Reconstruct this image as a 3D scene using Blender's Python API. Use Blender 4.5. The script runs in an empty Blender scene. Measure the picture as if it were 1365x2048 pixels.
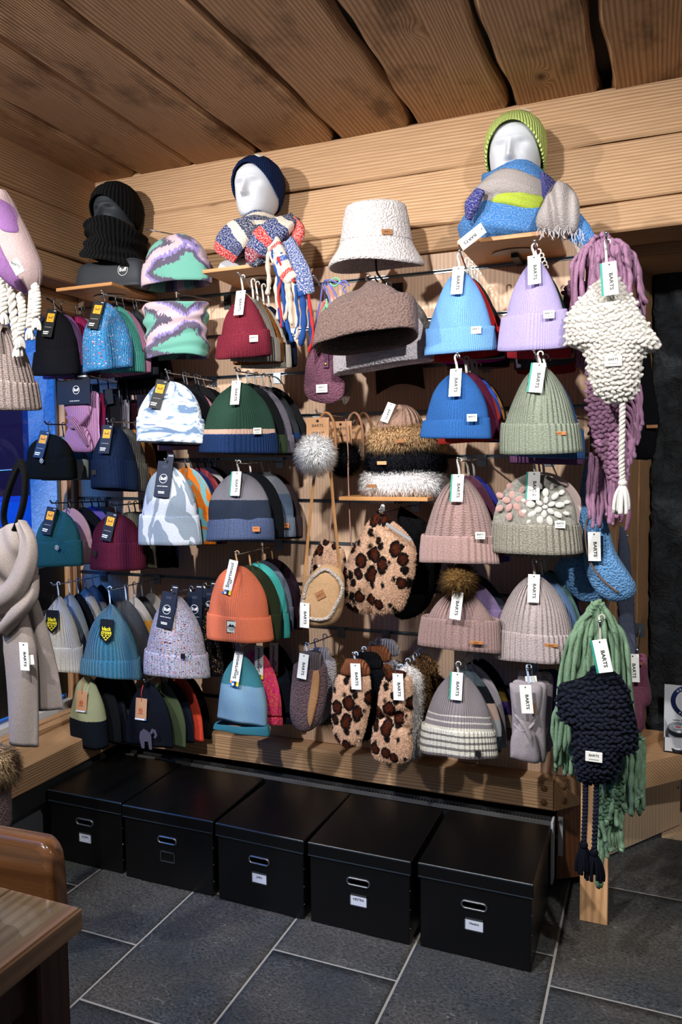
import bpy, math, random
import numpy as np
from mathutils import Vector, Matrix

SC = bpy.context.scene
COL = SC.collection
rng = np.random.default_rng(7)
random.seed(7)

# ------------------------------------------------------------------ camera
FPX, CX, CY = 1539.6, 682.5, 1024.0            # focal length in pixels of the 1365 x 2048 frame
YAW, PITCH, ROLL = 0.38689, 0.06549, -0.009435
CAM = np.array([0.0, 0.0, 1.5])
_F = np.array([-math.sin(YAW)*math.cos(PITCH), math.cos(YAW)*math.cos(PITCH), -math.sin(PITCH)])
_R = np.array([math.cos(YAW), math.sin(YAW), 0.0])
_U = np.cross(_R, _F)
_R, _U = math.cos(ROLL)*_R + math.sin(ROLL)*_U, -math.sin(ROLL)*_R + math.cos(ROLL)*_U
cd = bpy.data.cameras.new('camera'); cam = bpy.data.objects.new('camera', cd); COL.objects.link(cam)
cd.sensor_fit = 'HORIZONTAL'; cd.sensor_width = 36.0; cd.lens = FPX/1365*36.0
cd.clip_start = 0.02; cd.clip_end = 60
m = Matrix(((_R[0], _U[0], -_F[0], CAM[0]), (_R[1], _U[1], -_F[1], CAM[1]), (_R[2], _U[2], -_F[2], CAM[2]), (0, 0, 0, 1)))
cam.matrix_world = m
SC.camera = cam

# ------------------------------------------------------------------ world, exposure, lights
SC.view_settings.view_transform = 'Standard'
SC.view_settings.look = 'None'
SC.view_settings.exposure = 0.0
SC.view_settings.gamma = 1.0
SC.view_settings.use_curve_mapping = False
SC.cycles.use_denoising = True
SC.cycles.max_bounces = 6
SC.cycles.sample_clamp_indirect = 4.0
w = bpy.data.worlds.new('world'); SC.world = w; w.use_nodes = True
w.node_tree.nodes['Background'].inputs[0].default_value = (0.80, 0.88, 1.0, 1)
w.node_tree.nodes['Background'].inputs[1].default_value = 0.10

def lamp(kind, name, loc, aim, power, color=(1, 1, 1), **k):
    d = bpy.data.lights.new(name, kind); d.energy = power; d.color = color
    for a, b in k.items(): setattr(d, a, b)
    o = bpy.data.objects.new(name, d); COL.objects.link(o); o.location = loc
    o.rotation_euler = (Vector(aim) - Vector(loc)).to_track_quat('-Z', 'Y').to_euler()
    return o
lamp('SPOT', 'track_spot', (-2.05, 0.55, 2.62), (-1.50, 2.74, 1.36), 200, (1.0, 0.985, 0.96), spot_size=1.75, spot_blend=0.85, shadow_soft_size=0.035)
lamp('SPOT', 'track_spot', (-0.85, 0.60, 2.62), (-0.80, 2.74, 1.25), 180, (1.0, 0.985, 0.96), spot_size=1.75, spot_blend=0.85, shadow_soft_size=0.035)
lamp('SPOT', 'track_spot', (0.55, 0.70, 2.62), (-0.15, 2.74, 1.02), 140, (1.0, 0.985, 0.96), spot_size=1.7, spot_blend=0.85, shadow_soft_size=0.035)
lamp('SPOT', 'track_spot', (-2.0, -0.55, 2.62), (-1.15, 0.95, 0.75), 120, (1.0, 0.985, 0.96), spot_size=0.8, spot_blend=0.8, shadow_soft_size=0.035)
lamp('AREA', 'evening_sky_light', (-5.2, 0.6, 4.2), (-2.7, 2.7, 1.2), 300, (0.02, 0.26, 1.0), shape='RECTANGLE', size=2.5, size_y=2.5)

lamp('AREA', 'evening_sky_light', (-5.5, 6.0, 5.5), (-9.0, 8.0, 1.2), 500, (0.05, 0.22, 1.0), shape='RECTANGLE', size=3.0, size_y=3.0)

# ------------------------------------------------------------------ pixel <-> world helpers
def _ray(u, v): return _F + _R*((u-CX)/FPX) + _U*((CY-v)/FPX)
def PY(u, v, y): d = _ray(u, v); return CAM + d*(y/d[1])
def PZ(u, v, z): d = _ray(u, v); return CAM + d*((z-CAM[2])/d[2])
def PX(u, v, x): d = _ray(u, v); return CAM + d*(x/d[0])

# ------------------------------------------------------------------ objects
def tag(o, label=None, cat=None, group=None, kind=None):
    if label: o['label'] = label
    if cat: o['category'] = cat
    if group: o['group'] = group
    if kind: o['kind'] = kind
    return o
def T(name, label, cat, loc=(0, 0, 0), rot=(0, 0, 0), group=None, kind=None):
    o = bpy.data.objects.new(name, None); COL.objects.link(o)
    o.empty_display_size = 0.02
    o.location = loc; o.rotation_euler = rot
    return tag(o, label, cat, group, kind)
def link(name, me, parent=None, loc=None, rot=None, scale=None):
    o = bpy.data.objects.new(name, me); COL.objects.link(o)
    if parent is not None: o.parent = parent
    if loc is not None: o.location = loc
    if rot is not None: o.rotation_euler = rot
    if scale is not None: o.scale = scale
    return o
def mesh(name, V, F, mat=None, uv=None, smooth=True):
    me = bpy.data.meshes.new(name)
    V = np.asarray(V, float)
    me.from_pydata(V.tolist(), [], F if isinstance(F, list) else np.asarray(F).tolist())
    if uv is not None:
        uv = np.asarray(uv, float)
        L = me.uv_layers.new(name='uv')
        idx = np.empty(len(me.loops), dtype=np.int32); me.loops.foreach_get('vertex_index', idx)
        L.data.foreach_set('uv', uv[idx].ravel())
    if smooth: me.polygons.foreach_set('use_smooth', [True]*len(me.polygons))
    if mat: me.materials.append(mat)
    me.update()
    return me
def M(name, V, F, mat, parent=None, loc=None, rot=None, uv=None, smooth=True):
    return link(name, mesh(name, V, F, mat, uv, smooth), parent, loc, rot)

def gridfaces(nv, nu, off=0, flip=False):
    a = (np.arange(nv-1)[:, None]*nu + np.arange(nu-1)[None, :]).ravel() + off
    f = np.stack([a, a+1, a+nu+1, a+nu], 1)
    return f[:, ::-1] if flip else f
def G(P, uv=None, flip=False):
    nv, nu = P.shape[:2]
    return P.reshape(-1, 3), gridfaces(nv, nu, 0, flip), (None if uv is None else uv.reshape(-1, 2))
class MB:
    """collects pieces into one mesh"""
    def __init__(s): s.V = []; s.F = []; s.U = []; s.n = 0
    def add(s, V, F, U=None):
        V = np.asarray(V, float)
        s.V.append(V); s.F += [[int(i)+s.n for i in f] for f in F]
        s.U.append(np.zeros((len(V), 2)) if U is None else np.asarray(U, float)); s.n += len(V); return s
    def box(s, lo, hi, bev=0.0):
        lo = np.minimum(lo, hi); hi2 = np.maximum(lo, hi); V, F = boxvf(lo, hi2, bev); return s.add(V, F, V[:, [0, 2]])
    def tube(s, path, r, n=8, flat=1.0, cap=True):
        V, F, U = tubevf(path, r, n, flat, cap); return s.add(V, F, U)
    def obj(s, name, mat, parent=None, loc=None, rot=None, smooth=True):
        return M(name, np.concatenate(s.V), s.F, mat, parent, loc, rot, np.concatenate(s.U), smooth)
    def mesh(s, name, mat, smooth=True):
        return mesh(name, np.concatenate(s.V), s.F, mat, np.concatenate(s.U), smooth)
def boxvf(lo, hi, b=0.0):
    lo = np.array(lo, float); hi = np.array(hi, float)
    if b <= 0:
        V = np.array([[x, y, z] for x in (lo[0], hi[0]) for y in (lo[1], hi[1]) for z in (lo[2], hi[2])])
        F = [[0, 1, 3, 2], [4, 6, 7, 5], [0, 4, 5, 1], [2, 3, 7, 6], [0, 2, 6, 4], [1, 5, 7, 3]]
        return V, F
    b = min(b, 0.45*float((hi-lo).min()))
    V = []; id = {}
    for i in range(8):
        s = [(i >> k) & 1 for k in range(3)]
        for ax in range(3):
            p = [0, 0, 0]
            for k in range(3):
                e = hi[k] if s[k] else lo[k]
                p[k] = e if k == ax else (e-b if s[k] else e+b)
            id[(i, ax)] = len(V); V.append(p)
    F = []
    for ax in range(3):
        o = [k for k in range(3) if k != ax]
        for s in (0, 1):
            q = []
            for (a, c) in ((0, 0), (1, 0), (1, 1), (0, 1)):
                q.append(id[((s << ax) | (a << o[0]) | (c << o[1]), ax)])
            if (s == 1) != (ax == 1): F.append(q)
            else: F.append(q[::-1])
    for ax in range(3):
        o = [k for k in range(3) if k != ax]
        for a in (0, 1):
            for c in (0, 1):
                i0 = (a << o[0]) | (c << o[1]); i1 = i0 | (1 << ax)
                q = [id[(i0, o[0])], id[(i1, o[0])], id[(i1, o[1])], id[(i0, o[1])]]
                F.append(q)
    for i in range(8): F.append([id[(i, 0)], id[(i, 1)], id[(i, 2)]])
    return np.array(V, float), F
def box(name, lo, hi, mat, parent=None, bev=0.0, loc=None, rot=None):
    b = MB(); b.box(lo, hi, bev); return b.obj(name, mat, parent, loc, rot, smooth=False)
def tubevf(path, r, n=8, flat=1.0, cap=True):
    P = np.asarray(path, float); k = len(P)
    r = np.full(k, r, float) if np.isscalar(r) else np.asarray(r, float)
    t = np.gradient(P, axis=0); t /= np.linalg.norm(t, axis=1)[:, None] + 1e-12
    ref = np.array([0, 0, 1.0]) if abs(t[0, 2]) < 0.9 else np.array([0, 1.0, 0])
    a = np.cross(t[0], ref); a /= np.linalg.norm(a)
    ang = np.arange(n+1)/n*2*math.pi; Vs = []; d = 0; us = []
    for i in range(k):
        a = a - t[i]*(a@t[i]); a /= np.linalg.norm(a)+1e-12; b = np.cross(t[i], a)
        Vs.append(P[i] + r[i]*(np.cos(ang)[:, None]*a + flat*np.sin(ang)[:, None]*b))
        if i: d += np.linalg.norm(P[i]-P[i-1])
        us.append(np.stack([ang*r.max(), np.full(n+1, d)], 1))
    V = np.concatenate(Vs); U = np.concatenate(us)
    F = gridfaces(k, n+1).tolist()
    if cap: F += [list(range(n))[::-1], [(k-1)*(n+1)+j for j in range(n)]]
    return V, F, U
def smooth_path(pts, n=24):
    """Catmull-Rom through the points"""
    P = np.asarray(pts, float); P = np.vstack([2*P[0]-P[1], P, 2*P[-1]-P[-2]])
    out = []; m = len(P)-3; per = max(2, n//m)
    for i in range(m):
        p0, p1, p2, p3 = P[i:i+4]
        for t in np.linspace(0, 1, per, endpoint=False):
            out.append(0.5*((2*p1)+(-p0+p2)*t+(2*p0-5*p1+4*p2-p3)*t*t+(-p0+3*p1-3*p2+p3)*t**3))
    out.append(P[-2]); return np.array(out)
def sphere_vf(c, r, nu=16, nv=10):
    th = np.linspace(0, 2*math.pi, nu+1); ph = np.linspace(-math.pi/2, math.pi/2, nv)
    r = np.ones(3)*r
    P = np.stack([c[0]+r[0]*np.cos(ph)[:, None]*np.cos(th), c[1]+r[1]*np.cos(ph)[:, None]*np.sin(th), c[2]+r[2]*np.sin(ph)[:, None]*np.ones_like(th)], -1)
    U = np.stack(np.broadcast_arrays(th[None]*r[0], ph[:, None]*r[2]), -1)
    return G(P, U)

# ------------------------------------------------------------------ lettering
_tc = {}
def textmesh(s, size, mat, bold=0.0, vertical=False, sx=1.0):
    key = (s, size, mat.name, bold, vertical, sx)
    if key in _tc: return _tc[key]
    c = bpy.data.curves.new('lettering', 'FONT'); c.body = s; c.size = size; c.align_x = 'CENTER'; c.align_y = 'CENTER'
    c.offset = bold*size; c.resolution_u = 2
    o = bpy.data.objects.new('t', c)
    me0 = bpy.data.meshes.new_from_object(o)
    V = np.empty(len(me0.vertices)*3); me0.vertices.foreach_get('co', V); V = V.reshape(-1, 3)
    F = [list(p.vertices) for p in me0.polygons]
    x, y = V[:, 0]*sx, V[:, 1]
    W = np.stack([y, np.zeros_like(x), -x], 1) if vertical else np.stack([x, np.zeros_like(x), y], 1)
    me = mesh('lettering', W, F, mat, smooth=False)
    bpy.data.objects.remove(o); bpy.data.meshes.remove(me0); bpy.data.curves.remove(c)
    _tc[key] = me; return me
def text(s, size, mat, parent, loc, bold=0.0, vertical=False, rot=None, sx=1.0):
    return link('lettering', textmesh(s, size, mat, bold, vertical, sx), parent, loc, rot)
def ring_vf(R, r, n=28, h=0.0003):
    a = np.linspace(0, 2*math.pi, n+1)
    P = np.stack([np.stack([np.cos(a)*q, np.full_like(a, -h), np.sin(a)*q], -1) for q in (R, r)])
    return G(P)
# ------------------------------------------------------------------ materials
def lin(c):
    if isinstance(c, str):
        c = c.lstrip('#'); c = ''.join(q*2 for q in c) if len(c) == 3 else c; c = [int(c[i:i+2], 16)/255 for i in (0, 2, 4)]
    return tuple((x/12.92 if x <= 0.04045 else ((x+0.055)/1.055)**2.4) for x in c[:3]) + (1.0,)
def soft(c, k=0.13):
    c = lin(c); l = 0.25*c[0]+0.6*c[1]+0.15*c[2]; return tuple(x*(1-k)+k*l for x in c[:3])+(1.0,)
class MT:
    def __init__(s, name):
        s.m = bpy.data.materials.new(name); s.m.use_nodes = True; s.t = s.m.node_tree
        s.t.nodes.clear(); s.out = s.n('OutputMaterial'); s.b = s.n('BsdfPrincipled')
        s.t.links.new(s.b.outputs[0], s.out.inputs[0])
    def n(s, t, **k):
        x = s.t.nodes.new('ShaderNode'+t)
        for a, b in k.items(): setattr(x, a, b)
        return x
    def set(s, sock, v):
        if isinstance(v, bpy.types.NodeSocket): s.t.links.new(v, sock)
        elif isinstance(v, str): sock.default_value = lin(v)
        else: sock.default_value = v
    def uv(s): return s.n('TexCoord').outputs['UV']
    def obj(s): return s.n('TexCoord').outputs['Object']
    def rnd(s): return s.n('ObjectInfo').outputs['Random']
    def map(s, v, scale=(1, 1, 1), loc=(0, 0, 0), rot=(0, 0, 0)):
        x = s.n('Mapping'); s.set(x.inputs[0], v); s.set(x.inputs[1], loc); s.set(x.inputs[2], rot); s.set(x.inputs[3], scale); return x.outputs[0]
    def noise(s, v, scale, detail=2, rough=0.5, out=0, dist=0.0):
        x = s.n('TexNoise'); s.set(x.inputs['Vector'], v); s.set(x.inputs['Scale'], scale); s.set(x.inputs['Detail'], detail); s.set(x.inputs['Roughness'], rough); s.set(x.inputs['Distortion'], dist); return x.outputs[out]
    def vor(s, v, scale, feature='F1', out='Distance', rand=1.0, smooth=None):
        x = s.n('TexVoronoi', feature=feature); s.set(x.inputs['Vector'], v); s.set(x.inputs['Scale'], scale); s.set(x.inputs['Randomness'], rand)
        if smooth is not None: s.set(x.inputs['Smoothness'], smooth)
        return x.outputs[out]
    def math(s, op, a, b=0.0, c=0.0):
        x = s.n('Math', operation=op); s.set(x.inputs[0], a); s.set(x.inputs[1], b); s.set(x.inputs[2], c); return x.outputs[0]
    def vmath(s, op, a, b=(0, 0, 0)):
        x = s.n('VectorMath', operation=op); s.set(x.inputs[0], a); s.set(x.inputs[1], b); return x.outputs[0]
    def xyz(s, v): x = s.n('SeparateXYZ'); s.set(x.inputs[0], v); return x.outputs
    def comb(s, a, b, c=0.0): x = s.n('CombineXYZ'); s.set(x.inputs[0], a); s.set(x.inputs[1], b); s.set(x.inputs[2], c); return x.outputs[0]
    def ramp(s, f, pts, const=False):
        x = s.n('ValToRGB'); s.set(x.inputs[0], f); r = x.color_ramp
        if const: r.interpolation = 'CONSTANT'
        while len(r.elements) < len(pts): r.elements.new(0.5)
        for e, (p, c) in zip(r.elements, pts): e.position = p; e.color = lin(c) if isinstance(c, str) else ((c, c, c, 1) if np.isscalar(c) else c)
        return x.outputs[0]
    def mix(s, f, a, b, mode='MIX'):
        x = s.n('Mix', data_type='RGBA', blend_type=mode); s.set(x.inputs[0], f); s.set(x.inputs[6], a); s.set(x.inputs[7], b); return x.outputs[2]
    def bump(s, h, strength=0.5, dist=0.002, normal=None):
        x = s.n('Bump'); s.set(x.inputs['Height'], h); s.set(x.inputs['Strength'], strength); s.set(x.inputs['Distance'], dist)
        if normal: s.set(x.inputs['Normal'], normal)
        return x.outputs[0]
    def fin(s, color, rough=0.7, normal=None, metal=0.0, spec=0.5, **k):
        s.set(s.b.inputs['Base Color'], color); s.set(s.b.inputs['Roughness'], rough); s.set(s.b.inputs['Metallic'], metal)
        s.set(s.b.inputs['Specular IOR Level'], spec)
        if normal is not None: s.set(s.b.inputs['Normal'], normal)
        for a, b in k.items(): s.set(s.b.inputs[a.replace('_', ' ')], b)
        return s.m
_mc = {}
def cached(f):
    def g(*a, **k):
        key = (f.__name__, a, tuple(sorted(k.items())))
        if key not in _mc: _mc[key] = f(*a, **k)
        return _mc[key]
    return g
@cached
def plain(c, rough=0.6, metal=0.0, spec=0.5):
    return MT('plain').fin(lin(c), rough, None, metal, spec)

def _rib(s, uv, ribs, stitch):
    X, Y, _ = s.xyz(uv)
    ph = s.math('MULTIPLY', X, ribs*2*math.pi)
    rib = s.math('SINE', ph)
    fr = s.math('ABSOLUTE', s.math('SUBTRACT', s.math('FRACT', s.math('MULTIPLY', X, ribs)), 0.5))
    st = s.math('SINE', s.math('ADD', s.math('MULTIPLY', Y, stitch*2*math.pi), s.math('MULTIPLY', fr, 7.0)))
    return s.math('ADD', s.math('MULTIPLY', rib, 0.95), s.math('MULTIPLY', st, 0.09))
@cached
def knit(c, c2=None, ribs=190.0, stitch=260.0, heather=0.35, bump=0.7, scale=420.0, fuzz=0.0, pat=None, pc=()):
    """knitted cloth: ribs run up the piece, UVs are in metres"""
    s = MT('knit'); uv = s.uv()
    h = _rib(s, uv, ribs, stitch)
    n = s.noise(s.map(uv, (1, 0.55, 1)), scale, 2, 0.7)
    h2 = s.math('ADD', h, s.math('MULTIPLY', n, 1.2))
    base = soft(c)
    if c2 is None:
        d = tuple(x*0.62 for x in base[:3])+(1,); l = tuple(min(1, x*1.18+0.004) for x in base[:3])+(1,)
        f = s.math('MULTIPLY', n, heather*2)
        col = s.mix(s.ramp(n, [(0.35, 0.0), (0.65, 1.0)]), s.mix(heather, base, d), s.mix(heather, base, l))
    else:
        f = s.ramp(n, [(0.5-0.2*(1-heather), 0.0), (0.5+0.2*(1-heather)+0.02, 1.0)])
        col = s.mix(f, base, soft(c2))
    if pat == 'bands':       # pc: (height, colour) from the hem up, hard edges
        Y = s.math('ADD', s.xyz(uv)[1], s.math('MULTIPLY', s.math('SUBTRACT', n, 0.5), 0.006))
        colr = s.ramp(s.math('MULTIPLY', Y, 4.0), [(max(0, p*4.0), q) for p, q in pc], True)
        dk = s.mix(heather*0.8, (1, 1, 1, 1), (0.45, 0.45, 0.45, 1))
        col = s.mix(1.0, colr, s.mix(n, dk, (1.25, 1.25, 1.25, 1)), 'MULTIPLY')
    if pat == 'specks':
        v = s.vor(uv, 340.0, out='Color'); r = s.xyz(v)[0]
        sp = s.ramp(r, [(i/len(pc)*0.999, q) for i, q in enumerate(pc)], True)
        msk = s.math('GREATER_THAN', s.xyz(v)[1], 0.82)
        col = s.mix(msk, col, sp)
    nrm = s.bump(h2, bump, max(0.0012, min(0.0042, 0.32/ribs)))
    return s.fin(col, 0.95, nrm, 0, 0.10, Sheen_Weight=fuzz*0.4, Sheen_Roughness=0.5)
@cached
def patch_knit(colors, scale=14.0, stretch=(1.0, 0.55, 1.0), dist=1.2, heather=0.3, grain=500.0, seed=0.0, contrast=()):
    """large irregular patches (camouflage, marble, brush-stroke prints)"""
    s = MT('printed_knit'); uv = s.uv()
    n = s.noise(s.map(uv, stretch, (seed, seed*0.7, seed)), scale, 2, 0.45, 0, dist)
    cuts = contrast or [0.5 + 0.13*(i-(len(colors)-1)/2)/max(1, (len(colors)-1)/2)*1.0 for i in range(len(colors))]
    col = s.ramp(n, [(0.0 if i == 0 else cuts[i], q) for i, q in enumerate(colors)], True)
    g = s.noise(s.map(uv, (0.35, 1, 1)), grain, 1, 0.5)
    col = s.mix(heather, col, s.mix(1.0, col, s.ramp(g, [(0.3, 0.35), (0.7, 1.0)]), 'MULTIPLY'))
    return s.fin(col, 0.9, s.bump(g, 0.25, 0.001), 0, 0.1)
@cached
def plush(c, c2, scale=130.0, bump=1.0, dist=0.006):
    """sherpa / boucle pile"""
    s = MT('plush'); uv = s.uv()
    o = s.obj()
    v = s.vor(o, scale, 'SMOOTH_F1', smooth=0.6)
    n = s.noise(o, scale*1.3, 3, 0.65)
    h = s.math('ADD', s.math('MULTIPLY', v, -1.0), s.math('MULTIPLY', n, 0.7))
    col = s.mix(s.ramp(n, [(0.32, 0.0), (0.68, 1.0)]), lin(c2), lin(c))
    return s.fin(col, 0.95, s.bump(h, bump, dist), 0, 0.1, Sheen_Weight=0.08)
@cached
def felt(c, c2=None, scale=300.0, spec=0.1, bump=0.4):
    s = MT('felt'); o = s.obj(); n = s.noise(o, scale, 3, 0.7); n2 = s.noise(o, 45.0, 2)
    b = soft(c); d = soft(c2) if c2 else tuple(x*0.72 for x in b[:3])+(1,)
    col = s.mix(s.ramp(n, [(0.3, 0.0), (0.7, 1.0)]), d, b)
    return s.fin(col, 0.92, s.bump(s.math('ADD', n, n2), bump, 0.002), 0, spec)
@cached
def leopard(bg='#d9b297', scale=27.0):
    s = MT('leopard'); uv = s.uv()
    w_ = s.vmath('ADD', uv, s.vmath('SCALE', s.noise(uv, 60.0, 2, out=1)))
    sc = s.t.nodes[-1]
    # distortion of the spots
    nd = s.n('VectorMath', operation='MULTIPLY_ADD'); s.set(nd.inputs[0], s.noise(uv, 70.0, 2, 0.6, 1)); s.set(nd.inputs[1], (0.016, 0.016, 0)); s.set(nd.inputs[2], uv)
    mp = s.map(nd.outputs[0], (1.0, 0.8, 1.0))
    d = s.vor(mp, scale, rand=0.75)
    sz = s.xyz(s.vor(mp, scale, out='Color', rand=0.75))[0]
    d2 = s.math('DIVIDE', d, s.math('ADD', 0.80, s.math('MULTIPLY', sz, 0.40)))
    col = s.ramp(d2, [(0.0, '#5a2a18'), (0.30, '#4a2013'), (0.40, '#17100f'), (0.50, '#1d1513'), (0.56, bg), (1.0, bg)])
    g = s.noise(uv, 420.0, 2, 0.7)
    col = s.mix(0.25, col, s.mix(1.0, col, s.ramp(g, [(0.3, 0.5), (0.7, 1.0)]), 'MULTIPLY'))
    return s.fin(col, 0.9, s.bump(g, 0.5, 0.004), 0, 0.1)
@cached
def furmat(c, c2, tip=None):
    """uv.x random per hair, uv.y root to tip"""
    s = MT('fur'); X, Y, _ = s.xyz(s.uv())
    col = s.mix(X, lin(c), lin(c2))
    if tip: col = s.mix(s.ramp(Y, [(0.45, 0.0), (0.85, 1.0)]), col, lin(tip))
    a = s.n('Attribute'); a.attribute_name = 'rn'; vt = s.n('VectorTransform', vector_type='NORMAL', convert_from='OBJECT', convert_to='WORLD'); s.set(vt.inputs[0], a.outputs['Vector'])
    # hairs scatter light to both sides: diffuse for the lit face, translucent for the other
    s.t.nodes.remove(s.b); d = s.n('BsdfDiffuse'); t = s.n('BsdfTranslucent'); ad = s.n('AddShader')
    s.set(d.inputs['Color'], col); s.set(t.inputs['Color'], col); s.set(d.inputs['Normal'], vt.outputs[0]); s.set(t.inputs['Normal'], s.vmath('SCALE', vt.outputs[0])); s.t.nodes[-1].inputs['Scale'].default_value = -1.0
    s.t.links.new(d.outputs[0], ad.inputs[0]); s.t.links.new(t.outputs[0], ad.inputs[1]); s.t.links.new(ad.outputs[0], s.out.inputs[0]); return s.m

@cached
def wood(c_light, c_dark, axis='x', ring=55.0, rough=0.6, spec=0.3, knots=True, coat=0.0, bump=0.35, worn=0.0, wave=0.035, kscale=2.2, contrast=1.0, depth='y'):
    """sawn softwood; the grain runs along one axis of the object"""
    s = MT('wood'); o = s.obj(); r = s.rnd()
    ax = 'xyz'.index(axis); o = s.vmath('ADD', o, s.comb(s.math('MULTIPLY', r, 13.7), s.math('MULTIPLY', r, 7.9), s.math('MULTIPLY', r, 5.3)))
    st = [1.0, 1.0, 1.0]; st[ax] = 0.10
    so = s.map(o, tuple(st))
    x3 = s.xyz(o); cross = [i for i in range(3) if i != ax]
    warp = s.noise(so, 3.2, 2, 0.5)
    warp2 = s.noise(s.map(o, tuple(0.05 if i == ax else 1.0 for i in range(3))), 14.0, 2)
    d = s.math('ADD', x3[cross[0]], s.math('MULTIPLY', x3[cross[1]], 0.9))
    d = s.math('ADD', d, s.math('MULTIPLY', warp, wave*6)); d = s.math('ADD', d, s.math('MULTIPLY', warp2, wave*0.35))
    if knots:
        ks = [1.0, 1.0, 1.0]; ks[ax] = 0.55; ks['xyz'.index(depth)] = 0.06
        kd = s.vor(s.map(o, tuple(ks)), kscale, 'F1', rand=1.0)
        kz = s.math('POWER', 2.718, s.math('MULTIPLY', s.math('MULTIPLY', kd, kd), -160.0))
        d = s.math('ADD', d, s.math('MULTIPLY', kz, 0.075))
    ringv = s.math('ADD', s.math('MULTIPLY', s.math('SINE', s.math('MULTIPLY', d, ring*2*math.pi)), 0.5), 0.5)
    ringv = s.math('POWER', ringv, 1.6)
    fib = s.noise(s.map(o, tuple(0.03 if i == ax else 1.0 for i in range(3))), 260.0, 2, 0.6)
    tone = s.noise(s.map(o, tuple(0.25 if i == ax else 1.0 for i in range(3))), 5.0, 2)
    cl, cdk = lin(c_light), lin(c_dark)
    mid = tuple(0.5*a+0.5*b for a, b in zip(cl, cdk))
    col = s.mix(s.math('MULTIPLY', ringv, 0.62*contrast), cl, cdk)
    col = s.mix(s.math('MULTIPLY', s.ramp(fib, [(0.35, 1.0), (0.6, 0.0)]), 0.30), col, cdk)
    col = s.mix(s.math('MULTIPLY', s.ramp(tone, [(0.35, 0.0), (0.7, 1.0)]), 0.35), col, mid)
    if knots:
        core = s.ramp(kd, [(0.028, 1.0), (0.055, 0.25), (0.075, 0.0)])
        col = s.mix(s.math('MULTIPLY', core, 0.85), col, tuple(x*0.35 for x in cdk[:3])+(1,))
    if worn:
        dn = s.noise(s.map(o, tuple(0.5 if i == ax else 1.0 for i in range(3))), 7.0, 4, 0.65)
        col = s.mix(s.math('MULTIPLY', s.ramp(dn, [(0.52, 0.0), (0.7, 1.0)]), worn), col, tuple(x*0.22 for x in cdk[:3])+(1,))
    nb = s.bump(s.math('ADD', s.math('MULTIPLY', ringv, 0.6), fib), bump, 0.0025)
    return s.fin(col, rough, nb, 0, spec, Coat_Weight=coat, Coat_Roughness=0.12)
@cached
def slate():
    s = MT('slate'); o = s.obj(); r = s.rnd()
    o = s.vmath('ADD', o, s.comb(s.math('MULTIPLY', r, 31.0), s.math('MULTIPLY', r, 17.0), 0.0))
    w1 = s.n('VectorMath', operation='MULTIPLY_ADD'); s.set(w1.inputs[0], s.noise(o, 7.0, 4, 0.6, 1)); s.set(w1.inputs[1], (0.10, 0.10, 0.0)); s.set(w1.inputs[2], s.map(o, (1.0, 1.5, 1.0), (0, 0, 0), (0, 0, 0.5)))
    n = s.noise(w1.outputs[0], 2.3, 4, 0.5)
    st = s.math('SINE', s.math('MULTIPLY', n, 42.0))
    fine = s.noise(s.map(o, (1, 1.6, 1), (0, 0, 0), (0, 0, 0.5)), 95.0, 5, 0.8); big = s.noise(o, 3.0, 3)
    terr = s.math('SNAP', n, 0.045)
    col = s.mix(s.ramp(fine, [(0.4, 0.0), (0.85, 1.0)]), lin('#0d1012'), lin('#6a7277'))
    col = s.mix(s.math('MULTIPLY', s.ramp(s.noise(w1.outputs[0], 4.5, 4, 0.6), [(0.47, 0.0), (0.52, 1.0)]), 0.55), col, s.mix(fine, lin('#0b0d0f'), lin('#3a4145')))
    col = s.mix(s.ramp(big, [(0.35, 0.0), (0.65, 1.0)]), col, s.mix(s.ramp(fine, [(0.35, 0.0), (0.7, 1.0)]), lin('#14120f'), lin('#6a655f')))
    edge = s.ramp(s.math('ABSOLUTE', s.math('SUBTRACT', s.math('FRACT', s.math('DIVIDE', n, 0.045)), 0.5)), [(0.0, 1.0), (0.028, 0.0)])
    col = s.mix(s.math('MULTIPLY', s.math('MULTIPLY', edge, s.ramp(s.noise(o, 6.0, 2), [(0.42, 0.0), (0.65, 1.0)])), 0.5), col, lin('#9aa2a5'))
    h = s.math('ADD', s.math('MULTIPLY', terr, 9.0), s.math('MULTIPLY', fine, 0.35))
    return s.fin(col, s.math('ADD', 0.42, s.math('MULTIPLY', fine, 0.25)), s.bump(h, 1.0, 0.012), 0, 0.5)
@cached
def plaster(c, c2, rough=0.85, sc=14.0, dist=0.02):
    s = MT('plaster'); o = s.obj(); n = s.noise(o, sc, 6, 0.62, 0, 0.8); n2 = s.noise(o, 120.0, 3)
    col = s.mix(s.ramp(n, [(0.35, 0.0), (0.7, 1.0)]), lin(c), lin(c2))
    return s.fin(col, rough, s.bump(s.math('ADD', n, s.math('MULTIPLY', n2, 0.15)), 1.0, dist), 0, 0.4)
@cached
def glass(tint=(0.9, 0.95, 1.0), rough=0.0):
    s = MT('glass'); s.t.nodes.remove(s.b)
    tr = s.n('BsdfTransparent'); tr.inputs[0].default_value = tint + (1,)
    gl = s.n('BsdfGlossy'); gl.inputs['Roughness'].default_value = rough
    fr_ = s.n('Fresnel'); fr_.inputs[0].default_value = 1.45; fr = s.n('Math', operation='MULTIPLY'); s.set(fr.inputs[0], fr_.outputs[0]); s.set(fr.inputs[1], s.math('SUBTRACT', 1.0, s.n('NewGeometry').outputs['Backfacing']))
    mx = s.n('MixShader'); s.t.links.new(fr.outputs[0], mx.inputs[0]); s.t.links.new(tr.outputs[0], mx.inputs[1]); s.t.links.new(gl.outputs[0], mx.inputs[2])
    s.t.links.new(mx.outputs[0], s.out.inputs[0]); return s.m
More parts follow.
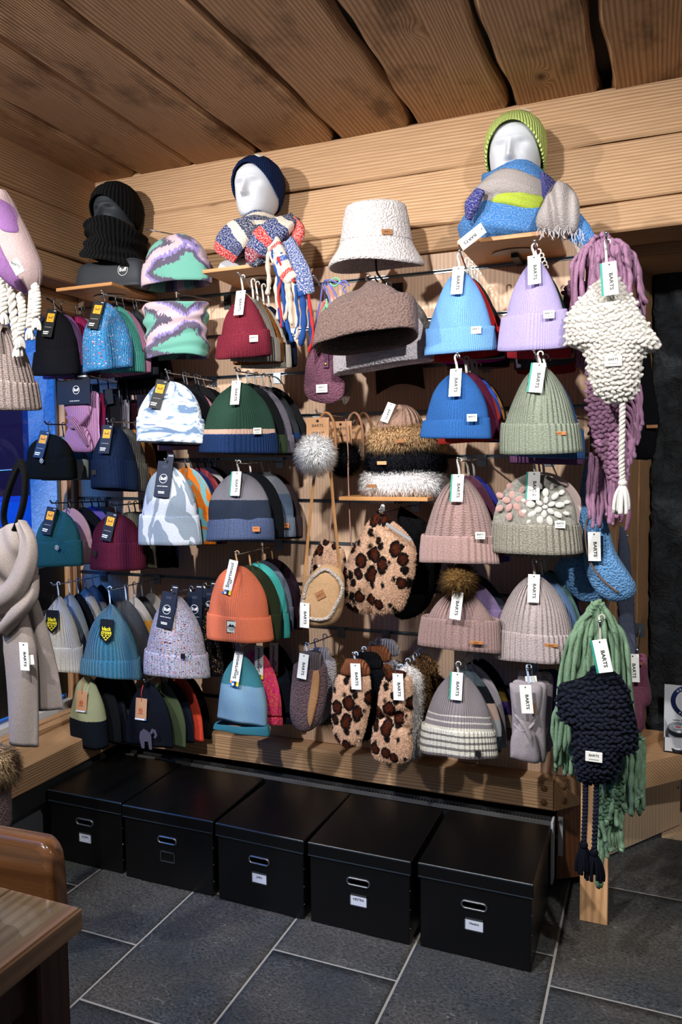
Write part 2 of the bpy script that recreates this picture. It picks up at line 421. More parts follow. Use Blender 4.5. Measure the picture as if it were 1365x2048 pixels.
@cached
def glow(c, power):
    s = MT('glow'); s.t.nodes.remove(s.b); e = s.n('Emission'); e.inputs[0].default_value = lin(c); e.inputs[1].default_value = power
    s.t.links.new(e.outputs[0], s.out.inputs[0]); return s.m

CHROME = plain('#c8ccd0', 0.22, 1.0)
STEEL = plain('#9aa0a6', 0.35, 1.0)
BLACK = plain('#0c0c0e', 0.5)
WHITE = plain('#f2f2f0', 0.6)
INK = plain('#14161a', 0.7)
PAPER = plain('#ecebe6', 0.7)
KRAFT = plain('#b98a63', 0.75)
ORANGE_PRINT = plain('#f2a516', 0.6)
YELLOW_PRINT = plain('#f3df1c', 0.6)
TEAL_PRINT = plain('#1d8f7c', 0.6)
NAVYCARD = plain('#131a2a', 0.45)
LEATHER = felt('#a9713f', '#8d5a30', 160.0, 0.4, 0.3)
# ================================================================== THE ROOM
Y0 = 2.74                       # front of the slat panels
RAILZ = [2.176-0.1655*k for k in range(11)]
W_BEAM = wood('#cba680', '#7f583a', 'x', 105.0, 0.62, 0.2, True, 0, 0.4, 0, 0.018, 3.4)
W_BEAMY = wood('#c49e78', '#7d5636', 'y', 105.0, 0.62, 0.2, True, 0, 0.4, 0, 0.018, 3.4, 1.0, 'x')
W_CEIL = wood('#cca57d', '#835a39', 'y', 75.0, 0.75, 0.2, True, 0, 0.6, 0.6, 0.03, 3.4, 1.0, 'z')
W_PANEL = wood('#e4c2a6', '#b88f70', 'z', 70.0, 0.5, 0.3, True, 0, 0.15, 0, 0.03, 1.6, 0.7)
W_BOARD = wood('#b48b66', '#6b4529', 'z', 75.0, 0.7, 0.2, True, 0, 0.6, 0.3)
W_POST = wood('#d8ab80', '#a87648', 'z', 40.0, 0.6, 0.3, True, 0, 0.3)
W_SHELF = wood('#c9925c', '#a06b3c', 'x', 45.0, 0.45, 0.35, False, 0, 0.15)
W_PINE = wood('#a8683a', '#6e3d1e', 'x', 52.0, 0.28, 0.5, False, 0.7, 0.1)
W_PINEZ = wood('#7a4a2a', '#4a2a16', 'z', 52.0, 0.35, 0.5, False, 0.4, 0.1)
W_KICK = wood('#cfb394', '#a98c6c', 'z', 40.0, 0.55, 0.3, False, 0, 0.15)
DARK = plain('#17120e', 0.9)
BLACKGLOSS = plain('#0a0a0b', 0.28)

def beam(name, parent, lo, hi, mat, axis, seg=40, amp=0.003, bev=0.006):
    """a sawn log: a box with slightly wavy long edges"""
    lo = np.array(lo, float); hi = np.array(hi, float); ax = axis; o = [k for k in range(3) if k != ax]
    c = (lo+hi)/2; lo = lo-c; hi = hi-c
    t = np.linspace(lo[ax], hi[ax], seg)
    a0, a1, b0, b1 = lo[o[0]], hi[o[0]], lo[o[1]], hi[o[1]]; e = bev
    sec = [(a0, b0+e), (a0+e, b0), (a1-e, b0), (a1, b0+e), (a1, b1-e), (a1-e, b1), (a0+e, b1), (a0, b1-e)]
    ph = rng.random(4)*6
    P = np.zeros((seg, 9, 3))
    for j, (a, b) in enumerate(sec+sec[:1]):
        P[:, j, ax] = t
        P[:, j, o[0]] = a + amp*np.sin(t*3.1+ph[0]+(a > 0))*0.4
        P[:, j, o[1]] = b + amp*np.sin(t*4.3+ph[1]+2*(b > 0)) + amp*0.5*np.sin(t*11+ph[2]+(b > 0))
    V, F, _ = G(P); F = F.tolist() + [list(range(8)), [(seg-1)*9+j for j in range(8)][::-1]]
    return M(name, V, F, mat, parent, tuple(c), None, None, False)

# --- back wall: three logs above, slat panels with metal rails below
wb = T('wall_back', 'back wall of pine logs above wooden slat panels with metal rails', 'wall', (0, Y0, 0), kind='structure')
def rel(lo, hi, o): return np.array(lo)-np.array(o), np.array(hi)-np.array(o)
WBO = (0, Y0, 0)
for z0, z1, y in ((2.528, 2.70, 2.722), (2.338, 2.524, 2.716), (2.243, 2.334, 2.722)):
    lo, hi = rel((-2.36, y, z0), (1.4, 2.92, z1), WBO); beam('log', wb, lo, hi, W_BEAM, 0, 60)
zs = [2.243] + RAILZ + [0.388]
for i in range(len(zs)-1):
    top = zs[i]-(0.006 if i else 0.002); bot = zs[i+1]+(0.006 if i < len(zs)-2 else 0)
    lo, hi = rel((-2.385, Y0, bot), (-0.205, Y0+0.02, top), WBO)
    c = (lo+hi)/2; box('panel', lo-c, hi-c, W_PANEL, wb, 0.0015, tuple(c))
for z in RAILZ:
    b = MB(); b.box((-2.385, 0.012, z-0.0062), (-0.205, 0.02, z+0.0062)); b.box((-2.385, -0.002, z-0.0062), (-0.205, 0.012, z-0.0035)); b.box((-2.385, -0.002, z+0.0042), (-0.205, 0.012, z+0.0062))
    b.obj('rail', STEEL, wb, smooth=False)
lo, hi = rel((-2.49, 2.765, 0.0), (-0.216, 2.86, 2.70), WBO); box('backing', lo, hi, DARK, wb)

# --- sill log along the foot of the slat panels
tr = T('trim_1', 'thick pine sill log along the foot of the slat panels', 'sill', (-1.2, 2.75, 0.34), kind='structure')
lo, hi = rel((-2.13, 2.66, 0.29), (-0.305, 2.84, 0.389), (-1.2, 2.75, 0.34)); beam('log', tr, lo, hi, W_BEAM, 0, 50, 0.002, 0.004)
for z in (0.318, 0.368):
    V, F, U = tubevf([(0, 0.004, 0), (0, -0.004, 0)], 0.0105, 14); M('dowel', V, F, plain('#7d5530', 0.6), tr, (-0.336+1.2, -0.092, z-0.34))
def prism(name, poly, z0, z1, mat, parent=None, loc=(0, 0, 0)):
    n = len(poly); V = [(x-loc[0], y-loc[1], z0-loc[2]) for x, y in poly]+[(x-loc[0], y-loc[1], z1-loc[2]) for x, y in poly]
    F = [list(range(n))[::-1], [n+i for i in range(n)]]+[[i, (i+1) % n, n+(i+1) % n, n+i] for i in range(n)]
    return M(name, V, F, mat, parent, None, None, None, False)

# --- diagonal bench to the right
W_BENCH = wood('#cba27a', '#86603c', 'x', 95.0, 0.55, 0.3, True, 0, 0.4, 0, 0.02)
be = T('bench', 'thick pine bench running off diagonally below the black plaster wall', 'bench', (0.05, 3.05, 0.29))
BO = (0.05, 3.05, 0.29)
dx, dy = 0.683, 0.730
A = (-0.303, 2.662); B = (A[0]+1.5*dx, A[1]+1.5*dy)
prism('seat_plank', [(-0.2113, 2.76), B, (1.2, 4.2), (-0.19, 4.2), (-0.19, 2.79), (-0.2113, 2.79)], 0.29, 0.387, W_BENCH, be, BO)
prism('seat_plank', [A, (-0.2113, 2.76), (-0.303, 2.76)], 0.29, 0.387, W_BENCH, be, BO)
prism('upper_plank', [(-0.108, 3.055), (0.065, 3.25), (-0.035, 3.25), (-0.10, 3.075)], 0.3875, 0.42, W_BENCH, be, BO)
for z in (0.318, 0.368):
    p0 = np.array([A[0]+0.045*dx, A[1]+0.045*dy, z]); nrm = np.array([dy, -dx, 0])
    V, F, U = tubevf([p0-np.array(BO)-nrm*0.004, p0-np.array(BO)+nrm*0.003], 0.0105, 14); M('dowel', V, F, plain('#7d5530', 0.6), be)
kx, ky = np.array([0.226, 0.323])/np.hypot(0.226, 0.323)
K0 = np.array([-0.2, 2.885]); K1 = np.array([0.118, 3.334])
prism('kick_board', [tuple(K0), tuple(K1), tuple(K1+0.02*np.array([-ky, kx])), tuple(K0+0.02*np.array([-ky, kx]))], 0.012, 0.286, W_KICK, be, BO)
V, F, U = tubevf([(0, 0, 0), (0.002, -0.0014, 0)], 0.006, 10); M('screw', V, F, STEEL, be, (0.112-BO[0], 3.322-BO[1], 0.17-BO[2]))
prism('side_board', [(-0.296, 2.70), (-0.21, 2.755), (-0.21, 2.762), (-0.296, 2.762)], 0.03, 0.289, W_PINEZ, be, BO)

po = T('wooden_post', 'short pale pine post standing on slate floor under the green scarf', 'post', (-0.16, 2.545, 0))
box('shaft', (-0.043, -0.018, 0), (0.043, 0.018, 0.52), W_POST, po, 0.002)

# --- right niche: vertical boards, black plaster wall, lintel
wr = T('wall_right', 'narrow wall of upright boards beside the slat panels', 'wall', (-0.2, 2.77, 0.39), kind='structure')
p0 = np.array([-0.203, 2.765]); p1 = np.array([0.012, 3.42]); n = 6
for i in range(n):
    a = p0+(p1-p0)*(i/n)+(p1-p0)*0.006; b = p0+(p1-p0)*((i+1)/n); nr = np.array([-(p1-p0)[1], (p1-p0)[0]]); nr /= np.linalg.norm(nr)
    off = -nr*(0.002 if i % 2 else 0.006)
    c = ((a+b)/2)
    o = prism('board', [tuple(a+off), tuple(b+off), tuple(b+nr*0.03), tuple(a+nr*0.03)], 0.389, 2.25, W_BOARD, wr, (c[0], c[1], 1.3))
    o.location = Vector((c[0]+0.2, c[1]-2.77, 1.3-0.39))
for z in (1.31, 1.21):
    V, F = boxvf((-0.006, -0.004, -0.006), (0.006, 0.004, 0.006), 0.002); M('screw', V, F, STEEL, wr, (0.108, 0.305, z-0.39))
lt = T('trim_2', 'pine lintel above the dark plaster wall', 'lintel', (0.5, 3.1, 2.28), kind='structure')
lo, hi = rel((-0.2, 2.99, 2.285), (1.4, 3.4, 2.40), (0.5, 3.1, 2.28)); beam('beam', lt, lo, hi, W_BEAM, 0)
lo, hi = rel((-0.2, 3.0, 2.218), (1.4, 3.4, 2.282), (0.5, 3.1, 2.28)); beam('beam', lt, lo, hi, W_BEAM, 0)
nx, nz = 60, 90
X = np.linspace(-0.008, 1.3, nx); Z = np.linspace(0.39, 2.312, nz)
XX, ZZ = np.meshgrid(X, Z)
rel_ = 0.006*np.sin(9*XX+5*ZZ)+0.008*np.sin(3.1*XX-7*ZZ+1)+0.006*rng.standard_normal(XX.shape)+0.008*np.sin(21*ZZ+6*np.sin(9*XX))
P = np.stack([XX-0.6+0.004*rng.standard_normal(XX.shape)*(XX < 0.0), rel_, ZZ-1.3], -1)
P = np.pad(P, ((1, 1), (1, 1), (0, 0)), mode='edge'); P[0, :, 1] = P[-1, :, 1] = 0.1; P[:, 0, 1] = P[:, -1, 1] = 0.1
V, F, U = G(P)
wd = M('wall_niche', V, F, plaster('#0f1114', '#2a2f34', 0.7, 16.0, 0.03), None, (0.6, 3.3, 1.3))
tag(wd, 'rough black plaster wall rising from the bench at the far right', 'wall', None, 'structure')

# --- ceiling boards
ce = T('ceiling', 'ceiling of broad aged larch boards with dark gaps', 'ceiling', (-0.8, 1.3, 2.69), kind='structure')
edges = [(-2.9, -2.9), (-2.46, -2.46), (-2.005, -2.02), (-1.737, -1.722), (-1.446, -1.448), (-1.113, -1.135), (-0.818, -0.808), (-0.468, -0.466), (-0.175, -0.165), (0.2, 0.22), (0.6, 0.6), (1.0, 1.0), (1.4, 1.4)]
gap = [0.002, 0.004, 0.010, 0.003, 0.008, 0.012, 0.012, 0.012, 0.016, 0.012, 0.01, 0.01, 0.01]
yy = np.linspace(2.95, -0.6, 90)
for i in range(len(edges)-1):
    f = (2.72-yy)/0.9
    def edge(j, s):
        x = edges[j][0]+(edges[j][1]-edges[j][0])*np.clip(f, 0, 2.2)
        a = rng.random(3)*6
        return x + s*gap[j] + s*gap[j]*0.55*(np.sin(yy*4.1+a[0])+0.6*np.sin(yy*9.7+a[1])+0.3*np.sin(yy*23+a[2]))
    l = edge(i, 1); r_ = edge(i+1, -1); dz = rng.random()*0.006
    P = np.zeros((len(yy), 7, 3)); xc = (l.mean()+r_.mean())/2
    prof = [(0, 0.05), (0, 0.016), (0.012, 0.0), (0.5, 0.001), (-0.012, 0.0), (0, 0.016), (0, 0.05)]
    for j, (q, z) in enumerate(prof):
        x = l+q if j < 3 else ((l+r_)/2 if j == 3 else r_+q)
        if j in (1, 5): x = x + (1 if j == 1 else -1)*0.003*np.sin(yy*17+i)
        P[:, j] = np.stack([x-xc, yy-1.3, np.full_like(yy, z+dz)], -1)
    V, F, _ = G(P)
    M('plank', V, F, W_CEIL, ce, (xc+0.8, 0, 0), None, None, False)
box('deck', (-2.2, -2.0, 0.06), (2.2, 1.7, 0.09), DARK, ce)

# --- left wall: logs over a window, sill log below
wl = T('wall_left', 'left wall of pine logs above the shop window', 'wall', (-2.3, 0.9, 2.4), kind='structure')
WLO = (-2.3, 0.9, 2.4)
for z0, z1, x in ((2.52, 2.70, -2.222), (2.340, 2.517, -2.218), (2.232, 2.334, -2.222)):
    lo, hi = rel((-2.60, -0.9, z0), (x, 2.72, z1), WLO); beam('log', wl, lo, hi, W_BEAMY, 1, 60)
lo, hi = rel((-2.60, -0.9, 2.11), (-2.35, 2.74, 2.232), WLO); beam('lintel', wl, lo, hi, W_BEAMY, 1)
tl = T('trim_3', 'deep pine window ledge along the left wall', 'ledge', (-2.25, 0.9, 0.34), kind='structure')
TLO = (-2.25, 0.9, 0.34)
lo, hi = rel((-2.316, -0.9, 0.29), (-2.13, 2.66, 0.391), TLO); beam('log', tl, lo, hi, W_BEAMY, 1, 60, 0.002, 0.004)
lo, hi = rel((-2.36, -0.9, 0.29), (-2.318, 2.74, 0.412), TLO); beam('ledge_strip', tl, lo, hi, W_BEAMY, 1, 20, 0.001, 0.003)
lo, hi = rel((-2.40, -0.9, 0.29), (-2.363, 2.74, 0.418), TLO); beam('ledge_strip', tl, lo, hi, W_BEAMY, 1, 20, 0.001, 0.003)
lo, hi = rel((-2.35, -0.9, 0.0), (-2.2, 2.72, 0.285), TLO); box('wall_below', lo, hi, plain('#55565a', 0.8), tl)
lo, hi = rel((-2.2, -0.9, 0.21), (-2.14, 2.70, 0.285), TLO); box('rail_below', lo, hi, plain('#1b1b1d', 0.7), tl)
wi = T('window_1', 'shop window in the left wall showing a blue evening street', 'window', (-2.46, 1.0, 1.2), kind='structure')
WIO = (-2.46, 1.0, 1.2)
def wbx(nm, lo, hi, mat, bev=0.002): lo, hi = rel(lo, hi, WIO); return box(nm, lo, hi, mat, wi, bev)
wbx('jamb', (-2.445, 2.70, 0.42), (-2.41, 2.765, 2.11), W_POST); wbx('jamb', (-2.408, 2.715, 0.42), (-2.386, 2.765, 2.11), W_BOARD)
wbx('gasket', (-2.462, 2.692, 0.42), (-2.447, 2.75, 2.11), STEEL)
wbx('lower_sash', (-2.50, -0.9, 0.47), (-2.44, 2.735, 1.055), plain('#0d0e10', 0.5))
wbx('sill_plate', (-2.50, -0.9, 0.40), (-2.405, 2.735, 0.445), plain('#c9ccd2', 0.3))
wbx('pane', (-2.472, -0.9, 1.055), (-2.466, 2.735, 2.11), glass(), 0)
wbx('stay', (-2.43, 2.40, 0.86), (-2.40, 2.62, 0.875), STEEL); wbx('handle', (-2.44, 2.42, 0.90), (-2.41, 2.50, 0.99), plain('#26282b', 0.6))
wo = T('wall_outside', 'blue lit stucco reveal outside the shop window', 'wall', (-2.6, 3.0, 1.2), kind='structure')
lo, hi = rel((-2.67, 2.752, -0.3), (-2.492, 3.6, 3.0), (-2.6, 3.0, 1.2)); box('stucco', lo, hi, plaster('#c4d0da', '#e6eef4', 0.9, 60.0, 0.01), wo)

# --- outside: street, car, dark house
st = box('street', (-9, -4, -0.05), (9, 7, 0.0), plain('#3a4250', 0.6), None, 0, (-12, 3, -0.25)); tag(st, 'wet street outside the window', 'street', None, 'structure')
ca = T('car', 'blue car parked in the street outside the window', 'car', (-5.2, 4.9, -0.25), (0, 0, 0.6))
cm = plain('#2f7fd8', 0.25, 0.3)
prof = [(-2.0, 0.45), (-1.95, 0.85), (-0.9, 1.02), (-0.2, 1.45), (1.0, 1.48), (1.6, 1.05), (2.0, 0.95), (2.05, 0.45)]
P = np.array([[(x, s*(0.85 if z < 1.1 else 0.68), z) for x, z in prof] for s in (-1, -0.96, 0.96, 1)])
V, F, _ = G(P); nP = len(prof); F = F.tolist()+[list(range(nP)), [3*nP+i for i in range(nP)][::-1], [0, nP, 2*nP, 3*nP], [3*nP-1+nP, 3*nP-1, 2*nP-1, nP-1]]
M('body', V, F, cm, ca, smooth=False)
V, F = boxvf((-0.6, -0.62, 0), (0.02, 0.62, 0.02)); M('windscreen', V, F, BLACKGLOSS, ca, (-0.52, 0, 1.25), (0, -0.55, 0))
for x in (-1.25, 1.3):
    for s in (-0.8, 0.8):
        V, F, U = tubevf([(x, s-0.09, 0.32), (x, s+0.09, 0.32)], 0.32, 20); M('wheel', V, F, BLACK, ca)
hb = T('building', 'dark house across the street with one lit window', 'building', (-9, 8, -0.25))
box('wall', (-3, -6, 0), (0, 4, 6), plain('#4a5a80', 0.9), hb)
box('window', (0.0, -1.5, 1.3), (0.05, 0.2, 2.6), glow('#2f6fe0', 1.2), hb)
for k in range(3): box('shutter', (0.0, 0.5+k*0.8, 1.0), (0.06, 1.1+k*0.8, 2.8), plain('#5b2438', 0.8), hb)

# --- slate floor
fl = T('floor', 'dark slate tiled floor with grey grout', 'floor', (-0.9, 1.5, 0), kind='structure')
box('grout', (-3.0, -3.0, -0.06), (3.0, 2.6, -0.004), plain('#8f8b84', 0.85), fl)
cols = [(-2.703, -2.295, 1.9), (-2.295, -1.886, 2.1), (-1.886, -1.478, 1.897), (-1.478, -1.071, 1.638), (-1.071, -0.667, 2.034), (-0.667, -0.257, 2.316), (-0.257, 0.15, 2.175), (0.15, 0.557, 2.45), (0.557, 0.96, 2.1)]
SL = slate()
for x0, x1, j in cols:
    y = j-0.6*4
    while y < 3.6:
        n = 18; gx = np.linspace(x0+0.004, x1-0.004, n); gy = np.linspace(y+0.004, y+0.596, n); GX, GY = np.meshgrid(gx, gy); a = rng.random(6)*6
        hz = 0.0012*np.sin(GX*11+a[0]+2*np.sin(GY*7+a[1]))+0.001*np.sin(GY*17+a[2]+3*np.sin(GX*5+a[3]))+0.0007*np.sin(GX*40+GY*29+a[4])
        e = np.ones((n, n)); e[0] = e[-1] = 0; e[:, 0] = e[:, -1] = 0
        hz = hz*e-0.0015*(1-e)-0.001
        cx_, cy_ = (x0+x1)/2, y+0.3
        P = np.zeros((n+2, n+2, 3)); P[1:-1, 1:-1] = np.stack([GX-cx_, GY-cy_, hz], -1)
        P[0] = P[1]; P[-1] = P[-2]; P[:, 0] = P[:, 1]; P[:, -1] = P[:, -2]; P[0, :, 2] = P[-1, :, 2] = -0.012; P[:, 0, 2] = P[:, -1, 2] = -0.012
        V, F, _ = G(P); M('slate_tile', V, F, SL, fl, (cx_+0.9, cy_-1.5, 0))
        y += 0.6
wf = box('floor_wood', (-0.5, -0.3, -0.003), (0.7, 0.5, 0.004), W_KICK, None, 0, (0.55, 3.52, 0)); tag(wf, 'pale wooden floor beyond the slate tiles at the right', 'floor', None, 'structure')
# ================================================================== BUILDERS
def spow(v, e): return np.sign(v)*np.abs(v)**e
NSEC = 2.5
def crown_w(t, t0, a, b):
    s = np.clip((t-t0)/(1-t0), 0, 1)
    return (1-s**a)**b
class Cap:
    """the cross sections of a flat hanging beanie; origin at its top, facing -y"""
    def __init__(s, W, H, D=0.05, t0=0.30, a=1.9, b=0.62, flare=0.05, sag=0.0, seed=0, fold=0.019, tilt=0.0, wob=1.0):
        s.W, s.H, s.D, s.t0, s.a, s.b, s.flare, s.sag, s.seed, s.fold, s.tilt, s.wob = W, H, D, t0, a, b, flare, sag, seed, fold*wob, tilt, wob
    def w(s, t): return s.W/2*crown_w(t, s.t0, s.a, s.b)*(1+s.flare*(0.5-np.minimum(t, 0.5))*2*0.6-0.02)
    def d(s, t): return s.D/2*np.clip((1-t)/0.45, 0.0, 1)**0.55*(0.78+0.22*np.clip(t/0.35, 0, 1))
    def ring(s, t, grow=0.0, n=65, z=None):
        a = np.linspace(-math.pi, math.pi, n)+1e-9; sd = s.seed
        w, d = s.w(t)+grow, s.d(t)+grow
        x = w*spow(np.sin(a), 2/NSEC); y = -d*spow(np.cos(a), 2/NSEC)
        up = np.clip((t-0.45)/0.4, 0, 1)*np.clip((1.02-t)/0.1, 0, 1)
        xf = x/(s.W*0.5)
        y = y + s.fold*up*np.exp(-((xf-0.10*math.sin(sd))/0.16)**2)*(np.cos(a) > 0) + s.fold*0.35*up*np.sin(xf*9+sd)*np.cos(a)
        y = y + s.wob*(0.007*(1-t)*np.sin(2*a+sd*1.7) + 0.004*np.sin(3.1*x/s.W*3+t*5+sd))
        x = x + 0.006*np.sin(3.0*t*2+sd)*(1-t)*0.6
        zz = -s.H*(1-t) if z is None else z
        zb = (1-t)**2*(0.010*np.sin(a*1.0+sd*2.1)*0.6 - s.sag*(1-(xf)**2)) + s.tilt*x*(1-t)
        return np.stack([x, y, zz+zb], -1), np.stack([a/(2*math.pi)*2.05*s.W, np.full(n, zz+s.H)], -1)
    def front(s, x, t, grow=0.0):
        """y of the front skin at a sideways position and height"""
        w, d = s.w(t)+grow, s.d(t)+grow
        q = min(0.98, abs(x)/max(w, 1e-6)); return -d*(1-q**NSEC)**(1/NSEC)-0.002
def cap_mesh(c, mat, n=65, rows=26, lo=0.0):
    P, U = [], []
    for t, g in [(lo+0.16, -0.010), (lo+0.05, -0.007), (lo+0.004, -0.003)]:
        r, u = c.ring(t, g, n); P.append(r); U.append(u)
    ts = lo+(1-lo)*np.concatenate([np.linspace(0.0, 0.75, rows-10), 0.75+0.25*(1-(1-np.linspace(0.1, 1, 10))**1.8)])
    for t in ts:
        r, u = c.ring(min(t, 0.9995), 0.0, n); P.append(r); U.append(u)
    P.append(np.broadcast_to(P[-1].mean(0), P[-1].shape)); U.append(U[-1])
    V, F, UV = G(np.array(P), np.array(U)); return mesh('crown', V, F, mat, UV)
def cuff_mesh(c, ch, mat, n=65, thick=0.007, drop=0.0, wave=0.0):
    """turned-up brim of height ch"""
    P, U = [], []
    T_ = ch/c.H; z0 = -c.H
    a = np.linspace(-math.pi, math.pi, n)
    def row(z, g, vv):
        t = max(0.0, (z+c.H)/c.H)
        r, u = c.ring(t*0.55, g, n, z); r = r.copy(); u = u.copy(); u[:, 1] = vv
        r[:, 2] += wave*np.sin(a*1.0+c.seed*1.3)*(0.4+0.6*(z+c.H)/ch) - drop*(np.cos(a) > 0)*np.cos(a)
        P.append(r); U.append(u)
    row(z0+ch*0.55, -0.009, 0); row(z0+0.012, -0.006, 0); row(z0, thick*0.2+(0.0045 if thick > 0.006 else 0.0), 0)
    for k in np.linspace(0, 1, 8): row(z0+ch*(0.03+0.92*k), thick*(0.85+0.25*math.sin(k*3.1))+(0.0055*(1-k)**1.5 if thick > 0.006 else 0.0), ch*k)
    row(z0+ch, thick*0.6, ch); row(z0+ch*0.985, thick*0.1, ch)
    row(z0+ch*0.9, -0.001, ch)
    V, F, UV = G(np.array(P), np.array(U)); return mesh('cuff', V, F, mat, UV)

_hm = {}
def hanger_mesh(L, mat):
    """small plastic strip hook looped over a rod at the origin and reaching down L"""
    k = (round(L, 3), mat.name)
    if k not in _hm:
        a = np.linspace(-0.6, math.pi, 10); r = 0.0075
        pts = [(r*math.cos(q), 0, r*math.sin(q)-0.003) for q in a]
        pts = pts[::-1]; pts = pts[::-1]+[(-r*0.9, 0, -0.010), (-0.002, -0.001, -L*0.55), (0, -0.001, -L)]
        V, F, U = tubevf(smooth_path(pts, 30), np.interp(np.linspace(0, 1, len(smooth_path(pts, 30))), [0, 0.5, 0.75, 1], [0.002, 0.002, 0.003, 0.0042]), 6, 0.45)
        _hm[k] = mesh('hanger', V, F, mat, U)
    return _hm[k]

def tagcard(parent, kind, loc, pitch=0.0, roll=0.0, yaw=0.0, s=1.0):
    """a swing tag whose top edge hangs at loc"""
    R = (pitch, roll, yaw)
    def card(w, h, mat, t=0.0012):
        return box('swing_tag', (-w/2*s, -t/2, -h*s), (w/2*s, t/2, 0), mat, parent, 0, loc, R)
    if kind in ('barts', 'bartsg'):
        o = card(0.036, 0.088, PAPER)
        text('BARTS', 0.0135*s, INK, o, (0.002*s, -0.0009, -0.052*s), 0.028, True, sx=1.18)
        box('tag_hole', (-0.002, -0.0010, -0.009*s), (0.002, -0.0006, -0.005*s), INK, o)
        if kind == 'bartsg': box('tag_edge', (-0.024*s, 0.0006, -0.088*s), (-0.015*s, 0.0016, 0), TEAL_PRINT, o)
    elif kind == 'bartsb':       # back of the tag only
        o = card(0.036, 0.03, PAPER)
    elif kind == 'smart':
        o = card(0.036, 0.125, PAPER)
        text('Smartwool', 0.019*s, INK, o, (-0.002*s, -0.0009, -0.055*s), 0.022, True, (0, math.pi, 0), sx=1.08)
        for i, q in enumerate(('#f3913a', '#2f77c9', '#1b1c20', '#e6c91e', '#2f77c9', '#e9e9e9', '#1b1c20', '#f0dc2a')):
            x = -0.018+0.009*(i % 4); z = -0.109-0.008*(i//4)
            box('colour_chip', (x*s, -0.0011, z*s-0.008*s), (x*s+0.009*s, -0.0006, z*s), plain(q), o)
        box('fine_print', (0.007*s, -0.001, -0.085*s), (0.010*s, -0.0007, -0.07*s), INK, o)
    elif kind == 'buff':
        o = card(0.050, 0.112, BLACK)
        box('orange_square', (-0.016*s, -0.0011, -0.052*s), (0.018*s, -0.0006, -0.018*s), ORANGE_PRINT, o)
        V, F, _ = ring_vf(0.0135*s, 0.0125*s); M('ring_print', V, F, INK, o, (0.001*s, -0.0012, -0.035*s))
        text('Buff', 0.0125*s, INK, o, (0.001*s, -0.0014, -0.035*s), 0.02)
        box('fine_print', (-0.018*s, -0.001, -0.074*s), (0.016*s, -0.0007, -0.072*s), plain('#8d8d90'), o)
        box('fine_print', (-0.020*s, -0.001, -0.094*s), (0.006*s, -0.0007, -0.090*s), WHITE, o)
        box('fine_print', (-0.020*s, -0.001, -0.101*s), (0.004*s, -0.0007, -0.0975*s), WHITE, o)
        box('fine_print', (0.010*s, -0.001, -0.008*s), (0.020*s, -0.0007, -0.006*s), WHITE, o)
    elif kind == 'buffcard':     # tall folded header card
        o = card(0.066, 0.135, NAVYCARD, 0.003)
        V, F, _ = ring_vf(0.0175*s, 0.016*s); M('ring_print', V, F, WHITE, o, (0, -0.0018, -0.066*s))
        text('Buff', 0.0165*s, WHITE, o, (0, -0.0019, -0.066*s), 0.025)
        text('KNITTED TRADITION', 0.0048*s, WHITE, o, (0, -0.0019, -0.095*s), 0.02)
        box('fold_line', (-0.033*s, -0.0018, -0.107*s), (0.033*s, -0.0014, -0.1064*s), plain('#3a4a66'), o)
        box('fine_print', (-0.016*s, -0.0019, -0.117*s), (0.012*s, -0.0014, -0.114*s), WHITE, o); box('fine_print', (-0.014*s, -0.0019, -0.122*s), (0.012*s, -0.0014, -0.119*s), WHITE, o)
        box('hook_hole', (-0.012*s, -0.0018, -0.026*s), (0.012*s, -0.0013, -0.016*s), plain('#2a3040'), o)
        box('header', (0.004*s, -0.0015, 0), (0.033*s, 0.0015, 0.028*s), NAVYCARD, o)
        box('fine_print', (0.010*s, -0.0019, 0.0195*s), (0.030*s, -0.0014, 0.022*s), WHITE, o)
    elif kind == 'crows':
        w, h = 0.064, 0.094
        o = M('swing_tag', [(-w/2, 0, 0), (w/2, 0, 0), (w/2, 0, -h*0.75), (0, 0, -h), (-w/2, 0, -h*0.75), (-w/2, .0015, 0), (w/2, .0015, 0), (w/2, .0015, -h*0.75), (0, .0015, -h), (-w/2, .0015, -h*0.75)],
              [[0, 4, 3, 2, 1], [5, 6, 7, 8, 9], [0, 1, 6, 5], [1, 2, 7, 6], [2, 3, 8, 7], [3, 4, 9, 8], [4, 0, 5, 9]], BLACK, parent, loc, R, None, False)
        text('black', 0.0205, YELLOW_PRINT, o, (0, -0.0005, -0.038), 0.035); text('crows', 0.0205, YELLOW_PRINT, o, (0.001, -0.0005, -0.0515), 0.035)
        b = MB()
        for i, (x, z) in enumerate([(-0.017, -0.064), (0, -0.064), (0.017, -0.064), (-0.0085, -0.072), (0.0085, -0.072), (0, -0.080)]):
            b.add([(x-0.008, -0.0005, z+0.004), (x-0.0035, -0.0005, z+0.004), (x, -0.0005, z+0.0005), (x+0.0035, -0.0005, z+0.004), (x+0.008, -0.0005, z+0.004), (x, -0.0005, z-0.004)], [[0, 5, 2, 1], [2, 5, 4, 3]])
        b.obj('chevron_print', YELLOW_PRINT, o, smooth=False)
        V, F, U = tubevf([(0, 0, -0.004), (-0.004, 0.002, 0.03), (0, 0.004, 0.062)], 0.0009, 5); M('tag_string', V, F, INK, o)
    elif kind == 'mam':
        o = card(0.052, 0.078, KRAFT)
        box('footer_print', (-0.026, -0.0011, -0.084), (0.026, 0.0006, -0.078), plain('#dfe3ee'), o)
        box('blue_corner', (0.019, -0.0013, -0.084), (0.026, -0.0010, -0.078), plain('#2f6fb5'), o)
        V, F, _ = ring_vf(0.0095, 0.0075); red = plain('#a62a1c'); M('ring_print', V, F, red, o, (-0.001, -0.0008, -0.047))
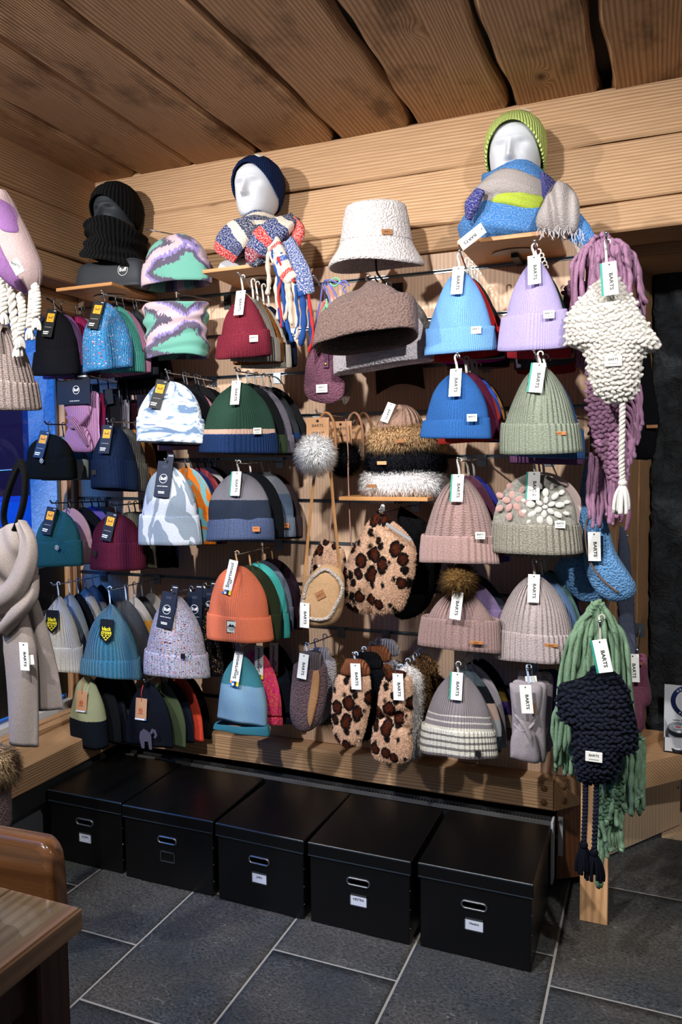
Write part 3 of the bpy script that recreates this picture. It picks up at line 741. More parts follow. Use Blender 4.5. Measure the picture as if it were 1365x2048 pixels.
        b = MB(); b.add([(-0.006, 0, -0.004), (-0.0055, 0, 0.001), (-0.002, 0, 0.004), (0.002, 0, 0.003), (0.0055, 0, -0.001), (0.005, 0, -0.004), (0.003, 0, -0.0045), (0.002, 0, -0.001), (-0.001, 0, -0.001), (-0.002, 0, -0.0045), (-0.004, 0, -0.0045), (-0.0045, 0, -0.002)], [[0, 1, 2, 11], [2, 8, 9, 10, 11], [2, 3, 7, 8], [3, 4, 5, 6, 7]])
        b.obj('emblem_print', red, o, (-0.001, -0.001, -0.047), smooth=False)
        text('MAMMUT', 0.0055, red, o, (-0.001, -0.0009, -0.060), 0.03)
        V, F, U = tubevf([(0, 0, -0.004), (0.001, -0.001, -0.012), (-0.002, -0.001, 0.02), (0.002, 0.004, 0.05)], 0.0011, 5); M('tag_string', V, F, plain('#e0281c'), o)
    return o

def patch(parent, c, kind, xf, z, grow=0.008):
    """small sewn label on the front of a hat at fraction xf of its half width"""
    t = (z+c.H)/c.H; x = xf*c.W/2; y = c.front(x, t*0.55 if grow else t, grow)-0.0055
    y2 = c.front(x*1.08, t*0.55 if grow else t, grow)-0.0055
    yaw = math.atan2(y2-y, x*0.08) if abs(x) > 0.01 else 0.0
    yaw = max(-0.5, min(0.5, yaw))
    if kind == 'white':
        o = box('label_patch', (-0.015, -0.001, -0.011), (0.015, 0.002, 0.011), plain('#e9e8e0', 0.8), parent, 0, (x, y, z), (0, 0, yaw))
        text('BARTS', 0.007, INK, o, (0, -0.0015, 0.003), 0.02)
        box('fine_print', (-0.008, -0.0014, -0.006), (0.008, -0.0009, -0.0045), plain('#8a8a86'), o)
    elif kind == 'leather':
        o = box('label_patch', (-0.020, -0.001, -0.005), (0.020, 0.0025, 0.005), plain('#b5753f', 0.6), parent, 0.0008, (x, y, z), (0, 0, yaw)); text('BARTS', 0.0055, plain('#4a2a14'), o, (0, -0.0014, 0), 0.02)
    elif kind == 'orange':
        o = box('label_patch', (-0.014, -0.001, -0.009), (0.014, 0.0025, 0.009), plain('#c47a45', 0.6), parent, 0.0008, (x, y, z), (0, 0, yaw)); text('BARTS', 0.0055, plain('#5a2c12'), o, (0, -0.0014, 0.003), 0.02)
    elif kind == 'buffdot':
        V, F, _ = ring_vf(0.0095, 0.0); o = M('label_patch', V, F, plain('#d6dade'), parent, (x, y-0.001, z), (0, 0, yaw)); V, F, _ = ring_vf(0.0078, 0.0); M('patch_field', V, F, plain('#10161a'), o, (0, -0.0004, 0)); text('X', 0.012, plain('#d6dade'), o, (0, -0.0012, 0), 0.04)
    elif kind == 'dark':
        o = box('label_patch', (-0.009, -0.001, -0.010), (0.009, 0.0025, 0.010), plain('#0d0e12', 0.5), parent, 0.0008, (x, y, z), (0, 0, yaw))
    elif kind == 'smart':
        o = box('label_patch', (-0.0205, -0.001, -0.0225), (0.0205, 0.0025, 0.0225), plain('#15181a', 0.6), parent, 0.0008, (x, y, z), (0, 0, yaw))
        box('patch_field', (-0.018, -0.0016, -0.020), (0.018, -0.0008, 0.020), plain('#cfd8c8'), o)
        M('mountain_print', [(-0.014, -0.002, 0.002), (-0.004, -0.002, 0.012), (0.001, -0.002, 0.006), (0.005, -0.002, 0.010), (0.014, -0.002, 0.002)], [[0, 1, 2, 3, 4]], INK, o, smooth=False)
        text('Smartwool', 0.0062, WHITE, o, (0, -0.003, -0.0015), 0.02); box('band_print', (-0.016, -0.0021, -0.005), (0.016, -0.0017, 0.002), INK, o)
        box('fine_print', (-0.012, -0.0021, -0.009), (0.012, -0.0016, -0.0075), INK, o); box('fine_print', (-0.009, -0.0021, -0.0135), (0.009, -0.0016, -0.012), INK, o)
    return o

def hat(xc, y, ztop, W, H, mat, label, D=0.05, cuff=0.0, cuffmat=None, tagk=None, patchk=None, px_=0.45, pz=None, rod=None, roll=0.0, yaw=0.0, group=None,
        hang=CHROME, tagroll=0.0, tagx=0.0, tagz=0.004, pitch=0.0, name='beanie', cat='beanie', n=65, cuffwave=0.006, lowbody=None, **k):
    c = Cap(W, H, D, seed=rng.random()*6, **k)
    r = T(name, label, cat, (xc, y, ztop), (pitch, roll, yaw), group)
    lo = 0.12 if cuff else 0.0
    link('crown', cap_mesh(c, mat, n, 26, lo), r)
    if cuff: link('cuff', cuff_mesh(c, cuff, cuffmat or mat, n, 0.007 if c.wob > 0.5 else 0.0045, wave=cuffwave), r)
    if rod is not None:
        L = max(0.03, rod-ztop+0.006); link('hanger', hanger_mesh(L, hang), r, (0, 0.0, L-0.004))
    if tagk:
        kk = tagk
        h = {'barts': 0.088, 'bartsg': 0.088, 'smart': 0.125, 'buff': 0.112, 'buffcard': 0.135, 'crows': 0.094, 'mam': 0.078, 'bartsb': 0.03}[kk]
        tt = 1-(h-tagz)/H; zt = tagz
        if kk in ('crows', 'mam'): tt = 1-(h+0.055)/H; zt = -0.055
        yb = c.front(tagx, max(0.05, tt))-0.007; yt = (-0.014 if kk != 'mam' and kk != 'crows' else c.front(tagx, 1-0.05/H)-0.008)
        tagcard(r, kk, (tagx, yt, zt), -math.atan2(yt-yb, h), tagroll)
    if patchk: patch(r, c, patchk, px_, (-H+cuff*0.62 if cuff else -H*0.86) if pz is None else -H+pz, 0.008 if cuff else 0.0)
    return r

def hook(tip, label, length=None, mat=CHROME):
    """a slat wall display hook: plate, back wire and rod with an upturned tip; tip = world position of the rod end"""
    x, y, z = tip
    zw = min(RAILZ, key=lambda q: abs(q-(z-0.012)) if q < z+0.03 else 9)
    r = T('display_hook', label, 'hook', (x, Y0, zw), group='hooks on the slat wall')
    dz = z-zw
    b = MB(); b.box((-0.016, -0.0045, -0.036), (0.016, -0.0025, 0.004)); b.obj('bracket', STEEL, r, smooth=False)
    p = smooth_path([(0, -0.004, -0.014), (0, -0.02, -0.013), (0, -0.05, -0.012+0.0), (0, y-Y0+0.03, dz-0.010), (0, y-Y0+0.008, dz-0.006), (0, y-Y0, dz)], 24)
    V, F, U = tubevf(p, 0.0027, 8); M('rod', V, F, mat, r)
    V, F, U = sphere_vf((0, y-Y0, dz), 0.0042, 10, 7); M('rod_tip', V, F, mat, r)
    return r

# ---------------------------------------------------------------- pillow-like bodies from an outline
class Pillow:
    """soft body with an outline (x,z pairs around its centre), D thick, facing -y"""
    def __init__(s, pts, D, n=96, p=3.0, q=0.55, smoothed=True):
        P = np.asarray(pts, float)
        if smoothed: Q = smooth_path(np.vstack([P, P[:1]])[:, [0, 1]] if P.shape[1] == 2 else P, len(P)*10)[:-1]
        else: Q = P
        s.c = np.array([(Q[:, 0].min()+Q[:, 0].max())/2, (Q[:, 1].min()+Q[:, 1].max())/2])
        Q = Q-s.c; th = np.unwrap(np.arctan2(Q[:, 1], Q[:, 0]))
        th = np.arctan2(Q[:, 1], Q[:, 0]); o = np.argsort(th); th = th[o]; R = np.hypot(Q[:, 0], Q[:, 1])[o]
        s.th = np.concatenate([th-2*math.pi, th, th+2*math.pi]); s.R = np.tile(R, 3); s.D, s.n, s.p, s.q = D, n, p, q
    def rad(s, a): return np.interp(a, s.th, s.R)
    def y(s, x, z):
        r = np.hypot(x, z)/np.maximum(s.rad(np.arctan2(z, x)), 1e-6); return -s.D/2*np.clip(1-r**s.p, 0, 1)**s.q
    def inside(s, x, z, m=0.97): return np.hypot(x, z) < m*s.rad(np.arctan2(z, x))
    def grids(s, rings=14, dent=None):
        a = np.linspace(-math.pi, math.pi, s.n+1); R = s.rad(a)
        rr = 1-(1-np.linspace(0, 1, rings))**1.6
        x = rr[:, None]*R*np.cos(a); z = rr[:, None]*R*np.sin(a)
        h = s.D/2*np.clip(1-rr**s.p, 0, 1)[:, None]**s.q*np.ones_like(x)
        if dent is not None: h = h-dent(x, z)
        return x, z, h
    def mesh(s, name, mat, rings=14, dent=None, back=True):
        x, z, h = s.grids(rings, dent)
        Pf = np.stack([x, -h, z], -1); U = np.stack([x+0.5, z+0.5], -1)
        V, F, UV = G(Pf, U)
        if back:
            Pb = np.stack([x, s.D/2*np.clip(1-(1-(1-np.linspace(0, 1, rings))**1.6)**s.p, 0, 1)[:, None]**s.q*np.ones_like(x), z], -1)
            V2, F2, UV2 = G(Pb, U, True); F = np.vstack([F, F2+len(V)]); V = np.vstack([V, V2]); UV = np.vstack([UV, UV2])
        return mesh(name, V, F, mat, UV)
    def surf(s, k, rings=14, both=False):
        """k random points on the front, with normals and uv"""
        x, z, h = s.grids(rings); P = np.stack([x, -h, z], -1); U = np.stack([x+0.5, z+0.5], -1)
        return scatter(P, U, k)
def scatter(P, U, k):
    nv, nu = P.shape[:2]; A = P[:-1, :-1]; B = P[:-1, 1:]; C = P[1:, :-1]; Dd = P[1:, 1:]
    area = np.linalg.norm(np.cross(B-A, C-A), axis=-1)+np.linalg.norm(np.cross(B-Dd, C-Dd), axis=-1)
    pr = area.ravel()/area.sum(); id = rng.choice(len(pr), k, p=pr); i, j = id//(nu-1), id % (nu-1)
    s_, t_ = rng.random((k, 1)), rng.random((k, 1))
    f = lambda Q: (Q[i, j]*(1-s_)+Q[i, j+1]*s_)*(1-t_)+(Q[i+1, j]*(1-s_)+Q[i+1, j+1]*s_)*t_
    nrm = np.cross((B-A)[i, j]+(Dd-C)[i, j], (C-A)[i, j]+(Dd-B)[i, j]); nrm /= np.linalg.norm(nrm, axis=1)[:, None]+1e-12
    return f(P), nrm, f(U)
def fur(name, P, N, UV, length, mat, parent, width=0.0010, droop=0.3, rand=0.5, rootuv=False, comb=(0, 0, 0), loc=None, rot=None):
    k = len(P)
    d = N+rand*rng.standard_normal((k, 3))+np.array(comb); d /= np.linalg.norm(d, axis=1)[:, None]
    L = length*(0.6+0.6*rng.random((k, 1)))
    side = np.cross(d, rng.standard_normal((k, 3))); side /= np.linalg.norm(side, axis=1)[:, None]
    p1 = P+d*L*0.55; p2 = P+d*L*0.9+np.array([0, 0, -droop])*L*0.5+rng.standard_normal((k, 3))*L*0.12
    wd = width*(0.7+0.6*rng.random((k, 1)))
    V = np.stack([P-side*wd, P+side*wd, p1+side*wd*0.75, p1-side*wd*0.75, p2], 1).reshape(-1, 3)
    b = (np.arange(k)*5)[:, None]
    F = [list(map(int, f)) for f in np.concatenate([b+np.array([0, 1, 2, 3])], 0)]+[list(map(int, f)) for f in b+np.array([3, 2, 4])]
    if rootuv: uv = np.repeat(UV, 5, 0)
    else:
        u = np.repeat(rng.random(k), 5); uv = np.stack([u, np.tile([0, 0, 0.55, 0.55, 1.0], k)], 1)
    o = M(name, V, F, mat, parent, loc, rot, uv, True)
    at = o.data.attributes.new('rn', 'FLOAT_VECTOR', 'POINT'); at.data.foreach_set('vector', np.repeat(N*0.8+d*0.35, 5, 0).ravel()); return o
def outline(px, y):
    """pixel outline of a thing -> centre in the plane y and (x,z) pairs around it"""
    Q = np.array([PY(u, v, y) for u, v in px]); c = np.array([(Q[:, 0].min()+Q[:, 0].max())/2, y, (Q[:, 2].min()+Q[:, 2].max())/2])
    return c, np.stack([Q[:, 0]-c[0], Q[:, 2]-c[2]], 1)
def stitches(name, pil, mat, parent, dx=0.019, dz=0.013, r=0.0105, tilt=0.5, m=0.995, loc=None, rot=None, lim=900):
    """chunky garter stitches laid row by row over the front of a pillow"""
    base, F0, _ = sphere_vf((0, 0, 0), (1, 1, 1), 8, 6); b = []; 
    zmax = pil.R.max(); row = 0; pts = []
    for z in np.arange(-zmax, zmax, dz):
        off = dx*0.5*(row % 2); row += 1
        for x in np.arange(-zmax, zmax, dx)+off:
            zz = z+0.006*math.sin(x*22)+0.002*rng.standard_normal()
            if pil.inside(x, zz, m): pts.append((x, zz, row))
    V = []; F = []; k = 0
    for x, z, rw in pts:
        y = float(pil.y(x, z)); a = tilt*(1 if rw % 2 else -1)+0.15*rng.standard_normal()
        sx, sy, sz = r*1.12*(0.9+0.2*rng.random()), r*0.62, r*0.62*(0.9+0.25*rng.random())
        q = base*np.array([sx, sy, sz]); ca, sa = math.cos(a), math.sin(a)
        q = np.stack([q[:, 0]*ca-q[:, 2]*sa+x, q[:, 1]+y-r*0.15, q[:, 0]*sa+q[:, 2]*ca+z], 1)
        V.append(q); F.append(F0+k); k += len(base)
    o = M(name, np.concatenate(V), np.concatenate(F), mat, parent, loc, rot, np.concatenate(V)[:, [0, 2]])
    o['kind'] = 'stuff'; return o
def braid(name, pts, r, mat, parent, turns=10, loc=None):
    p = smooth_path(pts, 60); n = len(p); t = np.linspace(0, 1, n); b = MB()
    T_ = np.gradient(p, axis=0); T_ /= np.linalg.norm(T_, axis=1)[:, None]; ref = np.array([0, 1.0, 0]); A = np.cross(T_, ref); A /= np.linalg.norm(A, axis=1)[:, None]; Bq = np.cross(T_, A)
    for k in range(2):
        a = t*turns*2*math.pi+k*math.pi; b.tube(p+0.55*r*(np.cos(a)[:, None]*A+np.sin(a)[:, None]*Bq), r*0.62, 7)
    return b.obj(name, mat, parent, loc)
def tassel(name, top, L, R, mat, parent, k=10, loc=None, r=0.0045):
    b = MB(); top = np.array(top, float)
    for i in range(k):
        a = i/k*2*math.pi+rng.random()*0.4; e = np.array([math.cos(a)*R*(0.4+0.6*rng.random()), math.sin(a)*R*0.6, -L*(0.85+0.2*rng.random())])
        b.tube(smooth_path([top, top+e*np.array([0.7, 0.7, 0.35])+np.array([0, 0, 0]), top+e*np.array([1.0, 1, 0.75]), top+e], 12), r, 6)
    V, F, U = sphere_vf(top, (R*0.45, R*0.45, R*0.4), 10, 7); b.add(V, F, U)
    return b.obj(name, mat, parent, loc)
# ================================================================== STACKS OF HATS ON HOOKS
K = knit
CLEAR = plain('#aebfd6', 0.2, 0.0, 0.8)
GREYH = plain('#b9b6ae', 0.5)
BLACKH = plain('#16171b', 0.45)
TANH = plain('#b98a5c', 0.6)
def FB(b, y):
    x0, x1, yt, yb = b; mid = (x0+x1)/2
    L, R = PY(x0, yb, y), PY(x1, yb, y); return (L[0]+R[0])/2, PY(mid, yt, y)[2], R[0]-L[0], PY(mid, yt, y)[2]-PY(mid, yb, y)[2]
ORD = ['directly behind', 'second behind', 'third behind', 'fourth behind', 'fifth behind', 'sixth behind']
def stack(tip, bbox, first, rest=(), group=None, gap=0.042, dy=0.03, hookc=CHROME, hang=GREYH, short=None):
    """tip: pixel of the rod end and its depth; first: (label, material, options); rest: (look, material, options) from front to back"""
    tw = PY(*tip)
    yf = tip[2]+dy; lab, mat, k = first; k = dict(k)
    x, zt, W, H = FB(bbox, yf)
    cf = k.pop('cuff', 0.0)*H
    if 'pzf' in k: k['pz'] = k.pop('pzf')*H
    bands = k.pop('bands', None)
    if bands: mat = K(bands[0], None, pat='bands', pc=tuple((p*H, q) for p, q in bands[1]), **bands[2])
    short = short or lab.split(' hanging')[0].split(' with ')[0]
    hk = hook((x*0.35+tw[0]*0.65, tip[2], tw[2]), 'display hook carrying the ' + short, mat=hookc)
    rx = x*0.35+tw[0]*0.65
    hat(x, yf, zt, W, H, mat, lab, cuff=cf, rod=tw[2]-0.006, hang=hang, group=group, **k)
    y = yf
    for i, (look, m2, k2) in enumerate(rest):
        k2 = dict(k2); y += k2.pop('gap', gap if i else max(gap+0.016, k.get('D', 0.05)/2+0.034))
        W2, H2 = W*k2.pop('w', 1.0), H*k2.pop('h', 1.0); cf2 = k2.pop('cuff', cf/H)*H2
        dx, dz = k2.pop('dx', 0.0), k2.pop('dz', 0.0)
        b2 = k2.pop('bands', None)
        if b2: m2 = K(b2[0], None, pat='bands', pc=tuple((p*H2, q) for p, q in b2[1]), **b2[2])
        cm = k2.pop('cuffmat', None)
        shp = {a: k[a] for a in ('a', 'b', 't0') if a in k and a not in k2}
        lb = k2.pop('label', None) or '%s hanging %s the %s' % (look, ORD[i], short)
        hat(x*0.7+rx*0.3+dx+rng.normal(0, 0.002), y, min(zt+rng.normal(0, 0.003)+dz, tw[2]-0.03), W2, H2, m2, lb, D=k2.pop('D', 0.027), wob=0.15, cuff=cf2, cuffmat=cm, rod=tw[2]-0.006, hang=k2.pop('hang', hang), group=group, n=45, **shp, **k2)
    return x, yf, zt, W, H
PT = dict(t0=0.22, a=1.45, b=0.66)           # pointed crown
DM = dict(t0=0.36, a=2.1, b=0.55)            # rounded crown
MD = dict(t0=0.28, a=1.7, b=0.6)
FINE = dict(ribs=260.0, stitch=320.0)
WIDE = dict(ribs=105.0, stitch=230.0, bump=1.0)

# --- row under the top rail
stack((90, 596, 2.385), (74, 156, 621, 750), ('black ribbed beanie with black swing tag under the leftmost shelf', K('#14141a', **WIDE), dict(cuff=0.39, tagk='buff', tagroll=0.14, D=0.055, **DM)),
      [('lilac ribbed beanie', K('#a572b8', **WIDE), dict(dz=-0.006, gap=0.05)), ('magenta ribbed beanie', K('#a01259', **WIDE), dict(w=0.95, gap=0.075)), ('pale pink ribbed beanie', K('#cdb3b8', **WIDE), dict(w=0.9))], 'beanies under the left shelf', hookc=BLACKH, hang=BLACKH)
stack((206, 581, 2.38), (166, 263, 604, 740), ('bright blue speckled tweed beanie hanging below the black mannequin bust', K('#1672b4', '#3f97cf', pat='specks', pc=('#e9e4da', '#d94f4f', '#0d4f86', '#5fa5cc', '#1672b4', '#2a86c0'), ribs=110.0, stitch=220.0, heather=0.4), dict(cuff=0.0, tagk='buff', tagroll=0.16, tagx=-0.012, D=0.07, flare=0.1, **MD)),
      [('mint green ribbed beanie', K('#4fc1ae', **WIDE), dict(cuff=0.3)), ('fuzzy pink mohair beanie', K('#b9628f', '#e09abd', fuzz=0.4), dict(dz=-0.008, cuff=0.3)), ('charcoal knitted beanie', K('#3d4149', **WIDE), dict(dx=0.02, h=1.05, w=0.92)), ('black chunky beanie', K('#131317', **WIDE), dict(dz=-0.05, dx=0.0, w=1.0)), ('dusky mauve beanie', K('#4d3a48', **WIDE), dict(dz=-0.075, dx=0.01, w=1.1))], 'beanies under the left shelf', hang=BLACKH)
stack((477, 546, 2.32), (441, 538, 585, 715), ('burgundy ribbed beanie with a white swing tag below the navy hatted mannequin', K('#6a1526', '#84243a', ribs=150.0), dict(cuff=0.38, tagk='barts', patchk='white', px_=0.62, pz=0.055, D=0.06, **PT)),
      [('greige ribbed beanie', K('#9f958a', **WIDE), dict(dz=-0.004)), ('ochre brown beanie with little orange foxes', K('#96591a', pat='specks', pc=('#d8742a', '#e8863a', '#96591a', '#7a4512')), dict(dz=-0.012, w=1.02)), ('cream knitted beanie', K('#cbc2b2'), dict(dz=-0.018, w=1.05)), ('dark navy beanie', K('#191f38'), dict(dz=-0.01, w=1.08))], 'beanies below the navy hatted mannequin')
stack((922, 501, 2.335), (856, 986, 538, 706), ('light blue ribbed beanie with a white swing tag under the right shelf', K('#5d9be0', '#6faaea', **FINE), dict(cuff=0.31, tagk='barts', patchk='white', px_=0.58, pz=0.060, D=0.058, tagroll=0.03, **PT)),
      [('bright red beanie', K('#d20d17', **FINE), dict(dz=-0.010, dx=0.008)), ('dark green beanie', K('#22302a', **FINE), dict(dz=-0.006, dx=0.008)), ('pale mint beanie', K('#a3bcae', **FINE), dict()), ('hot magenta beanie', K('#dd18ac', **FINE), dict(dz=-0.003)), ('dark plum beanie', K('#2a1420', **FINE), dict(dz=-0.01)), ('mauve brown beanie', K('#856a66', **FINE), dict(dz=-0.02))], 'fine knit beanies under the right shelf', gap=0.04)
stack((1072, 481, 2.29), (1007, 1132, 516, 700), ('lilac ribbed beanie with a white swing tag under the right shelf', K('#a596cc', '#b0a2d4', **FINE), dict(cuff=0.40, tagk='barts', patchk='white', px_=0.52, pz=0.092, D=0.058, tagroll=-0.06, **PT)),
      [('crimson beanie', K('#cf2638', **FINE), dict(dz=-0.014, w=1.0, cuff=0.33)), ('bottle green beanie', K('#0f3a30', **FINE), dict()), ('sand beige beanie', K('#b69a80', **FINE), dict()), ('slate grey beanie', K('#57545e', **FINE), dict(dz=-0.02)), ('scarlet beanie', K('#b5161f', **FINE), dict(dz=-0.04))], 'fine knit beanies under the right shelf', gap=0.05)

# --- second row
MARBLE = patch_knit(('#6f87a8', '#a9bad0', '#e6ecf5', '#eef2f8', '#8aa0bd'), 16.0, (0.6, 1.3, 1.0), 2.2, 0.1, 500.0, 3.1, (0.0, 0.38, 0.46, 0.58, 0.66))
stack((333, 739, 2.405), (280, 404, 762, 886), ('white and slate blue marbled fleece beanie with black swing tag', MARBLE, dict(cuff=0.40, tagk='buff', tagroll=0.17, tagx=-0.018, D=0.075, cuffwave=0.008, **DM)),
      [('black cuffed beanie', K('#131319', **FINE), dict(w=0.9, dx=0.02)), ('rose pink fleece beanie', felt('#b77783'), dict(dz=-0.022, dx=0.005)), ('black fleece beanie', felt('#17171b'), dict(w=0.9, dx=0.015)), ('dusty pink beanie', felt('#c08a94'), dict(dz=-0.015)), ('plain black beanie', K('#111116', **FINE), dict(w=0.95))], 'beanies behind the marbled beanie', hang=BLACKH)
stack((472, 736, 2.41), (409, 554, 764, 906), ('dark green beanie with a navy brim and a beige stripe', None, dict(bands=('#2f4a3e', ((0.0, '#1f3d70'), (0.265, '#d2ae9a'), (0.335, '#2b463a')), dict(ribs=150.0)), cuff=0.27, cuffmat=K('#1b3868', **WIDE), tagk='barts', patchk='white', px_=0.62, pzf=0.30, D=0.055, **MD)),
      [('black beanie with an olive brim', K('#16181a'), dict(cuffmat=K('#41543c', **WIDE))), ('purple grey melange beanie', K('#5c5666', '#8a8494'), dict(dx=0.004)), ('charcoal melange beanie with a navy stripe', None, dict(bands=('#333', ((0.0, '#2a2d31'), (0.22, '#223a6e'), (0.30, '#3a3d42')), {}), cuff=0.2, dx=0.01)), ('black melange beanie', K('#1d1f22', '#34373b'), dict(dx=0.014))], 'beanies behind the dark green striped beanie', gap=0.052, short='navy brimmed green beanie')
stack((918, 706, 2.305), (853, 979, 741, 877), ('royal blue ribbed beanie with a white swing tag', K('#1a569c', '#2465ae', **FINE), dict(cuff=0.29, tagk='barts', patchk='white', px_=0.55, pz=0.060, D=0.058, **MD)),
      [('burgundy plum beanie', K('#571433', **FINE), dict(dx=0.010)), ('orange red beanie', K('#dc3420', **FINE), dict(dx=0.014, dz=-0.008)), ('cobalt blue beanie', K('#2a55c4', **FINE), dict(dx=0.012)), ('amber orange beanie', K('#e2901c', **FINE), dict(dx=0.012)), ('petrol black beanie', K('#10262a', **FINE), dict(dx=0.014))], 'fine knit beanies behind the royal blue one')
stack((1063, 701, 2.24), (1007, 1156, 730, 906), ('sage green thick ribbed beanie with a leather label', K('#858f7c', '#979f8c', ribs=95.0, stitch=230.0, bump=1.0), dict(cuff=0.345, tagk='bartsg', patchk='leather', px_=0.55, D=0.07, tagroll=0.10, t0=0.2, a=1.5, b=0.62)),
      [('denim blue ribbed beanie', K('#3d70b6', **WIDE), dict(gap=0.07, dx=0.012, dz=-0.01)), ('plum purple ribbed beanie', K('#7c4b7a', **WIDE), dict(gap=0.07, dz=-0.030, dx=0.01))], 'thick ribbed beanies')

# --- third row (left)
stack((90, 843, 2.41), (57, 150, 868, 957), ('black fleece beanie with a small round badge beside the blue window', felt('#0b1012', '#050808', 200.0), dict(cuff=0.44, tagk='buff', tagroll=0.13, tagx=-0.01, tagz=0.012, patchk='buffdot', px_=0.0, pzf=0.40, D=0.075, **DM)),
      [('steel grey fleece beanie', felt('#6d7572'), dict(dz=-0.004, gap=0.075)), ('taupe fleece beanie', felt('#938a86'), dict(dz=-0.004, gap=0.07)), ('sooty black fleece beanie', felt('#101113'), dict(gap=0.06))], 'fleece beanies beside the window', hookc=BLACKH, hang=BLACKH)
stack((213, 838, 2.42), (189, 271, 852, 980), ('navy blue ribbed beanie with black swing tag', K('#0f1d36', '#172a4a', **WIDE), dict(cuff=0.45, tagk='buff', tagroll=0.06, tagx=-0.012, D=0.055, patchk='dark', px_=-0.7, **DM)),
      [('stone grey ribbed beanie', K('#57534d', '#6f6a63', **WIDE), dict(dx=0.006)), ('ochre orange ribbed beanie', K('#b86f27', '#d08a3e', **WIDE), dict(gap=0.085)), ('dark aubergine beanie', K('#221823', **WIDE), dict()), ('black ribbed beanie', K('#15141a', **WIDE), dict())], 'beanies behind the navy ribbed one', hang=BLACKH)

# --- fourth row
CAMO = patch_knit(('#8794a2', '#8794a2', '#c8cedb', '#c8cedb'), 13.0, (1.5, 0.45, 1.0), 1.2, 0.35, 420.0, 1.3)
CAMO2 = patch_knit(('#c4691f', '#c4691f', '#69a0a8', '#69a0a8'), 15.0, (1.3, 0.6, 1.0), 1.4, 0.2, 420.0, 5.3)
stack((331, 918, 2.40), (287, 396, 932, 1090), ('grey and white camouflage beanie with a tall navy header card', CAMO, dict(cuff=0.39, tagk='buffcard', tagroll=0.05, tagz=0.018, D=0.07, cuffwave=0.008, **DM)),
      [('orange and teal patterned beanie', CAMO2, dict(dx=0.035, dz=0.008, gap=0.06)), ('dark blue thin beanie', felt('#13275a'), dict(dx=0.03, dz=-0.01)), ('brick red thin beanie', felt('#8f3038'), dict(dx=0.03, dz=-0.008)), ('off white thin beanie', felt('#cfc9c9'), dict(dx=0.035)), ('black thin beanie', felt('#101013'), dict(dx=0.035))], 'thin beanies behind the camouflage one', hang=BLACKH, gap=0.048)
stack((474, 921, 2.395), (420, 544, 945, 1082), ('grey navy and blue colour block beanie with an orange label', None, dict(bands=('#777', ((0.0, '#4b5876'), (0.31, '#2a3242'), (0.60, '#77747b')), dict(heather=0.6)), cuff=0.31, cuffmat=K('#46557a', '#5d6c90', ribs=110.0, bump=1.0), tagk='bartsg', patchk='orange', px_=0.66, D=0.055, **DM)),
      [('black slouchy beanie', K('#14161a'), dict(dx=0.004)), ('light grey banded beanie', None, dict(bands=('#888', ((0.0, '#6f7f93'), (0.33, '#5c6d84'), (0.66, '#858890')), dict(heather=0.6)), cuff=0.31, cuffmat=K('#76849a', ribs=110.0), patchk='orange', px_=0.8, dx=0.02, gap=0.07)), ('dark brown melange beanie', K('#35262b', '#4a383c'), dict(dx=0.02))], 'beanies behind the colour block one', gap=0.055, short='orange labelled grey beanie')
stack((917, 916, 2.375), (849, 993, 951, 1127), ('dusty pink fuzzy cable knit beanie', K('#a8807a', '#c29d97', ribs=52.0, stitch=120.0, fuzz=0.6, bump=1.2), dict(cuff=0.33, cuffmat=K('#a8827c', '#c29d97', ribs=80.0, fuzz=0.6), tagk='bartsg', patchk='white', px_=0.64, pzf=0.34, D=0.065, t0=0.2, a=1.7, b=0.62)),
      [('fuzzy burgundy beanie', K('#571a3a', '#6d2a4c', fuzz=0.5), dict(dx=0.012)), ('royal blue fuzzy beanie', K('#2530c0', fuzz=0.4), dict(dx=0.018))], 'fuzzy beanies behind the pink cable one', gap=0.06)
fx, fy, fz, fW, fH = stack((1070, 913, 2.38), (986, 1157, 946, 1104), ('grey felted beanie with white and pink flower petals', felt('#77746a', '#a5a196', 150.0), dict(cuff=0.375, cuffmat=K('#8a8476', '#b7b09f', ribs=80.0, stitch=200.0, bump=1.0), tagk='bartsg', patchk='white', px_=0.62, pzf=0.37, D=0.065, **DM)),
      [('cream floral beanie', felt('#d3c4bd', '#e0b7ae', 40.0), dict(dx=0.018, gap=0.06, cuffmat=K('#c9bcb2', **WIDE))), ('taupe ribbed beanie', K('#a59a8d', **WIDE), dict(dz=-0.028, gap=0.06))], 'beanies behind the flower beanie', short='flower beanie')

# petals on the flower beanie
fb = [o for o in bpy.data.objects if o.get('label', '').startswith('grey felted beanie')][0]
fc = Cap(fW, fH, 0.065, **DM); base, F0, _ = sphere_vf((0, 0, 0), (1, 1, 1), 10, 7)
def petals(cxp, czp, rings, mat, nm):
    for R, k, ln in rings:
        for i in range(k):
            a = i/k*2*math.pi+R*20; x = cxp+R*math.cos(a); z = czp+R*math.sin(a)
            if abs(x) > fW*0.46 or z < -fH*0.62 or z > -0.02: continue
            t = (z+fH)/fH; y = fc.front(x, t)-0.001
            q = base*np.array([ln, 0.0020, ln*0.68*(0.85+0.3*rng.random())]); ca, sa = math.cos(a), math.sin(a)
            M(nm, np.stack([q[:, 0]*ca-q[:, 2]*sa, q[:, 1], q[:, 0]*sa+q[:, 2]*ca], 1), F0, mat, fb, (x, y-0.003, z))
petals(0.035, -fH*0.42, [(0.0, 1, 0.009), (0.021, 6, 0.012), (0.043, 9, 0.0145), (0.064, 12, 0.010)], felt('#dcd9d2', None, 300.0), 'petal')
petals(-0.062, -fH*0.36, [(0.020, 5, 0.014), (0.046, 7, 0.013)], felt('#cf9f98', None, 300.0), 'petal')

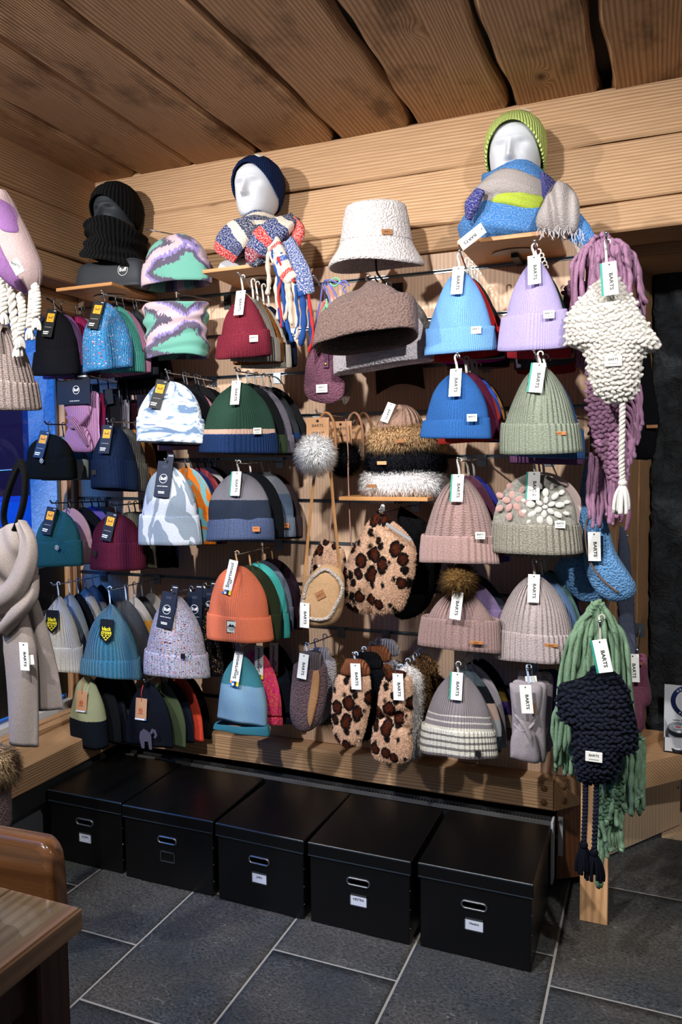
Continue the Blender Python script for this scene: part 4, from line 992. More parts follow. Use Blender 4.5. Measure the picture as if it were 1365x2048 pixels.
# --- fifth row (left)
stack((99, 1002, 2.415), (78, 162, 1020, 1133), ('teal green fleece beanie with a round badge beside the blue window', felt('#0d4f5c', '#0a3f4a', 220.0), dict(cuff=0.45, tagk='buff', tagroll=0.13, tagx=-0.016, tagz=0.012, patchk='buffdot', px_=0.28, pzf=0.36, D=0.065, **DM)),
      [('dusty pink fleece beanie', felt('#b08797'), dict(dx=0.008)), ('black fleece beanie', felt('#0f1014'), dict(patchk='buffdot', px_=0.85, gap=0.08, dx=0.005)), ('violet fleece beanie', felt('#6656b4'), dict(dx=0.01)), ('grey green fleece beanie', felt('#67756c'), dict(dx=0.012)), ('rust orange fleece beanie', felt('#b8541f'), dict(dx=0.014))], 'fleece beanies below the window', hookc=BLACKH, hang=BLACKH, gap=0.046)
stack((222, 1006, 2.425), (186, 286, 1027, 1139), ('burgundy wine ribbed beanie with black swing tag', K('#4f0d24', '#651834', **WIDE), dict(cuff=0.475, tagk='buff', tagroll=0.17, tagx=-0.006, D=0.058, patchk='dark', px_=-0.66, t0=0.4, a=2.0, b=0.5)),
      [('olive brown ribbed beanie', K('#55523f', '#6a6753', **WIDE), dict(dx=0.02, gap=0.06)), ('black plum beanie', K('#1f1721', **WIDE), dict(dx=0.02)), ('dark violet beanie', K('#2b1833', **WIDE), dict(dx=0.025)), ('ink blue beanie', K('#141a33', **WIDE), dict(dx=0.03))], 'beanies behind the burgundy wine one', hookc=BLACKH, hang=BLACKH)

# --- sixth row
stack((474, 1104, 2.395), (420, 538, 1131, 1279), ('orange knitted beanie with a square mountain label', K('#e2683a', '#ee7a4c', **FINE), dict(cuff=0.345, tagk='smart', tagroll=0.18, tagx=-0.006, tagz=0.02, patchk='smart', px_=-0.04, pzf=0.20, D=0.06, **DM)),
      [('dark moss green beanie', K('#252e19', '#343f26', **FINE), dict(dx=0.016)), ('turquoise beanie', K('#2fbcb4', **FINE), dict(dx=0.018, dz=-0.004)), ('blue grey melange beanie', K('#4f586a', '#8088a0', **FINE), dict(dx=0.016, gap=0.055)), ('dark plum beanie with a tiny figure', K('#2a1826', **FINE), dict(dx=0.024, gap=0.055))], 'beanies behind the orange one', hang=TANH)
px_, py_, pz_, pW, pH = stack((905, 1130, 2.40), (847, 998, 1178, 1297), ('mauve beanie with a big brown faux fur bobble', K('#94716c', '#b0908a', ribs=90.0, fuzz=0.4), dict(cuff=0.53, patchk='leather', px_=0.5, pzf=0.17, D=0.07, t0=0.25, a=1.5, b=0.6)),
      [('lilac beanie', K('#957aae', fuzz=0.3), dict(dx=0.015, gap=0.10, h=1.1, dz=0.015)), ('slate blue beanie', K('#3b4252'), dict(dx=0.02, gap=0.06, h=1.2, dz=0.02))], 'beanies behind the bobble one', short='bobble beanie')
stack((1076, 1121, 2.43), (994, 1147, 1150, 1319), ('pale pink ribbed beanie with a brown leather badge', K('#b7a3a2', '#cdbcbb', ribs=95.0, stitch=230.0, bump=1.0, fuzz=0.3), dict(cuff=0.35, tagk='barts', patchk='leather', px_=0.48, D=0.065, cuffwave=0.008, **MD)),
      [('sky blue ribbed beanie', K('#7ba4dc', **WIDE), dict(dx=0.012)), ('mint ribbed beanie', K('#7cb09d', **WIDE), dict(dx=0.016)), ('purple ribbed beanie', K('#744596', **WIDE), dict(dx=0.02)), ('dusky pink ribbed beanie', K('#a4667f', **WIDE), dict(dx=0.01, dz=-0.01))], 'beanies behind the pale pink one')

# --- seventh row (left)
stack((101, 1166, 2.42), (80, 167, 1192, 1340), ('white ribbed beanie with a black arrow shaped tag', K('#d8d1c3', '#eae4d8', ribs=85.0, stitch=260.0, bump=1.0), dict(cuff=0.34, tagk='crows', tagroll=-0.03, tagx=-0.012, D=0.06, cuffwave=0.012, **PT)),
      [('pale blue grey ribbed beanie', K('#a3b0ba', **WIDE), dict(dx=0.003)), ('navy black ribbed beanie', K('#12141f', **WIDE), dict(dx=0.006)), ('ivory ribbed beanie', K('#d5cec4', **WIDE), dict(dx=0.006, dz=0.01)), ('silver grey ribbed beanie', K('#8a9099', **WIDE), dict(dx=0.008, dz=0.015)), ('black ribbed beanie', K('#131318', **WIDE), dict(dx=0.01, dz=0.01))], 'ribbed beanies behind the white one', hookc=CHROME, hang=CLEAR, gap=0.047)
stack((219, 1176, 2.415), (172, 280, 1208, 1352), ('teal mohair beanie with a black arrow shaped tag', K('#0a607c', '#1a86a6', ribs=100.0, fuzz=0.6, bump=1.0), dict(cuff=0.27, tagk='crows', tagx=0.008, D=0.075, cuffwave=0.016, **PT)),
      [('black mohair beanie', K('#17191f', '#272a33', fuzz=0.5), dict(dx=0.02)), ('light grey and orange striped beanie', None, dict(bands=('#aaa', ((0.0, '#c9c1b6'), (0.3, '#e39a1e'), (0.68, '#b4aca6')), dict(fuzz=0.4)), cuff=0.0, dx=0.022, dz=0.008)), ('sooty black mohair beanie', K('#121318', fuzz=0.4), dict(dx=0.022, dz=0.01)), ('pale grey and yellow striped beanie', None, dict(bands=('#aaa', ((0.0, '#c9c1b6'), (0.35, '#d99a2c'), (0.68, '#c2bab2')), dict(fuzz=0.4)), cuff=0.0, dx=0.025, dz=0.015))], 'mohair beanies behind the teal one', hang=CLEAR, gap=0.052)
stack((345, 1181, 2.40), (297, 413, 1190, 1351), ('pale lilac tweed beanie with colour flecks and a navy header card', K('#a29cb0', '#d2cede', pat='specks', pc=('#c24a4a', '#3f7f74', '#2b2b38', '#e8e4ee', '#d98a4a'), ribs=105.0, stitch=220.0, bump=1.0), dict(cuff=0.31, tagk='buffcard', tagroll=0.10, tagz=0.012, tagx=-0.012, patchk='dark', px_=0.45, pzf=0.29, D=0.07, cuffwave=0.012, **MD)),
      [('black sparkly header card beanie', K('#101014', pat='specks', pc=('#2a2a30', '#101014', '#c9a25a', '#101014', '#7a4a5a'), ribs=105.0), dict(dx=0.02, tagk='buffcard', tagx=0.025, tagz=0.012, gap=0.075)), ('maroon sparkly header card beanie', K('#2b171d', pat='specks', pc=('#3a2228', '#2b171d', '#b54a5a', '#2b171d'), ribs=105.0), dict(dx=0.03, tagk='buffcard', tagx=0.03, tagz=0.012, gap=0.085))], 'tweed beanies with navy header cards', hang=CHROME)

# --- bottom row
stack((172, 1345, 2.42), (142, 213, 1352, 1490), ('sage and navy two tone beanie with a brown paper tag', None, dict(bands=('#999', ((0.0, '#10161f'), (0.385, '#9b9f7e')), dict(ribs=260.0, heather=0.25)), tagk='mam', D=0.055, flare=0.0, **MD)),
      [('charcoal black thin beanie', felt('#121419'), dict(dx=0.02)), ('plain navy thin beanie', felt('#161a26'), dict(dx=0.02)), ('dark leaf green beanie', felt('#34502c'), dict(dx=0.028)), ('jet black thin beanie', felt('#0d0e11'), dict(dx=0.03))], 'thin beanies behind the two tone one', hang=BLACKH)
mx_, my_, mz_, mW, mH = stack((289, 1360, 2.42), (256, 347, 1366, 1492), ('dark navy beanie with a large grey elephant print', felt('#0f141f', '#0b0f18', 260.0), dict(tagk='mam', tagx=-0.015, D=0.055, flare=0.0, **MD)),
      [('olive green beanie with a round emblem', felt('#47553a'), dict(dx=0.022)), ('blue black beanie', felt('#161b29'), dict(dx=0.03)), ('bright orange red beanie', felt('#e23d17'), dict(dx=0.045, w=0.95)), ('deep black beanie', felt('#0c0d10'), dict(dx=0.05))], 'thin beanies behind the elephant print one', hang=BLACKH, short='elephant print beanie')
mo = [o for o in bpy.data.objects if o.get('label', '').startswith('dark navy beanie with a large grey')][0]
mc = Cap(mW, mH, 0.055, flare=0.0, **MD)
b = MB()
for poly in ([(-0.022, 0.0), (-0.018, 0.018), (-0.004, 0.03), (0.010, 0.024), (0.02, 0.012), (0.02, -0.03), (0.010, -0.03), (0.008, -0.008), (-0.004, -0.008), (-0.006, -0.03), (-0.016, -0.03)],
             [(0.014, 0.018), (0.024, 0.034), (0.036, 0.03), (0.04, 0.014), (0.032, 0.004), (0.028, 0.008), (0.032, 0.016), (0.028, 0.024), (0.022, 0.016)]):
    V = [(x*1.35+0.006, 0, z*1.35-0.006) for x, z in poly]
    V = [(x, mc.front(x, max(0.02, (z+0.045)/mH))-0.011, z) for x, _, z in V]
    b.add(V, [list(range(len(V)))])
b.obj('elephant_print', plain('#4a4658', 0.9), mo, (0, 0, -mH+0.048), smooth=False)
sx_, sy_, sz_, sW, sH = stack((484, 1288, 2.43), (440, 536, 1310, 1462), ('pale blue sport beanie with a teal crown and rolled hem', None, dict(bands=('#8fb0c4', ((0.0, '#7fa3ba'), (0.62, '#3f7d86')), dict(ribs=300.0, heather=0.3)), cuff=0.10, cuffmat=felt('#246f7e', None, 300.0), tagk='smart', tagz=0.015, tagroll=0.10, tagx=-0.004, D=0.06, flare=0.12, cuffwave=0.014, t0=0.3, a=2.0, b=0.6)),
      [('raspberry pink beanie with yellow pattern', patch_knit(('#cf2f68', '#cf2f68', '#d8743a', '#cf2f68'), 60.0, (1, 1, 1), 2.0, 0.1), dict(dx=0.018, tagk='smart', tagx=0.02, tagz=0.02, gap=0.075)), ('dark navy sport beanie', felt('#151a26'), dict(dx=0.03, tagk='smart', tagx=0.03, tagz=0.02, gap=0.075)), ('black sport beanie', felt('#0f1115'), dict(dx=0.03, gap=0.05))], 'sport beanies behind the pale blue one', hang=TANH)
STRIPE = ((0.0, '#8a8285'), (0.035, '#d8d3c6'), (0.095, '#77726f'), (0.13, '#d8d3c6'), (0.185, '#77726f'), (0.22, '#d8d3c6'), (0.275, '#77726f'), (0.30, '#d8d3c6'), (0.36, '#8a8285'), (0.415, '#cfc9c2'), (0.435, '#8a8285'), (0.49, '#cfc9c2'), (0.51, '#857d80'))
_cb = lambda *c: tuple((i/len(c), q) for i, q in enumerate(c))
gx_, gz_, gW, gH = FB((849, 989, 1345, 1510), 2.43)
stack((913, 1328, 2.40), (849, 989, 1345, 1510), ('grey beanie with cream stripes and a green edged tag', None, dict(bands=('#888', STRIPE, dict(heather=0.45)), cuff=0.345, cuffmat=K('#888', None, ribs=110.0, bump=1.0, pat='bands', pc=tuple((p*gH, q) for p, q in STRIPE[:8])), tagk='bartsg', patchk='dark', px_=0.62, pzf=0.10, D=0.06, **MD)),
      [('slate and pink block beanie', None, dict(bands=('#888', _cb('#2d3a40', '#a9adb0', '#c3a79a', '#15191d', '#4a565c'), {}), cuff=0.0, dx=0.014)), ('pale mauve grey beanie', K('#a29aa2', fuzz=0.3), dict(cuff=0.0, dx=0.018)), ('olive and purple block beanie', None, dict(bands=('#888', _cb('#7a5f5a', '#b7a48e', '#3a2560', '#6a5320', '#17130f', '#121113'), {}), cuff=0.0, dx=0.026, gap=0.06)), ('black beanie with a beige block', None, dict(bands=('#888', _cb('#15141a', '#a08e80', '#121113', '#0f0f11'), {}), cuff=0.0, dx=0.03))], 'beanies behind the cream striped one', hang=GREYH, short='cream striped grey beanie')

# bobble of brown fur on the mauve beanie
pb = [o for o in bpy.data.objects if o.get('label', '').startswith('mauve beanie with a big brown')][0]
th = rng.random(8000)*2*math.pi; cz = rng.random(8000)*2-1; sr = np.sqrt(1-cz**2)
N = np.stack([sr*np.cos(th), sr*np.sin(th), cz], 1)
bp = PY(921, 1163, py_)-np.array([px_, py_, pz_])
bob = M('bobble', *sphere_vf((0, 0, 0), 0.034, 16, 10)[:2], plain('#5a4026', 0.9), pb, tuple(bp+np.array([0, -0.01, 0])))
fur('bobble_fur', N*0.032, N, None, 0.042, furmat('#6f5230', '#b08a52', '#33261a'), bob, 0.0009, 0.25, 0.35)
tagcard(pb, 'barts', (0.006, -0.055, 0.0), -0.1, 0.1)
# ================================================================== SHELVES
def shelf(lab, x0, x1, yf, z, mat=W_SHELF):
    c = ((x0+x1)/2, (yf+Y0)/2, z)
    r = T('wall_shelf', lab, 'shelf', c, group='small shelves on the slat wall')
    box('board', (x0-c[0], yf-c[1], -0.013), (x1-c[0], Y0-0.004-c[1], 0), mat, r, 0.001)
    n = 14; a = np.linspace(0.15*math.pi, -1.15*math.pi, n)
    V = [(0.075*math.cos(q), 0.02-0.055*abs(math.sin(q))*(1 if math.sin(q) < 0 else -0.4), -0.0135) for q in a]; V += [(x, y, -0.0165) for x, y, _ in V]
    M('bracket_plate', V, [list(range(n)), list(range(n, 2*n))[::-1]]+[[i, (i+1) % n, n+(i+1) % n, n+i] for i in range(n)], plain('#8d8078', 0.45, 0.3), r, None, None, None, False)
    box('bracket_arm', (-0.012, 0.02, -0.03), (0.012, Y0-c[1]-0.001, -0.0165), BLACK, r)
    return r
shelf('thin wooden shelf carrying the black mannequin bust', -2.212, -1.94, 2.452, 2.196)
shelf('thin wooden shelf carrying the mannequin in the navy beanie', -1.535, -1.235, 2.452, 2.200)
shelf('thin wooden shelf carrying the mannequin in the lime beanie', -0.592, -0.285, 2.452, 2.196)
shelf('thin wooden shelf carrying the stacked fur headbands', -1.006, -0.690, 2.45, 1.379)

# ================================================================== MANNEQUIN HEADS
class Head:
    zz = [0, .05, .12, .22, .35, .5, .62, .75, .86, .94, .985, 1.0]
    wv = [.12, .21, .265, .305, .335, .352, .36, .345, .285, .195, .10, 0.0]
    fv = [.36, .43, .455, .455, .45, .445, .452, .425, .35, .24, .12, 0.0]
    bv = [-.02, .06, .16, .29, .40, .47, .50, .47, .385, .265, .13, 0.0]
    def __init__(s, H): s.H = H
    def pt(s, z, a, face=True, grow=0.0):
        """z 0 chin .. 1 crown, a 0 = straight ahead (-y)"""
        w = np.interp(z, s.zz, s.wv); f = np.interp(z, s.zz, s.fv); b = np.interp(z, s.zz, s.bv)
        w = w*(1+grow)+grow*0.03; f = f*(1+grow)+grow*0.03; b = b*(1+grow)+grow*0.03
        x = w*np.sin(a); ca = np.cos(a); y = np.where(ca > 0, -f*np.abs(ca)**0.92, b*np.abs(ca)**0.92)
        if face:
            fr = np.clip(ca, 0, 1)**2; g = lambda c, q: np.exp(-(c/q)**2)
            nose = 0.125*g(x, 0.040)*np.interp(z, [.28, .315, .345, .46, .58, .64], [0, .75, 1.0, .62, .22, 0])
            nost = 0.035*(g(x-0.045, 0.028)+g(x+0.045, 0.028))*g(z-0.335, 0.035)
            eye = -0.055*(g(x-0.15, 0.075)+g(x+0.15, 0.075))*g(z-0.515, 0.055)
            lid = 0.022*(g(x-0.15, 0.06)+g(x+0.15, 0.06))*g(z-0.50, 0.028)
            brow = 0.022*g(np.abs(x)-0.13, 0.11)*g(z-0.60, 0.035)
            lips = 0.035*g(x, 0.085)*(g(z-0.215, 0.020)+0.9*g(z-0.165, 0.022)) - 0.018*g(x, 0.09)*g(z-0.19, 0.011)
            chin = 0.025*g(x, 0.09)*g(z-0.06, 0.05); cheek = 0.02*(g(x-0.21, 0.08)+g(x+0.21, 0.08))*g(z-0.38, 0.10)
            y = y - 1.35*fr*(nose+nost+eye+lid+brow+lips+chin+cheek)
        return np.stack([x*s.H, y*s.H, (z*np.ones_like(x))*s.H], -1)
def mannequin(lab, cx, cy, zbase, zchin, H, mat, base_w, base_d, base_h, roundb=0.02):
    r = T('mannequin_head', lab, 'mannequin', (cx, cy, zbase)); h = Head(H); a = np.linspace(-math.pi, math.pi, 97)
    z = 1-(1-np.linspace(0, 1, 72))**1.25
    P = np.array([h.pt(q, a) for q in z]); P[..., 2] += zchin-zbase
    n0 = 12; neck = []
    for t in np.linspace(0, 1, n0):
        R = 0.046+0.03*max(0, 0.3-t)**1.5*2.2; zz = (base_h*0.9)+t*(zchin+0.02*H-zbase-base_h*0.9)
        neck.append(np.stack([R*np.sin(a), -R*np.cos(a)*1.02+0.004, np.full_like(a, zz)], -1))
    neck = np.array(neck); neck[-1] = neck[-1]*0.3+P[0]*0.7
    V, F, _ = G(np.concatenate([neck, P])); M('head', V, F, mat, r)
    # block shoulder base with rounded corners and sloping top
    sec = []
    for z_, g in ((0, -roundb*0.5), (roundb*0.5, 0), (base_h*0.55, -0.006), (base_h*0.8, -0.012), (base_h*0.95, -0.022), (base_h, -0.036)):
        q = np.linspace(-math.pi, math.pi, 49); hw, hd = base_w/2+g, base_d/2+g*0.6
        sec.append(np.stack([hw*spow(np.sin(q), 0.35), -hd*spow(np.cos(q), 0.35), np.full_like(q, z_)], -1))
    V, F, _ = G(np.array(sec)); F = F.tolist()+[list(range(48)), [5*49+i for i in range(48)][::-1]]; M('shoulder_block', V, F, mat, r)
    return r, h
def worn(lab, cx, cy, zchin, h, mat, fr, side, back, grow=0.10, rim=True, slouch=0.0, name='beanie', slope=0.0):
    """beanie pulled over a head: fr/side/back = height of the rim on the face, at the ears and at the nape"""
    r = T(name, lab, 'beanie', (cx, cy, zchin)); a = np.linspace(-math.pi, math.pi, 97)+math.pi; a = a-math.pi
    ca = np.cos(a); zr = np.where(ca > 0, side+(fr-side)*np.abs(ca)**1.3, side+(back-side)*np.abs(ca)**1.2)+slope*np.sin(a)
    rows, uvs = [], []; arc = 0
    for k, t in enumerate([-0.10, -0.03, 0.0] + list(np.linspace(0.02, 1, 34)**0.9)):
        if k < 3: z = zr+(0.03, 0.0, -0.004)[k]; g = (grow-0.075, grow-0.05, grow-0.01)[k]
        else: z = zr+(1.0-zr)*(1-(1-t)**1.15)*1.0; g = grow+0.03*math.exp(-(t/0.05)**2)
        p = h.pt(z, a, False, g); up = np.clip((z-0.5)/0.5, 0, 1)
        p[:, 2] += h.H*(grow*0.55+slouch)*up; p[:, 1] += slouch*h.H*up**2*1.2
        rows.append(p); uvs.append(np.stack([a/(2*math.pi)*0.52, np.full_like(a, max(t, 0)*0.22)], -1))
    V, F, U = G(np.array(rows), np.array(uvs)); M('crown', V, F, mat, r, None, None, U)
    return r

hz = PY(205, 566, 2.50)[2]
# black bust
BUSTM = MT('bust').fin(lin('#23262b'), 0.55, None, 0, 0.4)
bm = MT('bustgrain'); bm = bm.fin(lin('#2a2e34'), 0.6, bm.bump(bm.noise(bm.obj(), 220.0, 4, 0.7), 0.5, 0.002), 0, 0.4)
bx, by = -2.025, 2.60
r, h1 = mannequin('dark grey mannequin bust with a Buff logo on its shoulder block', bx, by, 2.196, 2.385, 0.215, bm, 0.335, 0.17, 0.108)
V, F, _ = ring_vf(0.0235, 0.0220, 40); M('ring_print', V, F, WHITE, r, (0.088, -0.0825, 0.060), (-0.06, 0, 0)); text('Buff', 0.022, WHITE, r, (0.088, -0.0835, 0.060), 0.012, rot=(-0.06, 0, 0))
BK = K('#08080a', '#101013', ribs=75.0, stitch=180.0, bump=1.0, fuzz=0.05)
ht = worn('black chunky beanie worn by the dark mannequin bust', bx, by, 2.385, h1, BK, 0.70, 0.36, 0.20, 0.17, slouch=0.05)
hp_ = lambda z_: h1.pt(z_, np.array([-0.12]), False, 0.17)[0]+np.array([0, -0.004+0.05*h1.H*max(0, (z_-0.5)/0.5)**2*1.2, h1.H*(0.17*0.55+0.05)*max(0, (z_-0.5)/0.5)]); q1, q2 = hp_(0.86), hp_(0.92); rx_ = -math.atan2(q2[1]-q1[1], q2[2]-q1[2])
text('POWTE G', 0.011, WHITE, ht, tuple(q1+np.array([0, -0.002, 0])), 0.02, rot=(rx_, 0, -0.12)); b = MB(); b.add([(-0.016, 0, 0.002), (0, 0, 0.009), (0.018, 0, 0.003), (0.004, 0, 0), (-0.004, 0, -0.001)], [[0, 1, 2, 3, 4]]); b.obj('emblem_print', WHITE, ht, tuple(q2+np.array([0.003, -0.002, 0.0])), (rx_-0.1, 0, -0.12), smooth=False)
# knitted neck tube on the bust
ng = T('neck_warmer', 'black ribbed knitted neck tube pulled up round the dark mannequin bust', 'neck warmer', (bx, by, 2.385))
a = np.linspace(-math.pi, math.pi, 97); rows = []; uvs = []
for i, t in enumerate(np.linspace(0, 1, 34)):
    z = 0.056-0.146*t; R = 0.110+0.009*math.sin(t*9.0)+0.006*math.sin(t*21)+0.012*max(0, t-0.8)*4
    if i == 0: R -= 0.012
    k = 1+0.04*np.sin(2*a+4*t)
    rows.append(np.stack([R*k*np.sin(a)*1.05, -R*k*np.cos(a)*1.12-0.004, z-0.028*np.sin(a)*(0.5+t)+0.02*np.cos(a)*(1-t)+0.008*np.sin(3*a+6*t)], -1)); uvs.append(np.stack([a*0.1, np.full_like(a, t*0.16)], -1))
V, F, U = G(np.array(rows), np.array(uvs)); M('tube', V, F, BK, ng, None, None, U)
# white mannequin, navy beanie
WM = MT('foam'); WM = WM.fin(lin('#c6c8cf'), 0.8, WM.bump(WM.noise(WM.obj(), 420.0, 3, 0.7), 0.35, 0.0015), 0, 0.3)
m1x, m1y, m1c = -1.375, 2.595, 2.385
r, h2 = mannequin('white mannequin head on the shelf second from the left wall', m1x, m1y, 2.200, m1c, 0.225, WM, 0.31, 0.16, 0.05)
NV = K('#0c1f45', '#13295a', ribs=150.0, stitch=260.0, bump=1.0)
n1 = worn('navy blue ribbed beanie worn by the white mannequin head', m1x, m1y, m1c, h2, NV, 0.80, 0.36, 0.06, 0.12)
def hatlabel(ht, h, z_, a_, grow, w_, h_, c_, words, roll):
    f = lambda z, a: h.pt(z, np.array([a]), False, grow)[0]+np.array([0, 0, h.H*grow*0.55*max(0, (z-0.5)/0.5)])
    p = f(z_, a_); tu, tv = f(z_, a_+0.05)-p, f(z_+0.02, a_)-p; n_ = np.cross(tu, tv); n_ /= np.linalg.norm(n_); tu /= np.linalg.norm(tu); tv = np.cross(n_, tu)
    R = Matrix((tuple(tu), tuple(-n_), tuple(tv))).transposed() @ Matrix.Rotation(roll, 3, 'Y')
    o = box('label_patch', (-w_/2, -0.001, -h_/2), (w_/2, 0.0015, h_/2), plain(c_, 0.8), ht, 0, tuple(p+n_*0.004), R.to_euler())
    if words: text(words, 0.006, INK, o, (0, -0.0015, 0.002), 0.02)
hatlabel(n1, h2, 0.90, 0.62, 0.12, 0.022, 0.017, '#d9d7cc', None, 0.9)
# white mannequin, lime beanie
m2x, m2y, m2c = -0.432, 2.585, 2.36
r, h3 = mannequin('white mannequin head on the right shelf under the lime beanie', m2x, m2y, 2.196, m2c, 0.232, WM, 0.30, 0.16, 0.05)
LM = K('#cbe064', '#d6ea7a', ribs=120.0, stitch=260.0, bump=1.2)
n2 = worn('lime green ribbed beanie worn by the white mannequin head', m2x, m2y, m2c, h3, LM, 0.78, 0.36, 0.18, 0.16)
hatlabel(n2, h3, 0.93, 0.75, 0.16, 0.027, 0.019, '#b9b9ae', 'BARTS', 0.35)

# ================================================================== SCARVES ON THE MANNEQUINS
def scarfmat(stripes, scale, heather, seed=0.0, warp=0.02):
    """woven stripes across the length of the scarf"""
    s = MT('woven'); uv = s.uv(); X, Y, _ = s.xyz(uv); n = s.noise(uv, 210.0, 3, 0.75); v = s.vor(uv, 300.0)
    Yd = s.math('ADD', Y, s.math('MULTIPLY', s.math('SUBTRACT', s.noise(uv, 30.0, 2), 0.5), warp))
    f = s.math('FRACT', s.math('ADD', s.math('MULTIPLY', Yd, scale), seed))
    c = s.ramp(f, stripes, True)
    fl = s.ramp(n, [(0.50, 0.0), (0.57, 1.0)])
    c = s.mix(s.math('MULTIPLY', fl, heather), c, lin('#dcd8d6'))
    return s.fin(c, 0.95, s.bump(s.math('ADD', n, s.math('MULTIPLY', v, -1.0)), 0.7, 0.003), 0, 0.1)
def wrap(name, parent, cx, cy, cz, Rx, Ry, r, flat, mat, a0=-0.3, a1=2*math.pi-0.1, tilt=0.0, rise=0.0, n=40, bulge=0.0, seed=0, loc=None):
    """one loop of a scarf round a neck"""
    a = np.linspace(a0, a1, n); t = np.linspace(0, 1, n)
    p = np.stack([cx+Rx*np.sin(a), cy-Ry*np.cos(a), cz+tilt*np.sin(a)+rise*t+0.008*np.sin(3*a+seed)], -1)
    P, U, d = [], [], 0
    ph = np.linspace(0, 2*math.pi, 29)
    for i in range(n):
        out = np.array([math.sin(a[i]), -math.cos(a[i]), 0]); up = np.array([0, 0, 1.0])
        rr = r*(1+0.12*math.sin(a[i]*2+seed)+bulge*math.sin(math.pi*t[i]))
        w = 1+0.10*np.sin(4*ph+a[i]*2+seed)+0.05*np.sin(9*ph+a[i]*5)
        P.append(p[i]+rr*flat*(np.cos(ph)*w)[:, None]*out+rr*(np.sin(ph)*w)[:, None]*up)
        if i: d += np.linalg.norm(p[i]-p[i-1])
        U.append(np.stack([np.full(29, d), ph/(2*math.pi)*0.42], -1))
    V, F, UV = G(np.array(P), np.array(U)); F = F.tolist()+[list(range(28))[::-1], [(n-1)*29+j for j in range(28)]]
    return M(name, V, F, mat, parent, loc, None, UV)
NAVYC, BLUEC, REDC, CREAMC, MAROON = '#1c2748', '#1d4f9c', '#c22a26', '#d2c0ae', '#7a1c34'
SM1 = scarfmat([(0.0, NAVYC), (0.16, NAVYC), (0.2, '#cdbfae'), (0.33, '#1a2b62'), (0.58, '#b3211f'), (0.72, '#1f2f66'), (0.88, MAROON)], 4.6, 0.5)
s1 = T('scarf', 'red navy and cream woven scarf with long fringe wound round the white mannequin', 'scarf', (m1x, m1y, 2.30))
LX, LY, LZ = m1x, m1y, 2.30
wrap('loop', s1, 0, 0.0, 0.044, 0.082, 0.094, 0.036, 0.6, SM1, tilt=0.022, seed=1)
wrap('loop', s1, 0.012, -0.012, 0.005, 0.098, 0.098, 0.052, 0.55, SM1, a0=-0.8, a1=5.0, tilt=0.020, rise=-0.01, seed=2.2)
def pxpts(px, y): return np.array([PY(u, v, yy if (yy := (q[0] if q else y)) else y) for u, v, *q in px])
def ribbon(name, parent, px, y, width, mat, loc, thick=0.016, n=30, lim=None):
    """soft flat strip along pixel points, width in metres (scalar or list)"""
    p = smooth_path(pxpts(px, y), n)-np.array(loc); k = len(p); w_ = np.interp(np.linspace(0, 1, k), np.linspace(0, 1, len(width)), width) if not np.isscalar(width) else np.full(k, width)
    t = np.gradient(p, axis=0); t /= np.linalg.norm(t, axis=1)[:, None]; s_ = np.cross(t, np.array([0, 1.0, 0])); s_ /= np.linalg.norm(s_, axis=1)[:, None]; nn = np.cross(s_, t)
    ph = np.linspace(0, 2*math.pi, 33); P, U, d = [], [], 0
    for i in range(k):
        fold = 0.35*np.sin(ph*1.0*3+i*0.13)
        P.append(p[i]+(w_[i]/2*spow(np.cos(ph), 0.7))[:, None]*s_[i]+(thick/2*(np.sin(ph)+fold*np.abs(np.sin(ph))))[:, None]*nn[i])
        if i: d += np.linalg.norm(p[i]-p[i-1])
        U.append(np.stack([w_[i]/2*np.cos(ph)+d*0.0+0.3, np.full(33, d)], -1))
    V, F, UV = G(np.array(P), np.array(U)); F = F.tolist()+[list(range(32))[::-1], [(k-1)*33+j for j in range(32)]]
    return M(name, V, F, mat, parent, None, None, UV)
SM1b = scarfmat([(0.0, '#2b3c78'), (0.35, '#31437f'), (0.6, '#bb2c2b'), (0.75, NAVYC)], 3.0, 0.6, 0.3)
ribbon('wing', s1, [(505, 448, 2.46), (478, 466, 2.44), (458, 488, 2.44), (448, 512, 2.45)], 2.45, [0.07, 0.11, 0.12, 0.10], SM1, (LX, LY, LZ), 0.03)
ribbon('front_fold', s1, [(590, 440, 2.50), (560, 455, 2.44), (528, 480, 2.42), (512, 510, 2.425), (520, 528, 2.44)], 2.43, [0.05, 0.085, 0.10, 0.09, 0.05], SM1, (LX, LY, LZ), 0.04)
ribbon('side_fold', s1, [(586, 440, 2.50), (598, 460, 2.47), (590, 485, 2.46), (570, 500, 2.45)], 2.47, [0.03, 0.045, 0.045, 0.03], scarfmat([(0.0, '#c2362c'), (0.7, '#d8c6b4')], 5.0, 0.5), (LX, LY, LZ), 0.025)
ribbon('tail', s1, [(575, 482, 2.43), (588, 515, 2.41), (602, 550, 2.40), (612, 590, 2.40)], 2.41, [0.05, 0.065, 0.075, 0.07], scarfmat([(0.0, '#3a4f88'), (0.5, '#5f719f')], 2.0, 0.75), (LX, LY, LZ), 0.02)
ribbon('tail', s1, [(545, 478, 2.42), (556, 510, 2.40), (572, 545, 2.39), (585, 562, 2.39)], 2.40, [0.05, 0.06, 0.055, 0.05], scarfmat([(0.0, CREAMC), (0.3, '#c2322a'), (0.45, CREAMC), (0.8, BLUEC)], 9.0, 0.5), (LX, LY, LZ), 0.025)
yb, yr, yc = felt('#1b4c96'), felt('#c8231f'), felt('#d0bfae')
